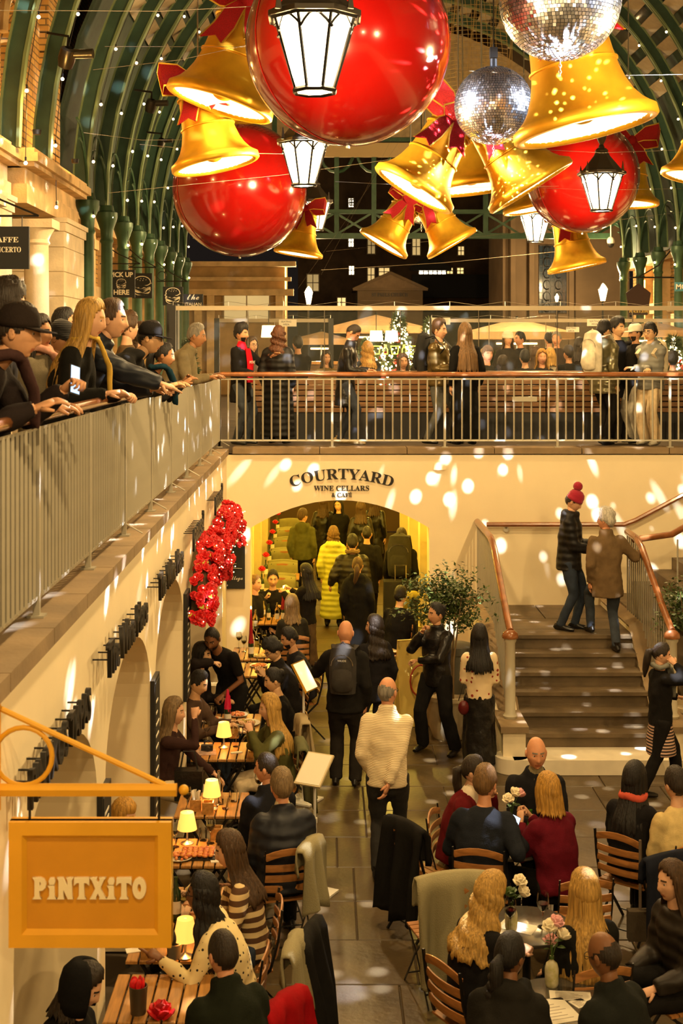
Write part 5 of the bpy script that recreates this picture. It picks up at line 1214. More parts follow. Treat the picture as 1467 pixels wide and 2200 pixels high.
    q = MB(); q.tube([P0 + Vector((0, 0, -.10)) if sit is None else P0 + Vector((0, -.05, -.06)), P0, P0 + d1 * .10], [.155 * rx, .158 * rx, .142 * rx], 12, ry=[.115 * ry, .118 * ry, .108 * ry], side=(1, 0, 0), dome=True)
    for A_, K_, N_ in legs: q.tube([A_, A_ + (K_ - A_) * .5, K_, K_ + (N_ - K_) * .5, N_ + Vector((0, 0, -.03))], [.106 * fat * s, .093 * s * fat ** .5, .072 * s * wide ** .5, .064 * s * wide, .058 * s * wide], 10, dome=False); q.ball(K_, (.066 * s * wide ** .5,) * 3, 8, 6)
    o = q.build('trousers', cloth(cb, kb), t); soften(o, vox, .02)
    if skirt:
        ks, cs, ln = skirt; q = MB(); q.tube([P0 + Vector((0, 0, .06)), P0, P0 + Vector((0, -.01, -ln * .5)), P0 + Vector((0, -.01, -ln))], [.15 * rx, .175 * rx, .20 * rx, .23 * rx], 16, ry=[.12 * ry, .14 * ry, .16 * ry, .19 * ry], side=(1, 0, 0)); o = q.build('skirt', cloth(cs, ks), t); soften(o, vox, .03)
    for (A_, K_, N_), sg, ft in zip(legs, (1, -1), feet):
        q = MB(); fz = N_.z - .09; px_, py_ = N_.x, N_.y
        q.tube([(px_, py_ + .075, fz + .035), (px_, py_ + .05, fz + .055), (px_, py_, fz + .06), (px_ + sg * .008, py_ - .07, fz + .042), (px_ + sg * .012, py_ - .14, fz + .034), (px_ + sg * .012, py_ - .185, fz + .026)], [.022, .036, .040, .046, .046, .026], 10, ry=[.026, .048, .055, .036, .030, .020], side=(1, 0, 0)); q.tube([(px_, py_, fz + .05), (px_, py_ + .005, fz + .13)], [.045, .042], 10)
        q.build('shoe', cloth(shoes, 'leather'), t)
    # hair
    st, hc = hair[:2]; q = MB(); hm = hairmat(hc); sol = 0
    if st == 'short': hair_shell(q, HM, .014, .012, seed=seed)
    elif st == 'crop': hair_shell(q, HM, .006, .003, seed=seed, rough=.15)
    elif st == 'messy': hair_shell(q, HM, .024, .022, seed=seed, rough=.55, fringe=.03)
    elif st == 'quiff': hair_shell(q, HM, .016, .035, seed=seed, rough=.4)
    elif st == 'bowl': hair_shell(q, HM, .020, .010, seed=seed, rough=.25, fringe=.045)
    elif st == 'balding': hair_shell(q, HM, .005, .0, seed=seed, top=.040, rough=.3)
    elif st == 'bald': q.ball(HM @ Vector((0, .06, -.06)), .002, 4, 3)
    elif st in ('long', 'wavy', 'bob', 'blown'):
        hair_shell(q, HM, .016, .010, seed=seed, rough=.2)
        Mh = T(*Hd) @ RZ(R(hy)) @ RX(R(hp * .45 + lean * .0)) @ Matrix.Scale(s * 1.04, 4); ln = {'long': .42, 'wavy': .36, 'bob': .17, 'blown': .30}[st] if len(hair) < 3 else hair[2]
        curtain(q, Mh, ln, 2.0 if st != 'bob' else 2.15, seed, 1.0, .18 if st == 'long' else 0., .012 if st in ('wavy',) else (.02 if st == 'blown' else 0.), .0032 * max(0, lean)); sol = .016
        curtain(q, Mh @ Matrix.Scale(.93, 4), ln * .93, 1.9, seed + 50, 1.0, .2 if st == 'long' else 0., .012 if st == 'wavy' else 0., .0032 * max(0, lean))
    elif st in ('ponytail', 'bun', 'braid'):
        hair_shell(q, HM, .012, .006, seed=seed, rough=.15)
        if st == 'bun': q.ball(HM @ Vector((0, .09, .06)), .05 * s, 10, 8)
        else:
            P_ = [HM @ Vector((0, .10, .03)), HM @ Vector((0, .15, .0)), HM @ Vector((0, .15, -.10)), HM @ Vector((.03, .14, -.22)), HM @ Vector((.03, .13, -.30))]; q.tube(P_, [.025, .042, .042, .032, .010], 10)
            if st == 'braid':
                for k in range(5): q.ball(HM @ Vector((.01 * k, .15, -.02 - .055 * k)), (.045, .04, .04), 8, 6)
    o = q.build('hair', hm, t, ang=None)
    if sol: mm = o.modifiers.new('thickness', 'SOLIDIFY'); mm.thickness = .010; mm.offset = 0
    if beard:
        q = MB(); V, Fs, ang = HSHELL; sel = (V[:, 2] < -.045) & (np.abs(ang) < 1.5) & ~((V[:, 2] > -.085) & (np.abs(ang) < .3)); keep = [f for f in Fs if all(sel[list(f)])]; used = sorted({i for f in keep for i in f}); ix = {v: i for i, v in enumerate(used)}
        q.add([tuple(V[i] * [1.04, 1.06, 1.03]) for i in used], [tuple(ix[i] for i in f) for f in keep], 0, HM); q.tube([HM @ Vector((a, -.100, -.057)) for a in (-.024, 0, .024)], .006, 5); q.build('beard', hairmat(beard), t, ang=None)
    if hat:
        hk, hcx = hat; q = MB(); m_ = cloth(hcx, 'knit' if hk in ('beanie', 'pom') else 'wool')
        if hk == 'cap':
            q.lathe([(.099, .028), (.102, .05), (.096, .09), (.075, .125), (.04, .142), (.01, .148)], 20, (0, .008, 0), M=HM, cap=True)
            V_ = []; n_ = 10
            for k in range(n_ + 1): a = -1.1 + 2.2 * k / n_; V_ += [(.098 * math.sin(a), -.095 * math.cos(a) + .008, .035), (.090 * math.sin(a), -.02 - .155 * math.cos(a) ** .6, .020 - .0 * k)]
            q.add([HM @ Vector(p) for p in V_] + [HM @ (Vector(p) + Vector((0, 0, -.006))) for p in V_], [(2 * k, 2 * k + 2, 2 * k + 3, 2 * k + 1) for k in range(n_)] + [(2 * k + 1 + 2 * n_ + 2, 2 * k + 3 + 2 * n_ + 2, 2 * k + 2 + 2 * n_ + 2, 2 * k + 2 * n_ + 2) for k in range(n_)] + [(2 * k + 1, 2 * k + 3, 2 * k + 3 + 2 * n_ + 2, 2 * k + 1 + 2 * n_ + 2) for k in range(n_)])
        elif hk == 'hood': q.lathe([(.11, -.13), (.125, -.06), (.128, .02), (.118, .09), (.08, .14), (.02, .158)], 20, (0, .025, 0), M=HM @ RX(-.25), a0=-PI / 2 + .75, a1=-PI / 2 + 2 * PI - .75)
        else:
            q.lathe([(.100, .020), (.107, .024), (.107, .055), (.101, .060), (.102, .09), (.085, .13), (.05, .155), (.01, .162)], 24, (0, .010, 0), M=HM @ RX(.12), cap=True)
            if hk == 'pom': q.ball(HM @ Vector((0, .03, .20)), .062 * s, 12, 9)
        o = q.build({'cap': 'cap', 'hood': 'hood'}.get(hk, 'beanie'), m_, t, ang=None)
        if hk == 'hood': mm = o.modifiers.new('thickness', 'SOLIDIFY'); mm.thickness = .03
    if glasses:
        q = MB()
        for sg in (-1, 1):
            q.tube([HM @ Vector((sg * .033 + .022 * math.cos(a), -.094, .003 + .018 * math.sin(a))) for a in np.linspace(0, 2 * PI, 13)], .0022, 4); q.tube([HM @ Vector((sg * .055, -.092, .008)), HM @ Vector((sg * .083, .01, .010))], .0022, 4)
        q.tube([HM @ Vector((-.011, -.097, .006)), HM @ Vector((.011, -.097, .006))], .0022, 4); q.build('glasses', M_black, t)
    if scarf:
        ks, cs = scarf[:2]; sr = scarf[2] if len(scarf) > 2 else 1.; q = MB(); pts = []
        for k in range(13):
            a = 2 * PI * k / 12; pts.append(Nk + ax * (.095 * s * math.cos(a)) + Vector((0, -1, 0)) * (.090 * s * math.sin(a)) + d2 * (.035 * s + .012 * math.sin(a * 3)))
        q.tube(pts, .034 * s * sr, 9); q.tube([Nk + Vector((.03, -.11, -.0)), Nk + Vector((.05, -.17, -.16)), Nk + Vector((.06, -.17, -.34))], [.05 * sr, .055 * sr, .05 * sr], 8, ry=[.03 * sr, .022, .018]); o = q.build('scarf', cloth(cs, ks), t); soften(o, .016, .012, 2)
    return t, dict(WL=WL, WR=WR, Hd=Hd, Nk=Nk, C=C, P0=P0)
def wpos(t, v):
    return Matrix.Translation(t.location) @ RZ(t.rotation_euler.z) @ Vector(v)
def backpack(label, t, J, col, w=.30, h=.46, d=.17, kind='denim', logo=None):
    c = (J['C'] * .55 + J['Nk'] * .45); bp = thing('backpack', label, 'backpack', wpos(t, c + Vector((0, .0, -.25))), t.rotation_euler.z); m = cloth(col, kind); oy = .155
    q = MB(); q.tube([(0, oy + d * .45, -.03), (0, oy + d * .5, .10), (0, oy + d * .5, h * .7), (0, oy + d * .42, h), (0, oy + d * .3, h + .04)], [w * .46, w * .5, w * .5, w * .42, w * .2], 14, ry=[d * .42, d * .5, d * .5, d * .4, d * .2], side=(1, 0, 0)); q.build('bag_body', m, bp)
    q = MB(); q.tube([(0, oy + d * .9, .02), (0, oy + d * 1.0, .10), (0, oy + d * .95, h * .48)], [w * .36, w * .4, w * .34], 12, ry=[d * .2, d * .28, d * .2], side=(1, 0, 0), dome=True); q.build('pocket', m, bp)
    for sg in (-1, 1): q = MB(); q.tube([(sg * w * .3, oy, h * .92), (sg * .13, .02, h * .98), (sg * .14, -.16, h * .62), (sg * .15, -.02, .12), (sg * w * .35, oy, .05)], [.03] * 5, 6, ry=[.008] * 5, side=(1, 0, 0)); q.build('strap', m, bp)
    q = MB(); q.tube([(-.04, oy + d * .5, h + .03), (0, oy + d * .5, h + .07), (.04, oy + d * .5, h + .03)], .009, 5); q.build('grab_loop', m, bp)
    q = MB(); q.tube([(w * .4 * math.cos(a), oy + d * 1.01, h * .62 + .12 * math.sin(a)) for a in np.linspace(0, PI, 9)], .004, 4); q.build('zip', M_steel, bp)
    if logo: letters('lettering', logo, .03, M_chalk, bp, (0, oy + d * 1.03, h * .72), (0, 0, PI), ext=.001)
    return bp
def phone(label, p, rot, col=(.02, .02, .02), lit=True):
    t = thing('phone', label, 'phone', p); t.rotation_euler = rot
    q = MB(); q.box((0, 0, 0), (.074, .009, .150)); q.build('case', mat('phone_case_%d' % int(col[1] * 99), col, .4), t, smooth=False)
    q = MB(); q.box((0, -.0052, 0), (.066, .001, .140)); q.build('screen', M_screen if lit else M_glassd, t, smooth=False); return t
# ================================================================ furniture and tableware
TZ = .745
_slat = {}
def dining_table(label, x0, x1, y0, y1, z=0., group=None):
    t = thing('dining_table', label, 'table', ((x0 + x1) / 2, (y0 + y1) / 2, z), 0, group); w, d = x1 - x0, y1 - y0; n = 7; sw = w / n
    k = (round(sw, 3), round(d, 3))
    if k not in _slat:
        q = MB(); a, e = sw - .012, .006; q.bx(-a / 2, a / 2, -d / 2, d / 2, -.024, -e); q.add([(-a/2, -d/2, -e), (a/2, -d/2, -e), (a/2, d/2, -e), (-a/2, d/2, -e), (-a/2+e, -d/2+e, 0), (a/2-e, -d/2+e, 0), (a/2-e, d/2-e, 0), (-a/2+e, d/2-e, 0)], [(0, 1, 5, 4), (1, 2, 6, 5), (2, 3, 7, 6), (3, 0, 4, 7), (4, 5, 6, 7)]); _slat[k] = q.mesh('slat', M_wood, smooth=False)
    for i in range(n): link('slat', _slat[k], t, (-w / 2 + (i + .5) * sw, 0, TZ))
    q = MB()
    for s in (-1, 1): q.bx(-w / 2, w / 2, s * d * .36 - .02, s * d * .36 + .02, TZ - .055, TZ - .025); q.bx(s * (w / 2 - .015) - .012, s * (w / 2 - .015) + .012, -d / 2 + .02, d / 2 - .02, TZ - .06, TZ - .026)
    q.build('frame', M_blk, t, smooth=False)
    for sx in (-1, 1):
        for sy in (-1, 1): q = MB(); q.cyl((sx * w * .34, sy * d * .38, 0), (-sx * w * .34, sy * d * .38, TZ - .05), .014, n=6); q.build('leg', M_black, t)
    return t
def build_chair():
    t = thing('folding_chair', 'proto', 'chair')
    for i in range(4):
        z = .56 + i * .085; q = MB(); cur = .02 if i < 3 else .045; P = [(-.2 + .4 * k / 6, .205 + .03 * (i / 3) + .03 * (1 - ((k - 3) / 3) ** 2), z + (cur if i == 3 else 0) * (1 - ((k - 3) / 3) ** 2)) for k in range(7)]
        q.tube(P, [.011] * 7, 6, ry=[.031] * 7, side=(0, 1, .0)); q.build('back_slat', M_woodc, t)
    for i in range(6): y = .16 - i * .068; q = MB(); q.bx(-.2, .2, y - .029, y + .029, .44, .455); q.build('seat_slat', M_woodc, t, smooth=False)
    for s in (-1, 1):
        q = MB(); q.tube([(s * .205, -.24, 0), (s * .205, .02, .32), (s * .205, .17, .46), (s * .205, .225, .66), (s * .205, .255, .88)], [.012] * 5, 4, ry=[.007] * 5); q.build('leg', M_black, t)
        q = MB(); q.tube([(s * .19, .27, 0), (s * .19, .0, .30), (s * .19, -.2, .44)], [.012] * 3, 4, ry=[.007] * 3); q.build('leg', M_black, t)
    q = MB(); q.cyl((-.19, .2, .08), (.19, .2, .08), .007, n=5); q.cyl((-.2, -.18, .08), (.2, -.18, .08), .007, n=5); q.build('stretcher', M_black, t)
    return t
CH0 = build_chair(); CHN = [0]
def chair(label, x, y, face, z=0., s=1.0):
    t = CH0 if CHN[0] == 0 else copy_tree(CH0); CHN[0] += 1
    t.location = (x, y, z); t.rotation_euler = (0, 0, R(face)); t['label'] = label; t['group'] = 'slatted folding chairs'; return t
def drape(name, label, cat, x, y, z, face, w=.46, front=.28, back=.5, m=None, bulge=.02, seed=0, top=.9, th=.018):
    """cloth hung over a chair back; local +y is behind the chair"""
    t = thing(name, label, cat, (x, y, z), R(face)); rr = random.Random(seed); nu, nv = 18, 22; q = MB(); V = []; ph = [rr.uniform(0, 6) for _ in range(4)]
    for j in range(nv + 1):
        v = j / nv; sl = v * (front + back)
        for i in range(nu + 1):
            u = -1 + 2 * i / nu; rip = bulge * math.sin(u * 7 + ph[0]) + bulge * .6 * math.sin(u * 13 + ph[1])
            if sl < front: yy = .19 - .03; zz = top - (front - sl); k = (front - sl) / .3
            else: yy = .275 + .25 * (sl - front) ** 1.3 * .3; zz = top - (sl - front); k = (sl - front) / .3
            k = min(1.5, k); d0 = abs(sl - front)
            if d0 < .05: zz = top + .012 * (1 - d0 / .05); yy = .16 + (.115) * (sl - front + .05) / .10
            V.append((u * w / 2 * (1 + .06 * k * math.sin(ph[2] + u)), yy + (rip * k if sl > front else -rip * k), zz - .03 * abs(u) ** 2 + (.03 * math.sin(u * 4 + ph[3]) if j in (0, nv) else 0)))
    Fs = [(j * (nu + 1) + i, j * (nu + 1) + i + 1, (j + 1) * (nu + 1) + i + 1, (j + 1) * (nu + 1) + i) for j in range(nv) for i in range(nu)]
    q.add(V, Fs); o = q.build('cloth', m or M_blanket, t, ang=None); mm = o.modifiers.new('thickness', 'SOLIDIFY'); mm.thickness = th; return t
def round_table(label, x, y, r, m):
    t = thing('round_table', label, 'table', (x, y, 0)); q = MB(); q.lathe([(.01, TZ - .03), (r - .01, TZ - .03), (r, TZ - .02), (r, TZ - .006), (r - .008, TZ), (.01, TZ)], 40); q.build('tabletop', m, t)
    q = MB(); q.lathe([(.03, .03), (.03, TZ - .03)], 12, cap=True); q.build('column', M_black, t); q = MB(); q.lathe([(.22, 0), (.22, .015), (.05, .04), (.03, .06)], 20, cap=True); q.build('base', M_black, t); return t
M_zinc = mat('dark_zinc', (.16, .145, .115), .22, metal=.6, var=.2, vscale=6)
# tableware: meshes once, objects many
def mk(f, name, m, **k): q = MB(); f(q); return q.mesh(name, m, **k)
WG = mk(lambda q: (q.lathe([(.034, 0), (.034, .003), (.006, .008), (.004, .03), (.004, .09), (.012, .10), (.032, .125), (.039, .15), (.036, .19), (.032, .215), (.030, .215), (.034, .19), (.037, .15), (.030, .127), (.010, .104)], 16)), 'bowl', M_glass)
WF = {k: mk(lambda q: q.lathe([(.008, .104), (.029, .128), (.0355, .15), (.001, .15)], 14), 'wine', m) for k, m in (('red', M_wine), ('white', M_whitew))}
TU = mk(lambda q: q.lathe([(.030, 0), (.036, .10), (.033, .10), (.028, .008), (.001, .008)], 14), 'glass_body', M_glass)
def put(name, label, cat, p, parts, rot=0., s=1., group=None):
    t = thing(name, label, cat, p, rot, group)
    for nm, me in parts:
        o = link(nm, me, t)
        if s != 1: o.scale = (s,) * 3
    return t
def wine_glass(label, px, py, kind=None, z=TZ, s=1.): p = atz(px, py, z); put('wine_glass', label, 'wine glass', p, [('bowl', WG)] + ([('wine', WF[kind])] if kind else []), s=s, group='wine glasses')
def tumbler(label, px, py, z=TZ): put('tumbler', label, 'glass', atz(px, py, z), [('glass_body', TU)], group='tumblers')
TLB = mk(lambda q: q.lathe([(.055, 0), (.055, .008), (.02, .02), (.009, .035), (.008, .17), (.014, .18)], 18, cap=True), 'base', M_steel)
TLS = mk(lambda q: (q.lathe([(.082, .12), (.055, .26)], 24), q.lathe([(.055, .26), (.01, .262)], 24)), 'shade', M_shade)
def table_lamp(label, px, py, z=TZ):
    p = atz(px, py, z); t = put('table_lamp', label, 'table lamp', p, [('base', TLB), ('shade', TLS)], group='glowing table lamps'); point('lamp_bulb', (0, 0, .16), 3.2, (1, .55, .15), .03, t); return t
BP = [(.036, 0), (.038, .01), (.038, .17), (.034, .20), (.015, .235), (.0135, .29), (.016, .292), (.016, .305), (.013, .305)]
BOT = {}
def bottle(name, label, p, glass, band=None, s=1., cat='bottle'):
    if glass.name not in BOT: BOT[glass.name] = (mk(lambda q: q.lathe(BP, 16, cap=True), 'glass_body', glass),)
    parts = [('glass_body', BOT[glass.name][0])]
    if band:
        k = glass.name + band.name
        if k not in BOT: BOT[k] = mk(lambda q: q.lathe([(.0388, .05), (.0388, .14)], 16), 'paper_label', band)
        parts.append(('paper_label', BOT[k]))
    return put(name, label, cat, p, parts, s=s)
def candle_bottle(label, p, tall=.22, flame=True, m=None):
    t = bottle('candle_bottle', label, p, M_bottle, M_paper, cat='candle'); q = MB(); rr = random.Random(int(p[0] * 99))
    q.tube([(0, 0, .19), (0, 0, .24), (0, 0, .30), (0, 0, .30 + tall * .5), (0, 0, .30 + tall)], [.040, .030, .026, .019, .010], 10)
    for k in range(9): a = rr.uniform(0, 6.28); h0 = rr.uniform(.24, .34); q.tube([(.022 * math.cos(a), .022 * math.sin(a), h0), (.036 * math.cos(a), .036 * math.sin(a), h0 - rr.uniform(.06, .14))], [.008, .006], 5, dome=True)
    q.build('wax', m or M_wax, t)
    if flame: q = MB(); q.ball((0, 0, .32 + tall), (.008, .008, .022), 8, 6); q.build('flame', mat('flame', (1, .7, .2), .5, emit=60, ecol=(1, .55, .12), sample=False), t); point('candle_light', (0, -.03, .36 + tall), 2.2, (1, .5, .12), .02, t)
    return t
_pet = {}
def petal_head(m):
    if m.name not in _pet:
        q = MB()
        for k in range(14): a = k * 2.4; rad = .004 + .022 * k / 13; q.ball((0, 0, 0), (.009, .020 + .006 * k / 13, .026), 6, 4, M=T(rad * math.cos(a), rad * math.sin(a), .03 - .018 * k / 13) @ RZ(a) @ RY(.15 + .75 * k / 13))
        _pet[m.name] = q.mesh('bloom', m)
    return _pet[m.name]
LEAF = MB(); LEAF.add([(0, 0, 0), (.018, .025, .006), (.014, .05, .0), (0, .07, -.006), (-.014, .05, 0), (-.018, .025, .006)], [(0, 1, 2, 3), (0, 3, 4, 5)]); LEAF = LEAF.mesh('leaf', M_leafy)
def vase(label, px, py, blooms, z=TZ, body=None, tall=.16):
    p = atz(px, py, z); bm = mk(lambda q: q.lathe([(.036, 0), (.044, .02), (.045, .11), (.036, .145), (.014, .165), (.013, .19), (.016, .192)], 18, cap=True), 'bottle', body or mat('vase_white', (.72, .64, .45), .35, col2=(.45, .42, .14), vscale=22)); t = put('flower_vase', label, 'vase', p, [('bottle', bm)])
    q = MB(); q.lathe([(.0165, .175), (.0165, .197)], 12); q.build('collar', M_leafy, t)
    for k, (dx, dy, dz, m) in enumerate(blooms):
        q = MB(); q.tube([(0, 0, .17), (dx * .4, dy * .4, .2 + dz * .5), (dx, dy, .19 + dz)], .003, 5); q.build('stem', M_leafy, t); o = link('bloom', petal_head(m), t, (dx, dy, .18 + dz)); o.scale = (1.25,) * 3; o.rotation_euler = (-dy * 3 + .5, dx * 4, k)
        for j in range(2): o = link('leaf', LEAF, t, (dx * .5, dy * .5, .20 + dz * .4)); o.rotation_euler = (.3, .2, k * 2 + j * 2.5)
    return t
def plate(label, px, py, r=.11, food=None, z=TZ):
    t = put('plate', label, 'plate', atz(px, py, z), []); q = MB(); q.lathe([(.01, .004), (r * .65, .004), (r, .018), (r, .022), (r * .66, .010), (.01, .009)], 24); q.build('dish', M_plate, t)
    if food:
        rr = random.Random(int(px)); q = MB()
        for k in range(26): a = rr.random() * 6.28; d = r * .7 * rr.random() ** .5; q.ball((d * math.cos(a), d * math.sin(a), .018 + rr.random() * .012), (rr.uniform(.012, .03), rr.uniform(.012, .03), .012), 6, 4)
        q.build('food', food, t)
def sheet(name, label, cat, p, w, d, rot, m=M_paper, th=.003, tilt=0., lines=True):
    t = thing(name, label, cat, p, rot); t.rotation_euler = (tilt, 0, rot); q = MB(); q.bx(-w / 2, w / 2, -d / 2, d / 2, 0, th); q.build('page', m, t, smooth=False)
    if lines:
        q = MB()
        for k in range(6): q.bx(-w * .36, w * (.3 - .1 * (k % 3)), -d * .35 + k * d * .12, -d * .35 + k * d * .12 + .004, th, th + .0008)
        q.build('print', mat('menu_print', (.25, .2, .15), .8), t, smooth=False)
    return t
def wood_box(label, px, py, z=TZ, w=.09, h=.10, cut=False):
    t = put('cutlery_box', label, 'box', atz(px, py, z), []); q = MB(); q.bx(-w / 2, w / 2, -w / 2, w / 2, 0, .012)
    for s in (-1, 1): q.bx(s * w / 2 - .005, s * w / 2 + .005, -w / 2, w / 2, 0, h); q.bx(-w / 2, w / 2, s * w / 2 - .005, s * w / 2 + .005, 0, h)
    q.build('box_body', M_wood, t, smooth=False)
    if cut:
        for k in range(8): q = MB(); a = k * .8; q.add([(-.012, 0, 0), (.012, 0, 0), (.02, .01, .11), (-.006, .01, .12)], [(0, 1, 2, 3)], M=T(.02 * math.cos(a), .02 * math.sin(a), .06) @ RZ(a) @ RX(.25)); q.build('napkin', M_paper, t, smooth=False)
def menu_stand(label, x, y, h, rot, tilt, lit=False):
    t = thing('menu_stand', label, 'menu stand', (x, y, 0), rot); q = MB(); q.bx(-.16, .16, -.16, .16, 0, .018); q.build('base', M_white, t, smooth=False); q = MB(); q.cyl((0, 0, .018), (0, 0, h * .6), .019, n=10); q.cyl((0, 0, h * .6), (0, 0, h), .013, n=10); q.lathe([(.024, h * .58), (.024, h * .62)], 10, cap=True); q.build('pole', M_white, t)
    M = T(0, 0, h) @ RX(tilt); q = MB(); q.box((0, 0, .015), (.26, .34, .02), M=M); o = q.build('board', M_goldp if lit else mat('stand_frame', (.6, .5, .3), .4), t, smooth=False); q = MB(); q.box((0, 0, .027), (.235, .315, .004), M=M); q.build('menu_page', mat('lit_page', (.8, .72, .55), .6, emit=.5, ecol=(1, .8, .5)) if lit else M_paper, o, smooth=False)
def tree(label, x, y, z, h, w, stems, nl, seed, pot=True):
    t = thing('potted_tree', label, 'tree', (x, y, z)); rr = random.Random(seed)
    if pot: q = MB(); q.lathe([(.20, 0), (.27, .18), (.31, .42), (.33, .50), (.34, .50), (.34, .55), (.30, .55), (.29, .48), (.01, .48)], 28); q.build('pot', mat('stone_pot', (.55, .45, .28), .7, var=.1), t)
    fo = MB(); z0 = .45 if pot else 0
    for k in range(stems):
        a = rr.uniform(0, 6.28); r_ = rr.uniform(.15, .8) * w * .6; P = [Vector((0.05 * math.cos(a), .05 * math.sin(a), z0)), Vector((r_ * .35 * math.cos(a), r_ * .35 * math.sin(a), z0 + h * .3)), Vector((r_ * .7 * math.cos(a), r_ * .7 * math.sin(a), z0 + h * .55)), Vector((r_ * math.cos(a), r_ * math.sin(a), z0 + h * .8))]
        q = MB(); q.tube(P, [.014, .012, .009, .005], 6); q.build('stem', M_bark, t)
        for j in range(9):
            f = rr.uniform(.45, 1.); b0 = P[1].lerp(P[3], f); d = Vector((rr.gauss(0, 1), rr.gauss(0, 1), rr.uniform(-.1, .8))).normalized(); ln = rr.uniform(.25, .55) * w; P2 = [b0, b0 + d * ln * .5 + Vector((0, 0, .03)), b0 + d * ln]
            q.tube(P2, [.005, .004, .002], 4)
            for i in range(nl):
                f2 = rr.uniform(.15, 1.05); c = b0.lerp(P2[2], f2) + Vector((rr.gauss(0, .05), rr.gauss(0, .05), rr.gauss(0, .045))); dd = Vector((rr.gauss(0, 1), rr.gauss(0, 1), rr.gauss(-.2, .5))).normalized(); sd = dd.cross(Vector((rr.gauss(0, .4), rr.gauss(0, .4), 1))).normalized(); L_ = rr.uniform(.045, .075); n_ = dd.cross(sd)
                fo.add([c, c + dd * L_ * .5 + sd * L_ * .26, c + dd * L_ + n_ * .006, c + dd * L_ * .5 - sd * L_ * .26], [(0, 1, 2, 3)])
    o = fo.build('foliage', M_leaf, t, smooth=False); o['kind'] = 'stuff'; return t
# ---- dining tables by the arcade
TABS = [(-1.36, -.72, 8.22, 8.86, 'slatted wooden table nearest the bottom edge with red petals'), (-1.34, -.70, 9.05, 9.66, 'slatted wooden table with the nearest glowing lamp'), (-1.34, -.70, 9.72, 10.3, 'slatted wooden table where the two women lean together'), (-1.33, -.69, 10.72, 11.32, 'slatted wooden table with the pizza'), (-1.33, -.69, 11.86, 12.5, 'slatted wooden table with the carafe and cutlery box'), (-1.345, -.70, 13.5, 14.1, 'slatted wooden table of the blonde woman in green'), (-1.34, -.70, 14.5, 15.2, 'slatted wooden table full of dishes below the waiter'), (-1.3, -.66, 16.95, 17.65, 'slatted wooden table in front of the man with glasses'), (-1.25, -.62, 17.85, 18.6, 'slatted wooden table with the tall candle bottle')]
for a in TABS: dining_table(a[4], *a[:4], group='slatted tables along the arcade')
dining_table('slatted wooden table just inside the wide arch', -1.1, -.4, 20.2, 20.9)
for k in range(6):
    yy = 22.6 + 1.55 * k; dining_table('slatted table %s in the passage' % ('nearest', 'second', 'third', 'fourth', 'fifth', 'last')[k] if k not in (0, 5) else ('nearest slatted table of the passage row' if k == 0 else 'last slatted table of the passage row'), -1.15, -.45, yy, yy + .62)
    for j, dy in ((0, -.42), (1, 1.02)):
        lab = '%s passage table, %s chair under an olive blanket' % (('first', 'second', 'third', 'fourth', 'fifth', 'sixth')[k], 'nearer' if j == 0 else 'farther')
        chair(lab, -.78, yy + dy, 180 if j == 0 else 0); drape('blanket', 'olive blanket over the %s chair of the %s passage table' % ('nearer' if j == 0 else 'farther', ('first', 'second', 'third', 'fourth', 'fifth', 'sixth')[k]), 'blanket', -.78, yy + dy, 0, 180 if j == 0 else 0, .56, .3, .42, M_banq, .012, k * 2 + j)
    t = bottle('flower_bottle', 'bottle with a red rose on the %s passage table' % ('first', 'second', 'third', 'fourth', 'fifth', 'sixth')[k], (-1.06, yy + .25, TZ), M_bottle, M_paper, cat='vase'); q = MB(); q.cyl((0, 0, .3), (0, 0, .38), .003, n=5); q.build('stem', M_leafy, t); o = link('bloom', petal_head(M_rose), t, (0, 0, .36)); o.scale = (1.6,) * 3
    sheet('menu', 'menu card on the %s passage table' % ('first', 'second', 'third', 'fourth', 'fifth', 'sixth')[k], 'menu', (-.7, yy + .3, TZ), .21, .3, 1.57)
RTS = ((1.44, 9.62, .335, 'round dark metal table with two red wine glasses'), (1.52, 11.22, .36, 'round dark metal table of the bald man and his friends'), (1.50, 8.42, .40, 'dark round table at the bottom edge with menus'))
for a in RTS: round_table(a[3], a[0], a[1], a[2], M_zinc)
# tableware on the arcade tables
table_lamp('glowing table lamp beside the woman in the dotted blouse', 398, 2056)
table_lamp('glowing table lamp just right of the mustard sign', 402, 1812)
table_lamp('glowing table lamp behind the cutlery box', 455, 1738)
table_lamp('glowing table lamp in front of the red candle bottle', 481, 1606)
for a in (('wine glass with white wine at the pointing hand', 397, 1975, 'white'), ('empty wine glass behind the pointing hand', 424, 1950, None), ('tall wine glass left of the lamp on the green-top table', 444, 1592, None), ('wine glass right of the lamp on the green-top table', 507, 1604, None), ('glass of white wine next to the carafe', 556, 1708, 'white'), ('wine glass below the sign arm knob', 402, 1742, 'white'), ('glass of rose wine beside the pizza', 452, 1812, 'white'), ('glass of red wine beside the red wax bottle', 459, 1560, 'red'), ('wine glass peeping past the sign by the pizza', 376, 1820, None)): wine_glass(*a)
for a in (('tumbler beside the carafe', 502, 1722), ('tumbler in front of the carafe', 484, 1738), ('tumbler on the pizza table', 436, 1806)): tumbler(*a)
p = atz(470, 1728, TZ); bottle('carafe', 'clear swing-top water carafe', p, M_glass, cat='carafe')
bottle('wine_bottle', 'green wine bottle beside the sign edge', atz(378, 1975, TZ), M_bottle, M_paper)
candle_bottle('bottle covered in red wax on the table of dishes', atz(489, 1560, TZ), .10, False, mat('pink_wax', (.55, .01, .06), .4))
candle_bottle('tall candle bottle burning beside the chalkboard', (-.98, 18.0, TZ), .34)
candle_bottle('dark red candle inside the wide arch', (-.62, 20.35, TZ), .2)
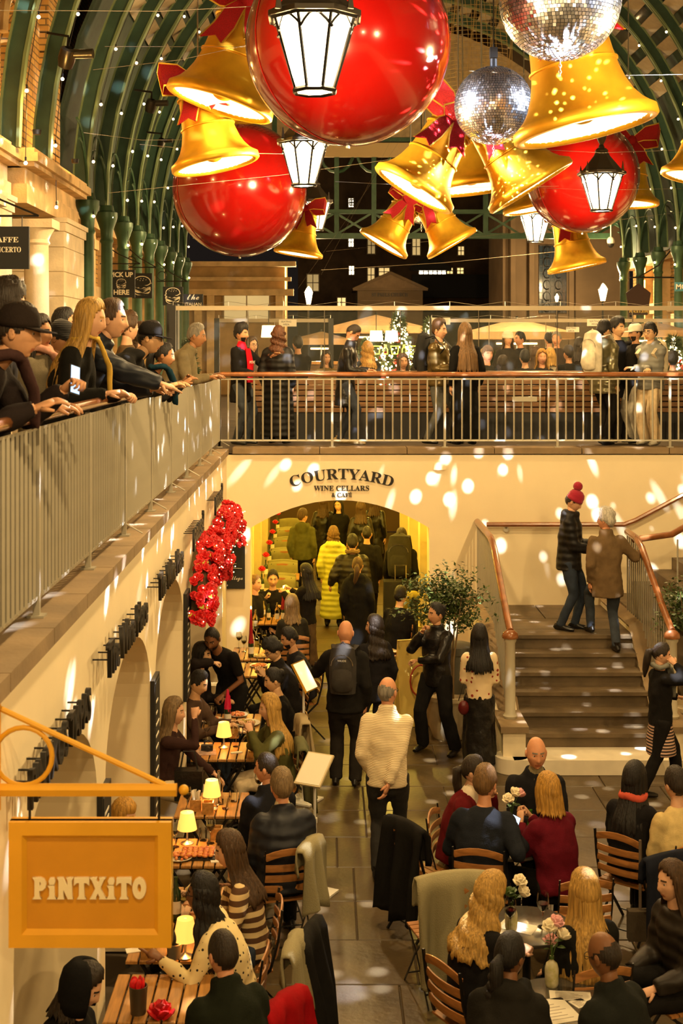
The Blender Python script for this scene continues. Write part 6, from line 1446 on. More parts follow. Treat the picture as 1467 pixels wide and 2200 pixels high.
for k, (px, py, gl) in enumerate(((595, 1336, M_glass), (548, 1352, M_glass), (541, 1395, M_glass), (577, 1332, M_bottle), (566, 1325, M_whitew))): bottle('wine_bottle', ('clear bottle before the smiling man', 'pale bottle by the arch jamb', 'white bottle on the candle table', 'dark bottle beside the smiling man', 'yellow oil bottle beside the smiling man')[k], atz(px, py, TZ), gl, M_paper, .8 if k > 2 else .95)
for k, (px, py) in enumerate(((513, 1392), (556, 1384), (568, 1388), (549, 1372), (524, 1400))): wine_glass(('wine glass nearest the candle bottle', 'wine glass second from the candle bottle', 'wine glass at the right of the candle table', 'wine glass at the far edge of the candle table', 'wine glass at the near edge of the candle table')[k], px, py, 'white')
for k, (px, py, r_, f) in enumerate(((455, 1550, .13, M_pizza), (530, 1556, .15, mat('salad', (.30, .28, .05), .6, col2=(.6, .35, .1), vscale=40)), (480, 1836, .10, None), (385, 1845, .11, M_pizza), (556, 1432, .12, M_pizza), (560, 1412, .10, mat('salad')), (512, 1538, .11, M_pizza))): plate(('plate of tapas by the reaching hands', 'long plate of salad on the table of dishes', 'empty white plate beside the pizza', 'plate of food peeping past the mustard sign', 'plate of food under the phone of the man with glasses', 'salad plate on the candle side table', 'plate behind the red wax bottle')[k], px, py, r_, f)
t = thing('pizza', 'square flatbread pizza on a dark board', 'pizza', atz(425, 1838, TZ)); q = MB(); q.bx(-.15, .15, -.12, .12, 0, .014); q.build('board', M_blk, t, smooth=False)
rr = random.Random(2); q = MB()
for i in range(6):
    for j in range(5): q.ball((-.11 + i * .044, -.085 + j * .042, .028 + rr.random() * .008), (.026, .025, .016), 7, 5)
q.build('topping', M_pizza, t)
sheet('napkin', 'crumpled white napkin beside the pizza', 'napkin', atz(473, 1848, TZ), .16, .10, .2, lines=False, th=.008); sheet('napkin', 'white napkin near the bottom of the mustard sign', 'napkin', atz(291, 2042, TZ), .13, .07, .3, lines=False, th=.006); sheet('napkin', 'folded white napkin on the table of the blonde in green', 'napkin', atz(508, 1618, TZ), .12, .03, .35, lines=False, th=.012)
sheet('magazine', 'magazine under a camera on the table of the blonde in green', 'magazine', atz(443, 1616, TZ), .20, .22, .1, mat('magazine_cover', (.62, .42, .30), .4, col2=(.25, .12, .1), vscale=12))
t = thing('camera', 'small black camera lying on the magazine', 'camera', atz(445, 1611, TZ + .004)); q = MB(); q.bx(-.06, .06, -.03, .03, 0, .05); q.build('camera_body', M_blk, t, smooth=False); q = MB(); q.cyl((.01, -.03, .026), (.01, -.065, .026), .022, n=12); q.build('lens', M_char, t)
wood_box('wooden napkin box full of paper napkins', 421, 1740, cut=True); wood_box('wooden box beside the full napkin box', 447, 1746); wood_box('wooden box on the pizza table', 465, 1802); wood_box('wooden box under the lower edge of the mustard sign', 320, 2056); wood_box('wooden box behind the lamp on the green-top table', 503, 1584)
t = thing('flower_pot', 'grey pot with a black plant beside the nearest lamp', 'pot', atz(374, 2058, TZ)); q = MB(); q.lathe([(.04, 0), (.055, .10), (.05, .10)], 16, cap=True); q.build('pot', mat('grey_pot', (.15, .13, .10), .6), t); q = MB(); q.ball((0, 0, .13), (.05, .05, .05)); q.build('plant', mat('black_plant', (.02, .02, .015), .8), t)
t = thing('bucket_vase', 'dark bucket with red petals on the bottom table', 'vase', atz(297, 2176, TZ)); q = MB(); q.lathe([(.048, 0), (.058, .17), (.052, .17), (.05, .10), (.01, .10)], 18); q.build('bucket', mat('dark_bucket', (.06, .04, .02), .4), t)
for k in range(5): q = MB(); a = k * 1.25; q.ball((.03 * math.cos(a), .03 * math.sin(a), .18), (.012, .03, .04), 7, 5, M=RZ(a)); q.build('petal', M_rose, t)
t = thing('red_flower', 'loose red flower lying on the bottom table', 'flower', atz(345, 2186, TZ)); o = link('bloom', petal_head(M_rose), t, (0, 0, 0)); o.scale = (2.,) * 3
sheet('menu_tablet', 'white notepad on the table under the waiter', 'notepad', atz(462, 1470, .80), .22, .16, .1)
# right-hand tables
vase('white bottle vase with white roses on the round wine table', 1098, 1997, [(.05, -.02, .16, M_rosew), (.07, -.03, .08, M_rosew), (-.02, .02, .05, M_leafy)])
vase('white bottle vase with cream and pink roses in the foreground', 1185, 2118, [(-.02, -.02, .20, M_rosew), (.02, -.01, .22, M_rosep), (.06, -.03, .14, M_rosew), (0, .02, .08, M_rosep)])
vase('small white vase with roses in front of the bald man', 1098, 1800, [(-.03, -.02, .14, M_rosew), (.02, -.02, .19, M_rosew), (.06, -.02, .18, M_rosep)])
wine_glass('glass of red wine on the left of the round table', 1096, 2006, 'red', s=1.15); wine_glass('glass of red wine on the right of the round table', 1166, 1992, 'red', s=1.15)
bottle('beer_bottle', 'dark beer bottle between the vase and the bald man', atz(1112, 1802, TZ), M_bottle, M_paper, .8); bottle('beer_bottle', 'green beer bottle beside the phone', atz(1140, 1806, TZ), mat('bottle_bright', (.04, .14, .01), .1), mat('blue_band', (.1, .15, .3), .5), .85)
tumbler('tumbler beside the small rose vase', 1076, 1800); sheet('menu', 'white menu under the vase on the round wine table', 'menu', atz(1112, 1992, TZ), .26, .16, -.5); sheet('menu', 'menu sheet nearest the bottom right edge', 'menu', atz(1195, 2172, TZ), .22, .30, .3); sheet('menu', 'menu sheet beside the foreground vase', 'menu', atz(1225, 2140, TZ), .26, .12, -.1); sheet('menu', 'small menu at the bald man with glasses', 'menu', atz(1245, 2156, TZ), .1, .1, .5)
letters('lettering', '25', .11, M_chalk, bpy.data.objects['round_table'], (-.22, -.02, TZ + .001), (-PI / 2, 0, -.5), ext=.0005)
# stands, boards, plants
menu_stand('white menu stand with a blank tilted board beside the grey blanket', XP(676, 12.0), 12.0, 1.10, R(-28), R(38)); menu_stand('menu stand with a lit page read by the man with the backpack', XP(652, 14.5), 14.5, 1.33, R(62), R(58), True)
t = thing('sandwich_board', 'yellow sandwich board behind the woman in leather', 'board', (XP(893, 17.5), 17.5, 0), R(15))
for s in (-1, 1): q = MB(); q.box((0, 0, .55), (.5, .03, 1.1), M=T(0, s * .14, 0) @ RX(s * .13)); o = q.build('panel', mat('board_yellow', (.78, .58, .14), .5), t, smooth=False)
q = MB(); q.tube([(.14 * math.cos(a), -.19, .6 + .2 * math.sin(a)) for a in np.linspace(0, 2 * PI, 17)], .012, 5); q.build('emblem_ring', mat('emblem_red', (.4, .05, .02), .5), t)
tree('leafy potted tree beside the stair balustrade', XP(965, 16.9), 16.9, 0, 1.75, .95, 7, 56, 11)
tree('leafy potted tree right of the stairs at the frame edge', 4.52, 16.35, 0, 1.85, .9, 7, 56, 23)
t = thing('waste_bin', 'dark grey litter bin behind the woman in the heart sweater', 'bin', (XP(985, 17.0), 17.3, 0)); q = MB(); q.lathe([(.20, 0), (.22, .05), (.22, .95), (.24, .97), (.24, 1.06), (.18, 1.08)], 20, cap=True); q.build('drum', mat('bin_grey', (.10, .095, .07), .5), t)
for k, (x, y, f) in enumerate(((1.05, 18.6, -100), (1.0, 19.6, -80))):
    chair(('folding chair with patterned cushion before the right jamb', 'folding chair with patterned cushion inside the right jamb')[k], x, y, f); t = thing('cushion', ('patterned cushion on the chair before the right jamb', 'patterned cushion on the chair inside the right jamb')[k], 'cushion', (x, y, .46), R(f)); q = MB(); q.ball((0, -.02, .04), (.2, .2, .05), 14, 8); q.build('cover', mat('cushion_print', (.6, .33, .1), .8, col2=(.12, .12, .04), vscale=16), t)
t = thing('trolley_suitcase', 'dark trolley suitcase standing inside the right of the arch', 'suitcase', (1.25, 22.2, 0)); q = MB(); q.bx(-.28, .28, -.15, .15, 0, 1.05); q.build('case_shell', cloth((26, 24, 20), 'denim'), t, smooth=False); q = MB(); q.tube([(-.09, 0, 1.05), (-.09, 0, 1.3), (.09, 0, 1.3), (.09, 0, 1.05)], .01, 6); q.build('handle', M_steel, t); q = MB(); q.bx(.05, .12, -.165, -.15, .8, .9); q.build('green_tag', mat('tag_green', (.1, .5, .1), .5), t, smooth=False)
t = thing('wine_shelf', 'small wooden stand with bottles at the right of the passage', 'shelf', (1.35, 24.5, 0)); q = MB(); q.bx(-.3, .3, -.2, .2, .85, .9); q.bx(-.28, .28, -.18, .18, 0, .85); q.build('counter', M_wood2, t, smooth=False)
for k in range(4): bottle('wine_bottle', ('first', 'second', 'third', 'fourth')[k] + ' bottle from the left on the passage stand', (1.15 + k * .12, 24.4, .9), M_bottle, M_paper)
drape('blanket', 'yellow-green blanket hanging at the right arch jamb', 'blanket', 1.42, 19.9, 0, 60, .5, .1, .6, mat('lime_blanket', (.42, .36, .05), .9), .03, 4, 1.25)
# passage lamps
for k, yy in enumerate((20.6, 23.2, 26.2, 29.4, 32.5)):
    for s, x in ((0, -.9), (1, 1.2)):
        t = thing('ceiling_lamp', 'brass ceiling lamp of the passage, %s side, row %s from the arch' % (('table', 'luggage')[s], ('one', 'two', 'three', 'four', 'five')[k]), 'lamp', (x, yy, 3.05)); q = MB(); q.lathe([(.02, 0), (.11, -.03), (.12, -.07)], 16); q.build('shade', M_goldp, t); q = MB(); q.ball((0, 0, -.06), .05, 10, 7); q.build('bulb', mat('passage_bulb', (1, .8, .3), .5, emit=30, ecol=(1, .72, .12), sample=False), t); point('passage_light', (0, 0, -.16), 110, (1, .66, .09), .06, t)
# ================================================================ the people in the photograph
BLK = (24, 22, 21); NAVY = (26, 29, 38); CHAR = (38, 36, 34); JEAN = (44, 54, 72); RL = RX_
def seated(label, x, y, face, ch=None, **k):
    r = person(label, x, y, k.pop('z', 0.), face, **k)
    if ch: chair(ch, x + .06 * math.sin(R(face)), y - .06 * math.cos(R(face)), face, r[0].location.z + (k.get('sit', .45) - .45))
    return r
# ---- courtyard, standing
a, J = person('bald man reading the lit menu, black coat, seen from behind', XP(742, 15.0), 15.0, 0, 172, H=1.80, fat=1.12, top=('coat', (30, 28, 26)), bot=('wool', (40, 36, 32)), hair=('bald', 'grey'), skin='ruddy', hood=True, hem=.12, wide=1.25, hp=10, L=(.36, .40, 1.16), eL=(.6, -.1, -.6), shoes=(30, 28, 26))
backpack('grey and black backpack worn by the bald man', a, J, (52, 48, 44), .30, .46, .16, logo='VAUDE')
person('long-haired woman with blue collar beside the bald man', XP(805, 15.9), 15.9, 0, 205, H=1.68, fem=1, top=('wool', (30, 28, 30)), bot=('denim', (40, 42, 52)), hair=('wavy', 'dark', .36), hy=55, collar=.06, inner=(40, 60, 150), hem=.18)
person('man in cream ribbed sweater with hands clasped behind his back', XP(832, 12.45), 12.45, 0, 170, H=1.79, fat=1.08, top=('knit', (232, 212, 172)), bot=('denim', (34, 32, 30)), hair=('balding', 'grey'), skin='ruddy', glasses=True, collar=.055, hem=.12, hy=-18, L=(.20, .10, .92), Rh=(-.03, -.19, .88), eR=(-.45, -.7, -.2), feet=((.08, -.12, 0), (-.08, .18, 0)), shoes=(18, 16, 15))
person('woman in black leather jacket touching her chin', XP(938, 16.3), 16.3, 0, -35, H=1.76, fem=1, top=('leather', (22, 20, 19)), bot=('wool', BLK), hair=('bun', 'black'), skin='mid', wide=1.35, hy=-30, Rh=(-.06, .24, 1.47), eR=(-.5, .3, -.8), L=(-.12, .24, 1.12), eL=(.7, .3, -.6), hl='grip', hrp='grip', feet=((.26, .0, 0), (-.16, .05, 0)), hem=.14, collar=.04, fat=1.12)
person('woman in cream heart-patterned sweater seen from behind', XP(1030, 15.6), 15.6, 0, 176, H=1.63, fem=1, top=('hearts', (228, 205, 165)), bot=('leather', (26, 24, 23)), hair=('long', 'black', .40), wide=1.6, L=(.10, .25, 1.06), Rh=(-.10, .25, 1.06), hem=.05, skirt=('leather', (28, 26, 25), .80))
t = thing('handbag', 'small dark red handbag on the arm of the heart sweater woman', 'bag', (XP(995, 15.6), 15.55, .72)); q = MB(); q.ball((0, 0, 0), (.065, .04, .085), 12, 8); q.build('pouch', cloth((90, 22, 22), 'leather'), t); q = MB(); q.tube([(-.06, 0, .08), (0, 0, .28), (.06, 0, .08)], .006, 5); q.build('strap', M_blk, t)
person('woman in red bobble hat and black puffer on the landing', XP(1222, 17.6), 17.6, LZ, 70, H=1.78, fem=1, top=('puffer', (24, 22, 22)), bot=('denim', (36, 46, 62)), hair=('short', 'dark'), hat=('pom', (150, 16, 44)), hem=.16, hood=True, hp=22, lean=4, L=(.10, .34, 1.10), Rh=(-.06, .34, 1.06), feet=((.07, .06, 0), (-.09, -.1, 0)), shoes=(22, 20, 18), collar=.05)
person('white-haired man in brown jacket climbing the stairs', XP(1305, 17.1), 17.1, LZ - .17, 188, H=1.76, top=('coat', (104, 84, 58)), bot=('denim', (52, 60, 72)), hair=('messy', 'white'), skin='ruddy', glasses=True, hem=.24, hy=42, hp=-6, collar=.05, Rh=(-.50, .26, 1.20), eR=(-.7, .2, -.6), hrp='grip', feet=((.10, .34, .17), (-.10, -.05, .0)), lean=5, shoes=(24, 20, 16))
person('woman in black jacket and striped skirt on the phone at the right', XP(1418, 14.7), 14.7, 0, 100, H=1.62, fem=1, top=('wool', (26, 24, 23)), bot=('wool', BLK), skirt=('stripe', (205, 170, 150), .42), hair=('ponytail', 'dark'), Rh=(-.12, .12, 1.44), eR=(-.6, .3, -.7), hem=.10, hy=-15, hp=12, feet=((.08, .24, 0), (-.08, -.26, 0)), L=(.2, .3, 1.0), wide=1.2, scarf=('wool', (120, 120, 112)))
# ---- courtyard, at the arcade tables
person('waiter in black polo shirt leaning over the table of dishes', XP(500, 15.75), 15.75, 0, -28, H=1.80, lean=38, top=('tee', (22, 20, 20)), bot=('wool', BLK), hair=('crop', 'black'), skin='brown', sleeve=.38, hp=24, hy=12, L=(.12, .40, .92), Rh=(-.24, .52, .84), hl='grip', hrp='flat', beard='black', fat=1.05)
seated('woman in dark coat resting her chin in the garland arch', -1.52, 15.45, 70, fem=1, sit=.56, lean=10, top=('coat', (34, 28, 26)), bot=('denim', CHAR), hair=('long', 'black', .3), skin='asian', Rh=(-.08, .3, 1.30), hrp='fist', L=(.1, .35, .85), hy=10)
seated('woman reaching for tapas in the garland arch', -1.50, 14.55, 72, fem=1, sit=.46, lean=12, top=('wool', (80, 62, 50)), bot=('denim', JEAN), hair=('short', 'black'), skin='asian', Rh=(-.1, .48, .84), L=(.12, .5, .84), hp=18)
seated('girl with headband in brown top sitting in the arch niche', -1.54, 13.1, 82, fem=1, sit=.53, lean=6, H=1.72, top=('tee', (58, 38, 34)), bot=('denim', (214, 196, 160)), hair=('long', 'ash', .26), Rh=(-.06, .30, 1.30), hrp='fist', L=(.06, .52, .68), skin='fair', eR=(-.4, .2, -.9), hem=.02)
seated('blonde woman in olive green shirt facing the niche girl', XP(585, 13.6) + .10, 13.6, -78, 'folding chair of the blonde woman in olive green', fem=1, sit=.44, lean=10, H=1.74, top=('wool', (84, 82, 44)), bot=('denim', (200, 182, 150)), hair=('long', 'blond', .44), L=(.14, .34, 1.05), Rh=(-.12, .30, 1.02), hl='grip', hrp='grip', hp=4, fat=1.05)
seated('dark-haired diner behind the blonde in green', XP(598, 14.7) + .1, 14.75, -80, 'folding chair behind the blonde in green', fem=1, sit=.44, lean=12, top=('wool', BLK), hair=('bun', 'black'), skin='asian', hp=10)
seated('man with glasses texting at the slatted table', XP(598, 16.3) + .15, 16.3, -70, 'folding chair of the man with glasses', sit=.45, lean=18, top=('coat', (32, 29, 28)), hair=('messy', 'black'), skin='asian', glasses=True, hp=28, L=(.1, .36, .95), Rh=(-.1, .36, .95), hl='grip', hrp='grip', collar=.04)
seated('bearded man next to the man with glasses', XP(634, 16.9) + .12, 16.9, -75, 'folding chair of the bearded man', sit=.45, lean=16, top=('wool', (36, 34, 38)), hair=('short', 'black'), beard='black', skin='mid', hp=16, fat=1.08)
seated('cropped man in dark jacket turning towards the aisle', XP(572, 11.5) + .05, 11.5, -150, 'folding chair of the cropped man', sit=.44, lean=8, top=('coat', (28, 28, 32)), hair=('crop', 'dark'), hy=42, skin='ruddy', fat=1.1, collar=.03)
seated('grey-haired man in navy quilted jacket seen from behind', XP(612, 10.9), 10.9, -165, 'folding chair of the grey-haired man', sit=.45, lean=8, H=1.80, top=('puffer', (32, 34, 42)), hair=('short', 'ash'), skin='ruddy', fat=1.18, collar=.03, inner=(210, 190, 150))
seated('brown-haired woman in striped sweater laughing', XP(545, 9.75), 9.75, -85, 'folding chair of the striped sweater woman', fem=1, sit=.44, lean=14, top=('band', (215, 190, 140)), bot=('denim', JEAN), hair=('long', 'brown', .36), hp=10, L=(.14, .36, .85), Rh=(-.12, .42, .86))
seated('woman with curly black hair in dotted cream blouse', XP(510, 9.0), 9.0, -95, 'folding chair of the dotted blouse woman', fem=1, sit=.44, lean=20, H=1.72, top=('dots', (226, 205, 150)), bot=('denim', CHAR), hair=('wavy', 'black', .42), skin='brown', Rh=(-.14, .18, 1.20), hrp='flat', eR=(-.5, .4, -.8), L=(.18, .48, .84), hl='point', fat=1.2, hp=-4, glasses=True)
seated('man with shaved head in dark green jacket at the bottom edge', XP(505, 7.85), 7.85, -150, 'folding chair of the man in dark green', sit=.45, lean=12, H=1.78, top=('coat', (28, 32, 22)), hair=('crop', 'dark'), skin='ruddy', fat=1.2, collar=.05, hp=8)
seated('woman in black hood looking at a turquoise phone', XP(105, 7.75), 7.75, 78, None, fem=1, sit=.44, lean=18, H=1.70, top=('coat', (20, 19, 19)), hair=('bob', 'dark'), hat=('hood', (20, 19, 19)), hp=24, skin='fair', fat=1.3, L=(.06, .36, .88), Rh=(-.06, .36, .88), hl='grip', hrp='grip')
phone('turquoise phone held by the hooded woman', (XP(240, 7.7), 7.66, .86), (R(-50), R(30), R(60)), (.15, .45, .42), False)
seated('fair-haired child showing above the mustard sign', XP(262, 10.6), 10.6, 70, None, sit=.42, H=1.62, top=('wool', (180, 160, 120)), hair=('bowl', 'gold'), hp=8)
# ---- round tables
seated('bald man in dark blazer facing the camera', XP(1148, 11.75), 11.75, 4, 'folding chair of the bald man in the blazer', sit=.50, lean=4, H=1.84, top=('coat', (26, 25, 28)), hair=('bald', 'grey'), skin='ruddy', fat=1.22, collar=.03, inner=(120, 108, 80), hp=3, L=(.10, .42, .84), Rh=(-.10, .42, .84), hl='fist', hrp='grip')
seated('woman in burgundy coat with dark ponytail in profile', XP(975, 11.55), 11.55, 72, 'folding chair of the ponytail woman', fem=1, sit=.45, lean=14, H=1.76, top=('coat', (98, 22, 26)), hair=('ponytail', 'dark'), inner=(220, 205, 180), L=(.14, .30, 1.02), hl='grip', Rh=(-.16, .40, .82), fat=1.1, skin='fair')
seated('man in navy blazer seen from behind at the bald man table', XP(1035, 10.9), 10.9, 165, 'folding chair of the man in the navy blazer', sit=.45, lean=14, H=1.84, top=('coat', (28, 31, 38)), hair=('short', 'light'), fat=1.15, hy=-10, Rh=(-.34, .16, .86), L=(.2, .42, .82), skin='ruddy')
a, J = seated('woman with blonde bob in burgundy blazer holding a phone', XP(1200, 10.85), 10.85, -150, None, fem=1, sit=.45, lean=10, H=1.76, top=('coat', (92, 16, 30)), hair=('bob', 'gold', .16), fat=1.15, L=(.1, .36, .95), Rh=(-.05, .42, .96), hl='grip', hrp='grip', skin='fair')
chair('empty-backed folding chair behind the woman in burgundy blazer', XP(1240, 10.35), 10.35, 185)
phone('phone with a bright screen in the blazer woman hand', (XP(1105, 10.95), 10.95, 1.0), (R(-58), R(25), R(-10)))
seated('woman with long dark hair in black coat and coral scarf', XP(1350, 11.2), 11.2, 140, 'folding chair with a bag strap hung over it', fem=1, sit=.45, lean=8, H=1.74, top=('coat', (24, 22, 23)), hair=('long', 'black', .40), fat=1.1, scarf=('wool', (205, 90, 70)))
seated('person in beige jacket at the right edge', XP(1468, 11.0), 11.0, -160, 'folding chair under the navy coat', sit=.46, lean=8, top=('wool', (214, 190, 130)), hair=('short', 'dark'), fat=1.1)
seated('blonde woman in black jacket bowed over the round table', XP(1000, 8.85), 8.85, 120, 'folding chair of the bowed blonde woman', fem=1, sit=.45, lean=16, H=1.74, top=('wool', (26, 24, 24)), hair=('wavy', 'blond', .38), hp=20, fat=1.1, L=(.1, .36, .78), Rh=(-.05, .42, .80), hrp='grip')
seated('woman with very long straight blonde hair seen from behind', XP(1268, 8.85), 8.85, -165, 'folding chair of the very long-haired blonde', fem=1, sit=.45, lean=6, H=1.74, top=('wool', (26, 25, 22)), hair=('long', 'blond', .60), fat=1.1)
a, J = seated('person with dark curls in black fleece hoodie at the bottom', XP(1085, 7.95), 7.9, 165, 'folding chair of the person in the fleece hoodie', sit=.44, lean=16, H=1.70, top=('wool', (34, 32, 28)), hair=('braid', 'black'), hood=True, skin='brown', fat=1.15, hy=-25)
t = thing('logo_patch', 'white embroidered logo patch on the black hoodie', 'patch', wpos(a, J['C'] + Vector((-.09, .178, .06))), a.rotation_euler.z + PI); q = MB(); q.tube([(-.035, 0, -.022), (-.035, 0, .022), (.0, 0, .03), (.03, 0, .015), (.036, 0, -.022), (-.035, 0, -.022)], .003, 4); q.build('emblem', M_chalk, t)
for k, w_ in enumerate(('THE', 'NORTH', 'FACE')): letters('lettering', w_, .018, M_chalk, t, (-.008, 0, .008 - .014 * k), ext=.001)
seated('bald man with glasses in dark jacket at the bottom right', XP(1345, 7.85), 7.85, -140, None, sit=.45, lean=12, H=1.78, top=('coat', (30, 32, 28)), hair=('balding', 'dark'), skin='brown', glasses=True, fat=1.25, hp=14, collar=.03)
seated('person in dark quilted jacket cut by the right edge', XP(1478, 9.15), 9.15, -70, 'folding chair at the right edge of the frame', sit=.45, lean=10, top=('puffer', (40, 34, 28)), hair=('long', 'brown', .3), fem=1, fat=1.1, feet=((.1, .5, 0), (-.1, .45, .1)), shoes=(220, 205, 170))
# coats and blankets on chairs
drape('draped_blanket', 'grey-green blanket hung over a chair in the aisle centre', 'blanket', XP(945, 10.25), 10.2, 0, 195, .56, .25, .78, M_blanket, .03, 3, .98); chair('folding chair hidden under the grey-green blanket', XP(945, 10.25), 10.2, 195, s=1)
drape('hung_coat', 'black coat hung over the chair of the ponytail woman', 'coat', XP(915, 11.4), 11.3, 0, 125, .5, .3, .78, cloth((24, 22, 20)), .03, 8, .95, .05); chair('folding chair under the hung black coat', XP(915, 11.4), 11.3, 125)
drape('hung_coat', 'navy coat hung over a chair at the right edge', 'coat', XP(1415, 10.6), 10.55, 0, 200, .60, .2, .85, cloth((26, 29, 40)), .04, 9, 1.0, .04)
drape('draped_blanket', 'sage blanket over the chair of the grey-haired man', 'blanket', XP(612, 10.85), 10.85, 0, -110, .44, .2, .5, M_blanket, .03, 5, .93)
drape('draped_blanket', 'sage blanket over the chair of the dotted blouse woman', 'blanket', XP(562, 9.0), 9.0, 0, -100, .44, .2, .5, M_blanket, .03, 6, .93)
drape('draped_blanket', 'dark green blanket over the chair of the blonde in green', 'blanket', XP(602, 13.5), 13.5, 0, -85, .48, .15, .6, mat('moss_blanket', (.12, .12, .05), .95), .03, 7, .93)
drape('hung_coat', 'black coat trailing behind the dotted blouse woman', 'coat', XP(598, 9.3), 9.3, 0, -105, .5, .1, .8, cloth((28, 26, 24)), .04, 12, .9, .03)
drape('hung_jacket', 'bright red jacket hung behind the man in dark green', 'jacket', XP(545, 8.3), 8.3, 0, -120, .46, .15, .62, cloth((150, 12, 18)), .04, 10, .92, .03)
drape('draped_blanket', 'beige blanket above the blank menu stand', 'blanket', XP(606, 14.3), 14.2, 0, -80, .42, .2, .4, mat('beige_blanket', (.42, .33, .18), .95), .03, 13, .98)
t = thing('tote_bag', 'black tote bag on the floor beside the niche girl', 'bag', (-1.28, 12.75, .60)); q = MB(); q.box((0, 0, .14), (.26, .14, .28)); q.build('bag_body', cloth((20, 18, 17), 'leather'), t, smooth=False); q = MB(); q.tube([(-.08, 0, .28), (-.05, 0, .45), (.05, 0, .45), (.08, 0, .28)], .009, 5); q.build('handle', M_blk, t)
t = thing('shoulder_bag', 'grey shoulder bag hanging from the chair of the dark-haired woman', 'bag', (XP(1378, 10.8), 10.85, 0)); q = MB(); q.tube([(0, 0, .12), (0, 0, .9)], .012, 5); q.build('strap', cloth((110, 95, 80)), t); q = MB(); q.box((0, 0, .22), (.2, .08, .24)); q.build('bag_body', cloth((90, 80, 66)), t, smooth=False)
# ---- the passage
person('man in green hoodie walking down the passage', XP(650, 25.7), 25.7, 0, 170, H=1.78, top=('wool', (84, 84, 44)), hair=('short', 'brown'), hood=True, hy=-30)
person('woman in lime green padded coat walking down the passage', XP(716, 23.6), 23.6, 0, 175, H=1.72, fem=1, top=('puffer', (190, 190, 70)), hair=('wavy', 'light', .2), hem=.75, hood=True)
person('man in dark jacket with plaid scarf in the passage', XP(757, 22.1), 22.1, 0, 178, H=1.78, fat=1.2, top=('puffer', (34, 31, 27)), hair=('short', 'black'), scarf=('plaid', (150, 120, 80)), L=(.36, .1, .98))
person('man with cropped hair ahead in the passage', XP(788, 23.4), 23.4, 0, 175, H=1.75, top=('coat', BLK), hair=('crop', 'black'), hem=.3)
person('person in long black hooded coat under the arch', XP(768, 20.5), 20.5, 0, 175, H=1.66, fem=1, top=('coat', (26, 25, 24)), hair=('ponytail', 'brown'), hood=True, hem=.70, fat=1.15)
person('woman with long dark hair looking at her phone under the arch', XP(660, 20.1), 20.1, 0, -120, H=1.62, fem=1, top=('wool', (30, 27, 25)), skirt=('wool', (84, 66, 48), .7), hair=('long', 'black', .42), L=(.12, .34, 1.22), Rh=(-.1, .36, 1.24), hl='grip', hrp='grip', hp=14)
person('woman facing the camera far down the passage', XP(728, 28.0), 28.0, 0, -25, H=1.72, fem=1, top=('coat', BLK), hair=('long', 'black', .3), skin='asian', hem=.3)
for k, (px, Y, f, lab) in enumerate(((695, 28.4, 170, 'dark-coated walker left of the far facing woman'), (775, 27.4, 178, 'dark-coated walker right of the far facing woman'), (805, 28.6, 160, 'dark-coated walker near the passage bottle stand'))): person(lab, XP(px, Y), Y, 0, f, top=('leather', BLK), hair=('long', 'brown', .3), fem=1, hem=.4)
seated('smiling man seated just inside the arch', XP(585, 21.1), 21.2, 5, 'folding chair of the smiling man', sit=.45, top=('coat', (26, 24, 24)), hair=('short', 'black'), skin='asian', hp=8, lean=6, L=(.12, .36, .86), Rh=(-.12, .3, 1.0), hrp='fist')
seated('woman half hidden by the left arch jamb', XP(546, 20.6), 20.7, 60, None, fem=1, sit=.45, top=('coat', BLK), hair=('bun', 'light'))
seated('grey-blonde woman seated with her back to the camera under the arch', XP(630, 18.9), 18.9, 190, 'folding chair of the grey-blonde woman', fem=1, sit=.45, lean=10, top=('wool', (40, 38, 32)), hair=('bob', 'ash', .24))
seated('dark figure seated by the right jamb of the arch', XP(850, 19.6), 19.6, 150, None, sit=.45, lean=12, top=('coat', BLK), hair=('short', 'black'))
a, J = person('tall walker in dark coat at the right of the arch', XP(862, 22.7), 22.7, 0, 170, H=1.8, top=('coat', (26, 25, 22)), hair=('short', 'dark'), fat=1.2)
backpack('bulky dark rucksack on the tall walker in the passage', a, J, (38, 36, 30), .40, .62, .24)
# ---- upper level, leaning on the left railing
rz = 1.09
person('man with messy dark hair at the far left of the walkway', -1.86, 7.35, UP, 105, H=1.74, top=('coat', (34, 30, 28)), hair=('messy', 'dark'), lean=10, hy=10, skin='mid', L=(.15, .4, rz), Rh=(-.15, .36, rz))
person('person in dark flat cap leaning on the rail with a phone', -1.98, 6.7, UP, 88, H=1.76, lean=42, top=('coat', (34, 27, 26)), hair=('short', 'dark'), hat=('cap', (36, 28, 24)), hp=6, L=(.14, .66, 1.20), Rh=(-.20, .60, 1.12), hl='grip', fat=1.25, scarf=('wool', (60, 40, 38)), skin='mid')
phone('phone filming from the left railing', (XP(160, 6.8), 6.8, UP + 1.25), (R(-10), R(14), R(60)))
person('blonde woman with yellow scarf leaning on the rail', -1.80, 9.15, UP, 84, H=1.74, fem=1, lean=18, top=('wool', (24, 23, 20)), hair=('long', 'blond', .46), scarf=('wool', (196, 160, 70), .55), L=(.1, .40, rz), Rh=(-.12, .36, rz + .02), hl='grip', hp=8)
person('man in navy padded coat pointing over the rail', -1.92, 9.95, UP, 84, H=1.82, lean=30, top=('puffer', (26, 31, 42)), hair=('short', 'brown'), hp=2, L=(.16, .62, rz + .02), Rh=(-.12, .82, rz + .04), hrp='point', skin='fair', fat=1.1, collar=.05, eR=(-.4, .1, -.9))
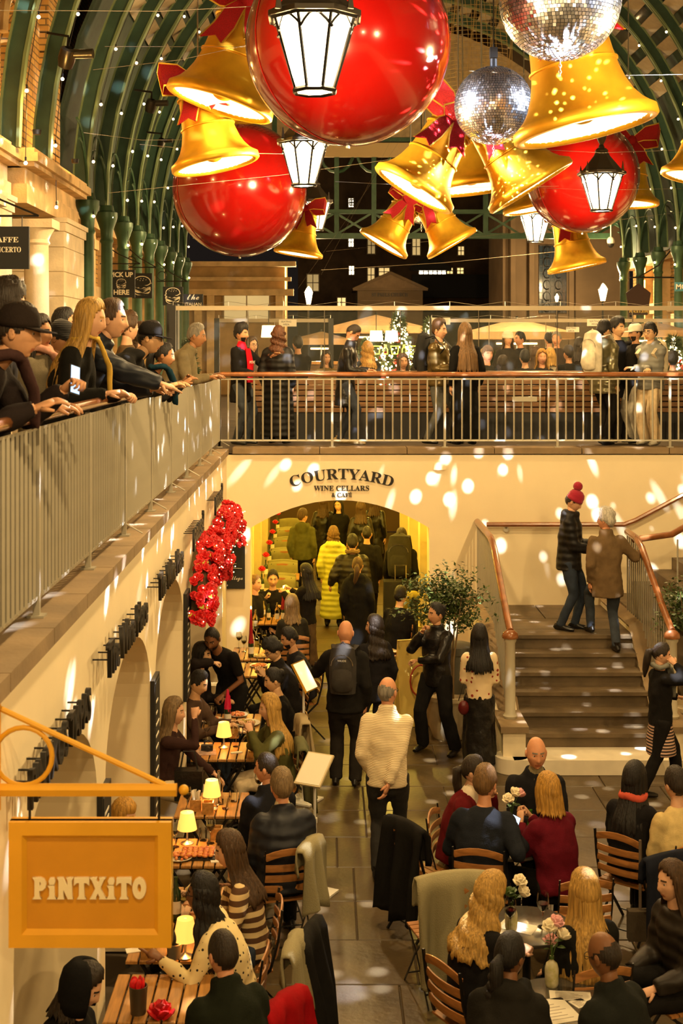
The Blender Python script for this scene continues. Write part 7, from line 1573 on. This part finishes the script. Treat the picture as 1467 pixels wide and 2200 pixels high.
person('man in black cap and glasses leaning far over the rail', -1.95, 11.7, UP, 85, H=1.76, lean=40, top=('coat', (28, 27, 26)), hair=('short', 'black'), hat=('cap', (24, 22, 22)), glasses=True, hp=6, L=(.14, .62, rz), Rh=(-.14, .62, rz), skin='asian', hood=True)
person('girl in teal scarf peering over the rail', -1.86, 12.7, UP, 86, H=1.55, fem=1, lean=36, top=('wool', (30, 30, 32)), hair=('ponytail', 'black'), scarf=('wool', (24, 52, 66)), hp=6, L=(.12, .52, rz), Rh=(-.12, .56, rz), skin='tan')
person('grey-haired man in beige jacket with arms on the rail', -1.80, 15.6, UP, 84, H=1.74, lean=28, top=('coat', (128, 116, 88)), hair=('short', 'grey'), L=(.1, .5, rz), Rh=(-.1, .5, rz), skin='tan', hp=6, collar=.04)
person('woman in pink scarf and grey coat behind the rail crowd', -2.10, 9.9, UP, 70, H=1.62, fem=1, top=('coat', (110, 100, 80)), hair=('long', 'dark', .3), scarf=('wool', (190, 140, 120)), skin='tan', vox=.024)
person('man in black-rimmed glasses at the back of the rail crowd', -2.25, 11.6, UP, 80, H=1.72, top=('coat', BLK), hair=('short', 'black'), glasses=True, skin='mid', hy=10)
person('person in black beanie behind the blonde woman', -2.05, 10.4, UP, 75, H=1.58, top=('coat', BLK), hair=('short', 'black'), hat=('beanie', (22, 20, 20)), glasses=True, hp=15, skin='tan')
person('brown-haired man behind the cap wearer at the rail', -1.95, 13.3, UP, 95, H=1.72, top=('wool', (90, 70, 46)), hair=('messy', 'brown'), hy=30)
person('woman with loose brown hair in the rail crowd', -1.98, 14.4, UP, 60, H=1.66, fem=1, top=('wool', (150, 120, 70)), hair=('wavy', 'brown', .26), hp=12)
person('woman in camel coat at the back of the walkway', -2.3, 16.5, UP, 30, H=1.65, fem=1, top=('coat', (150, 110, 60)), hair=('long', 'brown', .3))
# ---- upper level, behind the back railing
person('bearded man in red T-shirt and black jacket gesturing', -1.24, 20.0, UP, 62, H=1.74, top=('wool', (26, 24, 24)), inner=(196, 20, 34), hair=('messy', 'black'), beard='black', skin='mid', L=(.20, .42, 1.30), hl='flat', Rh=(-.12, .30, 1.06), bot=('denim', (52, 58, 66)), hem=.3, shoes=(60, 60, 60))
t = thing('shirt_front', 'red shirt front with white lettering on the bearded man', 'shirt', (-1.24, 20.0, UP), R(62)); q = MB(); q.tube([(.0, -.155, .92), (0, -.165, 1.2), (0, -.12, 1.42)], [.085, .085, .06], 10, ry=[.02, .03, .03], side=(1, 0, 0)); q.build('cloth_panel', cloth((196, 20, 34)), t); letters('lettering', 'MORE', .06, M_chalk, t, (0, -.20, 1.2), ext=.001)
person('woman with windblown hair in long black coat, back turned', XP(597, 20.1), 20.1, UP, 165, H=1.72, fem=1, top=('puffer', (24, 23, 22)), hair=('blown', 'auburn', .30), hem=.80, fat=1.2, hy=20)
person('man in black coat bowed over his phone', XP(742, 20.0), 20.0, UP, 78, H=1.76, lean=8, top=('leather', (26, 25, 24)), bot=('denim', (46, 52, 64)), hair=('crop', 'dark'), hp=42, hem=.36, L=(.1, .34, 1.10), Rh=(-.1, .34, 1.08), hl='grip', hrp='grip', collar=.06, shoes=(150, 130, 90), feet=((.1, -.12, 0), (-.1, .14, 0)), skin='ruddy')
a, J = person('man in bronze leather jacket with black backpack', XP(942, 20.1), 20.1, UP, 60, H=1.80, top=('shiny', (92, 76, 40)), bot=('denim', (84, 84, 78)), hair=('quiff', 'brown'), Rh=(-.08, .3, 1.12), feet=((.12, .16, 0), (-.12, -.14, 0)), skin='fair')
backpack('black backpack of the man in the bronze jacket', a, J, (26, 25, 24), .32, .5, .2)
person('woman with long auburn hair in long black coat', XP(1000, 19.85), 19.85, UP, 195, H=1.76, fem=1, top=('coat', (20, 19, 18)), hair=('long', 'light', .55), hem=.85)
a, J = person('man in olive metallic puffer with white backpack', XP(1296, 19.95), 19.95, UP, 130, H=1.80, top=('shiny', (104, 98, 70)), hair=('bowl', 'black'), skin='asian', hood=True, hem=.2, bot=('wool', BLK), feet=((.1, .1, 0), (-.1, -.1, 0)))
backpack('large white backpack with side pockets', a, J, (205, 196, 172), .34, .52, .2)
person('tall man in black coat between the backpack pair', XP(1326, 20.5), 20.5, UP, 20, H=1.84, top=('coat', BLK), hair=('messy', 'black'), skin='asian', hem=.3, hy=20)
person('man with moustache in white cap and dark coat', XP(1366, 20.3), 20.3, UP, -70, H=1.76, top=('coat', (34, 32, 30)), bot=('denim', (190, 184, 168)), hair=('short', 'dark'), hat=('cap', (222, 214, 196)), beard='dark', skin='mid', hem=.3)
a, J = person('smiling man in grey puffer with folded arms', XP(1398, 19.9), 19.9, UP, -48, H=1.76, top=('puffer', (128, 128, 122)), bot=('wool', (206, 184, 148)), hair=('bowl', 'black'), skin='asian', glasses=True, wide=1.45, L=(-.12, .24, 1.14), Rh=(.12, .26, 1.12), hood=True, hem=.12, shoes=(200, 195, 180))
backpack('cream backpack of the man with folded arms', a, J, (205, 190, 160), .28, .42, .14)
# ---- seated crowd behind the bench
CR = [(540, 742, 21.9, 40, 1, 'long', 'brown', (90, 70, 50), 'woman with glasses eating behind the glass at the left'), (790, 752, 22.0, 190, 1, 'wavy', 'gold', (30, 28, 26), 'blonde head bowed beside the man on his phone'), (865, 778, 22.2, 10, 1, 'bob', 'brown', (40, 30, 26), 'low head behind the bench before the trees'), (640, 740, 22.6, 200, 0, 'short', 'black', (24, 22, 22), 'dark diner with back turned near the hanging lampshade'), (1046, 762, 22.0, 20, 0, 'bowl', 'light', (36, 34, 30), 'boy with fair fringe facing the camera'), (1080, 782, 22.0, 170, 1, 'bob', 'dark', (60, 50, 40), 'dark bob seen from behind beside the boy'), (1090, 738, 24.5, 10, 1, 'long', 'brown', (40, 36, 34), 'woman in white knitted hat behind the bench'), (1040, 765, 23.3, 170, 1, 'bun', 'blond', (220, 205, 170), 'fair head close to the auburn-haired woman'), (1118, 735, 25.0, -70, 0, 'short', 'black', (28, 26, 28), 'man in dark hood looking left above the crowd'), (1128, 770, 22.4, 180, 0, 'short', 'black', (30, 28, 26), 'black-haired diner with back turned'), (1150, 762, 23.5, 160, 1, 'long', 'brown', (60, 40, 26), 'brown-haired diner beside the blonde'), (1163, 768, 22.6, 5, 1, 'long', 'gold', (30, 26, 24), 'blonde woman facing the camera behind the bench'), (1182, 765, 23.4, 175, 1, 'bob', 'blond', (150, 140, 120), 'pale-haired diner right of the blonde'), (1196, 735, 25.2, -30, 0, 'short', 'grey', (60, 50, 44), 'grey-haired man standing out of the crowd'), (1222, 760, 23.0, 200, 0, 'short', 'dark', (24, 23, 22), 'dark-coated diner by the white backpack'), (1180, 728, 26, 190, 0, 'short', 'black', (30, 26, 24), 'distant dark head before the orange counter'), (1245, 742, 24.6, 180, 1, 'long', 'dark', (40, 32, 28), 'long-haired diner behind the white backpack'), (1445, 775, 22.6, 170, 0, 'messy', 'black', (36, 34, 30), 'dark curly head by the right edge tree'), (905, 762, 23, 30, 1, 'long', 'brown', (50, 40, 30), 'brown-haired diner left of the bronze jacket'), (700, 770, 25.5, 20, 1, 'bob', 'dark', (110, 90, 50), 'far diner in tan behind the glass'), (760, 775, 24, 0, 0, 'short', 'dark', (30, 28, 26), 'far dark diner under the beige parasol')]
for (px, py, Y, f, fm, hs, hc, col, lab) in CR:
    p = at(px, py, Y); st_ = py < 740; person(lab, p.x, Y, UP if st_ else p.z - 1.245, f, H=1.70, fem=fm, sit=None if st_ else .45, top=('coat', col), hair=(hs, hc, .3) if hs in ('long', 'wavy') else (hs, hc), glasses='glasses' in lab, hat=('beanie', (225, 212, 185)) if 'knitted hat' in lab else None, vox=.026, skin=('fair', 'mid', 'ruddy')[px % 3])
